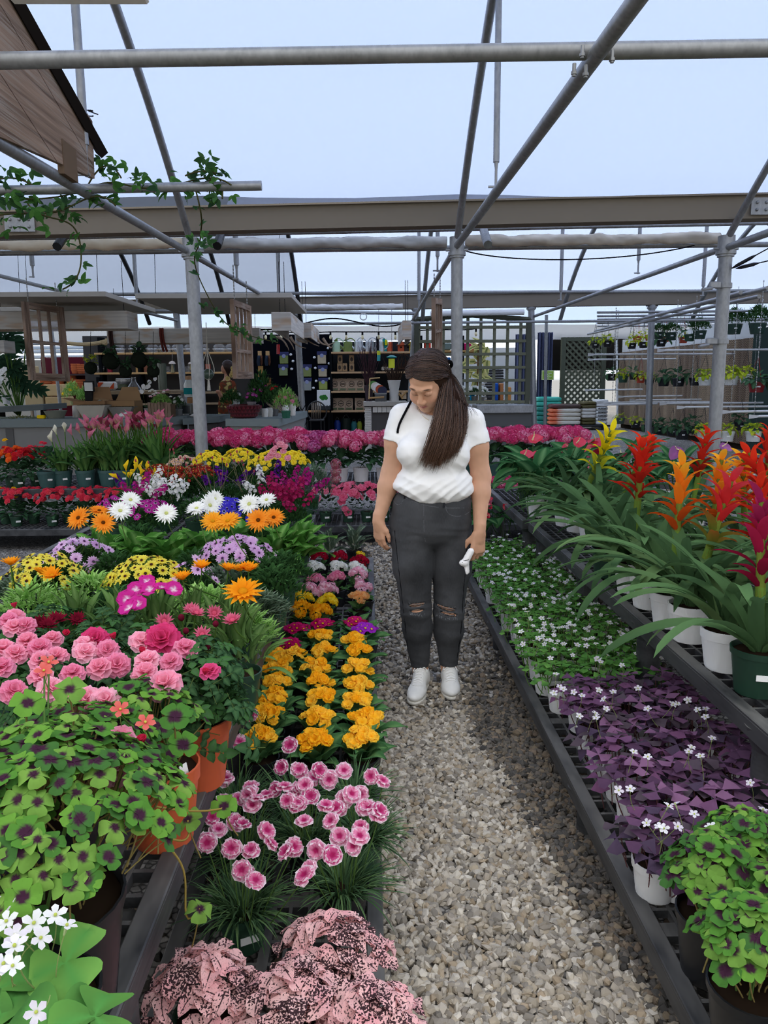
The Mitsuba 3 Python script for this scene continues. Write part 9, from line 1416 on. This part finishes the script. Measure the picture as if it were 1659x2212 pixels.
for i in range(5): it('soil_sack', f'orange-ended white compost sack, {OW[i]} from the pallet in its stack', 'bag', sack(SX0 - 0.07, SX0 + 0.9, 23.45, 24.1, z0_ + i * 0.125, 0.135, 'd8d2c2' if i < 4 else '4a3a34', 'd8704a' if i < 4 else '5a2a2a'), 'plastic', 'compost sack stack')
for i in range(7): it('soil_sack', f'olive and white bark sack, {OW[i]} from the pallet in the middle stack', 'bag', sack(SX0 + 0.90, SX0 + 1.36, 23.5, 24.1, z0_ + i * 0.10, 0.108, '5a5230' if i in (0, 1, 5, 6) else 'd0ccc2'), 'plastic', 'bark sack stack')
for i in range(7):
    kk = it('soil_sack', f'white bonsai soil sack with black lettering, {OW[i]} from the pallet', 'bag', sack(SX0 + 1.34, SX0 + 1.72, 23.48, 24.1, z0_ + i * 0.108, 0.116, 'dcdcd8'), 'plastic', 'bonsai soil sack stack')
    if 0 < i < 5: tm = meshkit.text_mesh('BONSAI', 0.055, 0.004, True); V = np.array(tm.vertices); put(kk, 'lettering', shp(Me(np.stack([V[:, 0] * 0.9 + SX0 + 1.38, 23.474 - V[:, 2], V[:, 1] + z0_ + i * 0.108 + 0.032], 1), np.array(tm.faces)[:, ::-1], '1c1c1c'), 'matte', False))
for i in range(6): it('soil_sack', f'teal soil sack, {OW[i]} from the ground in the stack before the curtain', 'bag', sack(SX0 - 0.35, SX0 + 0.45, 24.0 + 0.12, 24.6, 0.12 + i * 0.145, 0.155, '3fae98' if i > 3 else '2f8a7a'), 'plastic', 'teal sack stack')
# side wall with the chevron curtain, and the hanging plants
XW = 8.0
struct('wall_right', shp(cat([box(XW, XW + 0.1, 16.0, 24.6, 2.33, 2.75, 'd8d8d4'), box(XW + 0.06, XW + 0.1, 16.0, 24.6, 0.0, 2.4, '3a322a')]), 'matte', False))
def chev_fn(p, n, uv):
    a_ = p.y * 17; s_ = dr.abs(a_ - dr.floor(a_) - 0.5) * 2; b_ = p.z * 21 + s_ * 0.8; v_ = b_ - dr.floor(b_); fold_shade = noise(p.y * 4, 0, 0)  # last term is fold shading painted into the stripes, not the weave
    return mix((0.07, 0.04, 0.027), (0.42, 0.31, 0.19), smoothstep(0.45, 0.55, v_) * (0.35 + 0.65 * fold_shade))
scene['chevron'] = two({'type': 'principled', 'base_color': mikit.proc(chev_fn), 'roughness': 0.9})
y = np.linspace(16.0, 24.5, 240); fx = XW - 0.06 - 0.05 * np.abs(np.sin(y * 7 + 1.5 * np.sin(y * 2.3))); V = np.concatenate([np.stack([fx, y, np.full(240, z)], 1) for z in (0.15, 1.2, 2.35)]); q_ = [[r_ * 240 + i, r_ * 240 + i + 1, (r_ + 1) * 240 + i + 1, (r_ + 1) * 240 + i] for r_ in (0, 1) for i in range(239)]
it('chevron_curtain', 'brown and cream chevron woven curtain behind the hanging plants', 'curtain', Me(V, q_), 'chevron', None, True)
k = thing('cladding_sheet', 'dark green wall cladding beside the chevron curtain', 'panel')
for ya, yb in ((11.4, 13.7), (13.72, 16.0)): put(k, 'board', shp(box(XW - 0.1, XW, ya, yb, 0.0, 2.52, '3a4742', 0.006), 'matte', False))
it('white_stake', 'slim white standpipe at the end of the plant racks', 'pipe', tube([P(1334, 925, Y=21), P(1332, 735, Y=21)], 0.03, 10, 'd8d8d4'), 'plastic')
RODS = [(1270, 1660, 766, 12.5, 'upper plant rod, longest, hung on chains'), (1270, 1460, 777, 14.5, 'upper plant rod at the far end by the lattice'), (1420, 1680, 757, 11.0, 'upper plant rod passing behind the strap clamp post'), (1264, 1388, 843, 15.5, 'middle plant rod with a flattened end before the lattice'), (1335, 1475, 857, 14.5, 'lower plant rod, uppermost of the bundle'), (1360, 1515, 865, 13.5, 'lower plant rod, second of the bundle'), (1290, 1545, 870, 12.8, 'lower plant rod, third of the bundle'), (1305, 1420, 874, 12.2, 'short lower plant rod before the slim grey post'), (1425, 1660, 872, 11.5, 'lower plant rod from the slim grey post to the picture edge'), (1462, 1660, 880, 10.6, 'lower plant rod behind the strap clamp post'), (1560, 1680, 890, 9.6, 'lowest plant rod at the picture edge'), (1618, 1690, 900, 9.0, 'nearest short plant rod at the picture edge')]
def chainm(p_, z1): return cat([ball(1, '9a9a96', 0).x(tr(p_[0], p_[1], z), ro('z', 90 * (i % 2)), sc(0.010, 0.004, 0.022)) for i, z in enumerate(np.arange(p_[2], z1, 0.038))])
for u0, u1, v, Y, lab in RODS:
    Y *= 1.34
    a, b = P(u0, v, Y=Y), P(u1, v - 2, Y=Y); k = thing('plant_rod', lab, 'rod'); d_ = (b - a) / np.linalg.norm(b - a); put(k, 'rod', shp(tube([a + d_ * 0.12, a + d_ * 0.16, b], [0.016, 0.021, 0.021], 10, 'c8c8c4'), 'plastic')); put(k, 'flattened_end', shp(hull([a + [0, s1 * 0.006, s2 * 0.035] for s1 in (-1, 1) for s2 in (-1, 1)] + [a + d_ * 0.14 + [0, s1 * 0.016, s2 * 0.018] for s1 in (-1, 1) for s2 in (-1, 1)], 'b8b8b4'), 'plastic', False))
    for t_ in (0.15, 0.85): q_ = a + (b - a) * t_; put(k, 'chain', shp(chainm(q_, 3.0), 'metal', False))
def hpot(u, v, Y, c_, r, var, n, fr, lab, s_=1.0, rod=None, fol=None, name='hanging_plant'):
    Y *= 1.34; p_ = P(u, v, Y=Y); k = thing(name, lab, 'hanging plant'); h = r * 1.25; put(k, 'pot', shp(potm(r, r * 0.74, h, c=c_), 'plastic'), tr(p_[0], p_[1], p_[2] - h)); put(k, 'price_tag', 'tag', tr(p_[0] - 0.2 * r, p_[1] - r * 0.93, p_[2] - h * 0.45) @ sc(1.3))
    if fol: put(k, 'foliage', fol, tr(p_[0], p_[1], p_[2] - 0.03) @ sc(r * 1.5 / 0.105, r * 1.5 / 0.105, fr / 0.12), stuff=True)
    if n: leaves_x(k, var, (p_[0], p_[1], p_[2] - 0.01), n, r * 1.2, fr, int(u), (-60, 55), (0.7 * s_, 1.2 * s_), inner=1.0)
    for t_ in (0.5, 2.6, 4.7): put(k, 'hanger_wire', shp(tube([p_ + [r * math.cos(t_), r * math.sin(t_), -0.01], p_ + [0, 0, 0.42]], 0.003, 4, '8a2a24' if c_ in ('b5452f', '7a1f20') else '3a3a3a'), 'matte'))
for i, (u, v, Y, c_, r, var, n, fr, lab, fol) in enumerate((
    (1286, 740, 13.5, '1a1b1e', 0.10, POTHOS, 20, 0.10, 'black hanging pot with a pale climber, nearest the lattice in the top row', None), (1312, 736, 13.2, '1a1b1e', 0.11, POTHOS, 26, 0.12, 'black hanging pot with bright leaves, second in the top row', None), (1365, 741, 12.8, '1a1b1e', 0.10, POTHOS, 22, 0.12, 'black hanging pot with long pale trailing leaves, top row', None), (1390, 739, 12.6, '1a1b1e', 0.10, POTHOS, 16, 0.1, 'black hanging pot beside the slim grey post, top row', None), (1428, 734, 12.2, '1a1b1e', 0.11, DARKHEART, 6, 0.08, 'tapered black hanging pot past the slim grey post, top row', None),
    (1377, 726, 13.4, 'b5452f', 0.11, POTHOS, 12, 0.08, 'orange-red hanging pot left of the slim grey post', None), (1402, 725, 13.2, 'b5452f', 0.09, POTHOS, 14, 0.14, 'orange-red hanging pot half behind the slim grey post', None), (1437, 726, 12.8, 'b5452f', 0.10, POTHOS, 10, 0.07, 'orange-red hanging pot beneath the bushy dark green ones', None), (1476, 728, 12.4, 'b5452f', 0.10, POTHOS, 12, 0.08, 'orange-red hanging pot near the clamp post', None),
    (1424, 717, 12.6, '22382f', 0.12, None, 0, 0.2, 'bushy hanging plant in a dark green pot just past the slim grey post', 'dark_foliage0'), (1450, 718, 12.2, '22382f', 0.13, None, 0, 0.22, 'bushiest hanging plant in a dark green pot, top row', 'dark_foliage0'), (1490, 722, 11.8, '2c4a38', 0.11, DARKHEART, 18, 0.22, 'hanging plant with big grey-green leaves in a green pot', None), (1512, 714, 11.6, '22382f', 0.13, None, 0, 0.26, 'bushy hanging plant touching the clamp post, inner side', 'dark_foliage0'), (1586, 700, 10.6, '22382f', 0.145, None, 0, 0.30, 'bushy hanging plant just past the clamp post', 'dark_foliage0'), (1637, 698, 10.3, '22382f', 0.15, None, 0, 0.32, 'bushy hanging plant at the picture edge, top row', 'dark_foliage0'),
    (1321, 808, 13.5, '1c1d22', 0.12, DARKHEART, 14, 0.1, 'black hanging pot with dark leaves by the white standpipe, second row', None), (1346, 812, 13.2, '2f4f40', 0.12, POTHOS, 26, 0.14, 'green hanging pot with variegated leaves, second row', None), (1369, 808, 13.0, '1c1d22', 0.10, DARKHEART, 10, 0.12, 'black hanging pot hidden among leaves, second row', None), (1384, 815, 12.8, 'b5452f', 0.10, POTHOS, 22, 0.12, 'orange-red hanging pot with pale leaves, second row', None), (1403, 817, 12.5, '1c1d22', 0.11, POTHOS, 12, 0.1, 'black hanging pot behind the slim grey post, second row', None), (1434, 817, 12.0, '1c1d22', 0.13, DARKHEART, 24, 0.14, 'black hanging pot with broad dark leaves, second row', None), (1466, 817, 11.6, '1c1d22', 0.13, DARKHEART, 20, 0.16, 'black hanging pot with purple-backed leaves, second row', None), (1502, 816, 11.2, '1c1d22', 0.12, DARKHEART, 18, 0.14, 'black hanging pot beside the lime green plant, second row', None), (1523, 814, 10.9, 'd0d0cc', 0.13, POTHOS, 40, 0.12, 'white hanging pot of lime green leaves left of the clamp post', None), (1580, 812, 10.2, 'd0d0cc', 0.13, POTHOS, 70, 0.14, 'white hanging pot with a long cascade of lime leaves past the clamp post', None), (1635, 825, 9.8, '7a1f20', 0.14, DARKHEART, 30, 0.12, 'dark red hanging pot with variegated leaves at the picture edge', None), (1612, 808, 10.4, 'd0d0cc', 0.12, POTHOS, 36, 0.12, 'lime-leaved hanging pot behind the dark red one', None),
    (1340, 902, 14.0, '4a5a50', 0.12, POTHOS, 16, 0.08, 'grey-green pot at the foot of the white standpipe, bottom row', None), (1373, 910, 13.4, '1c1d22', 0.12, POTHOS, 22, 0.1, 'black pot with pale leaves, bottom row before the slim post', None), (1397, 918, 12.8, '1c1d22', 0.12, DARKHEART, 14, 0.1, 'black pot with dark leaves behind the slim grey post, bottom row', None), (1422, 922, 12.2, '1c1d22', 0.13, DARKHEART, 24, 0.14, 'black pot with arching dark leaves, bottom row', None), (1452, 925, 11.8, '1c1d22', 0.12, DARKHEART, 22, 0.14, 'black pot with a white label, bottom row', None), (1474, 930, 11.2, '1c1d22', 0.14, DARKHEART, 28, 0.16, 'lowest black pot with big dark leaves, bottom row', None), (1497, 920, 11.6, '1c1d22', 0.12, DARKHEART, 22, 0.18, 'black pot crowded behind the lime plant, bottom row', None), (1520, 930, 10.4, 'd0d0cc', 0.12, POTHOS, 34, 0.10, 'white pot of lime leaves left of the clamp post, bottom row', None), (1570, 932, 9.8, 'd0d0cc', 0.135, POTHOS, 40, 0.11, 'white pot of lime leaves right past the clamp post, bottom row', None), (1628, 932, 9.6, 'd0d0cc', 0.135, POTHOS, 40, 0.11, 'white pot of lime leaves at the picture edge, bottom row', None), (1600, 912, 10.6, '1c1d22', 0.12, DARKHEART, 26, 0.2, 'black pot with dark leaves between the two lime plants, bottom row', None))): hpot(u, v, Y, c_, r, var, n, fr, lab, 1.0, None, fol)
for i, (u0, v0, u1, v1, Y0, Y1, lab) in enumerate(((1285, 715, 1600, 632, 18, 8.5, 'pipe slanting over the hanging plants, upper one'), (1270, 722, 1640, 640, 18, 8.5, 'pipe slanting over the hanging plants, lower one'), (1380, 690, 1659, 622, 13, 8.0, 'cable pipe sagging over the hanging plants'))): pipe('rack_pipe', lab, 'pipe', [P(u0, v0, Y=Y0), P(u1, v1, Y=Y1)], 0.022)
for i, (v, Y) in enumerate(((705, 20), (698, 18.5), (690, 17), (683, 15.5), (675, 14))): pipe('rack_rail', f'thin rail high over the plant racks, {OW[i]} from below', 'pipe', [P(1290, v, Y=Y), P(1700, v - 4, Y=Y)], 0.022)
k = thing('turnbuckle_cable', 'steel cables with turnbuckles strained from the clamp post', 'cable')
for (u0, v0, u1, v1) in ((1580, 580, 1690, 520), (1590, 580, 1690, 556)): a, b = P(u0, v0, Y=7.1), P(u1, v1, Y=6.6); put(k, 'cable', shp(tube([a, b], 0.005, 5, '2a2a2c'), 'matte')); put(k, 'turnbuckle', shp(tube([a + (b - a) * 0.02, a + (b - a) * 0.12, a + (b - a) * 0.4, a + (b - a) * 0.5], [0.006, 0.016, 0.016, 0.006], 6, '3a3a3c'), 'metal'))
it('overhead_cable', 'thin black cable sagging under the clear far roof', 'cable', tube(spline([P(1000, 540, Y=7.4), P(1150, 560, Y=8), P(1300, 558, Y=8), P(1500, 530, Y=7.5)], 30), 0.006, 5, '1c1c1e'))
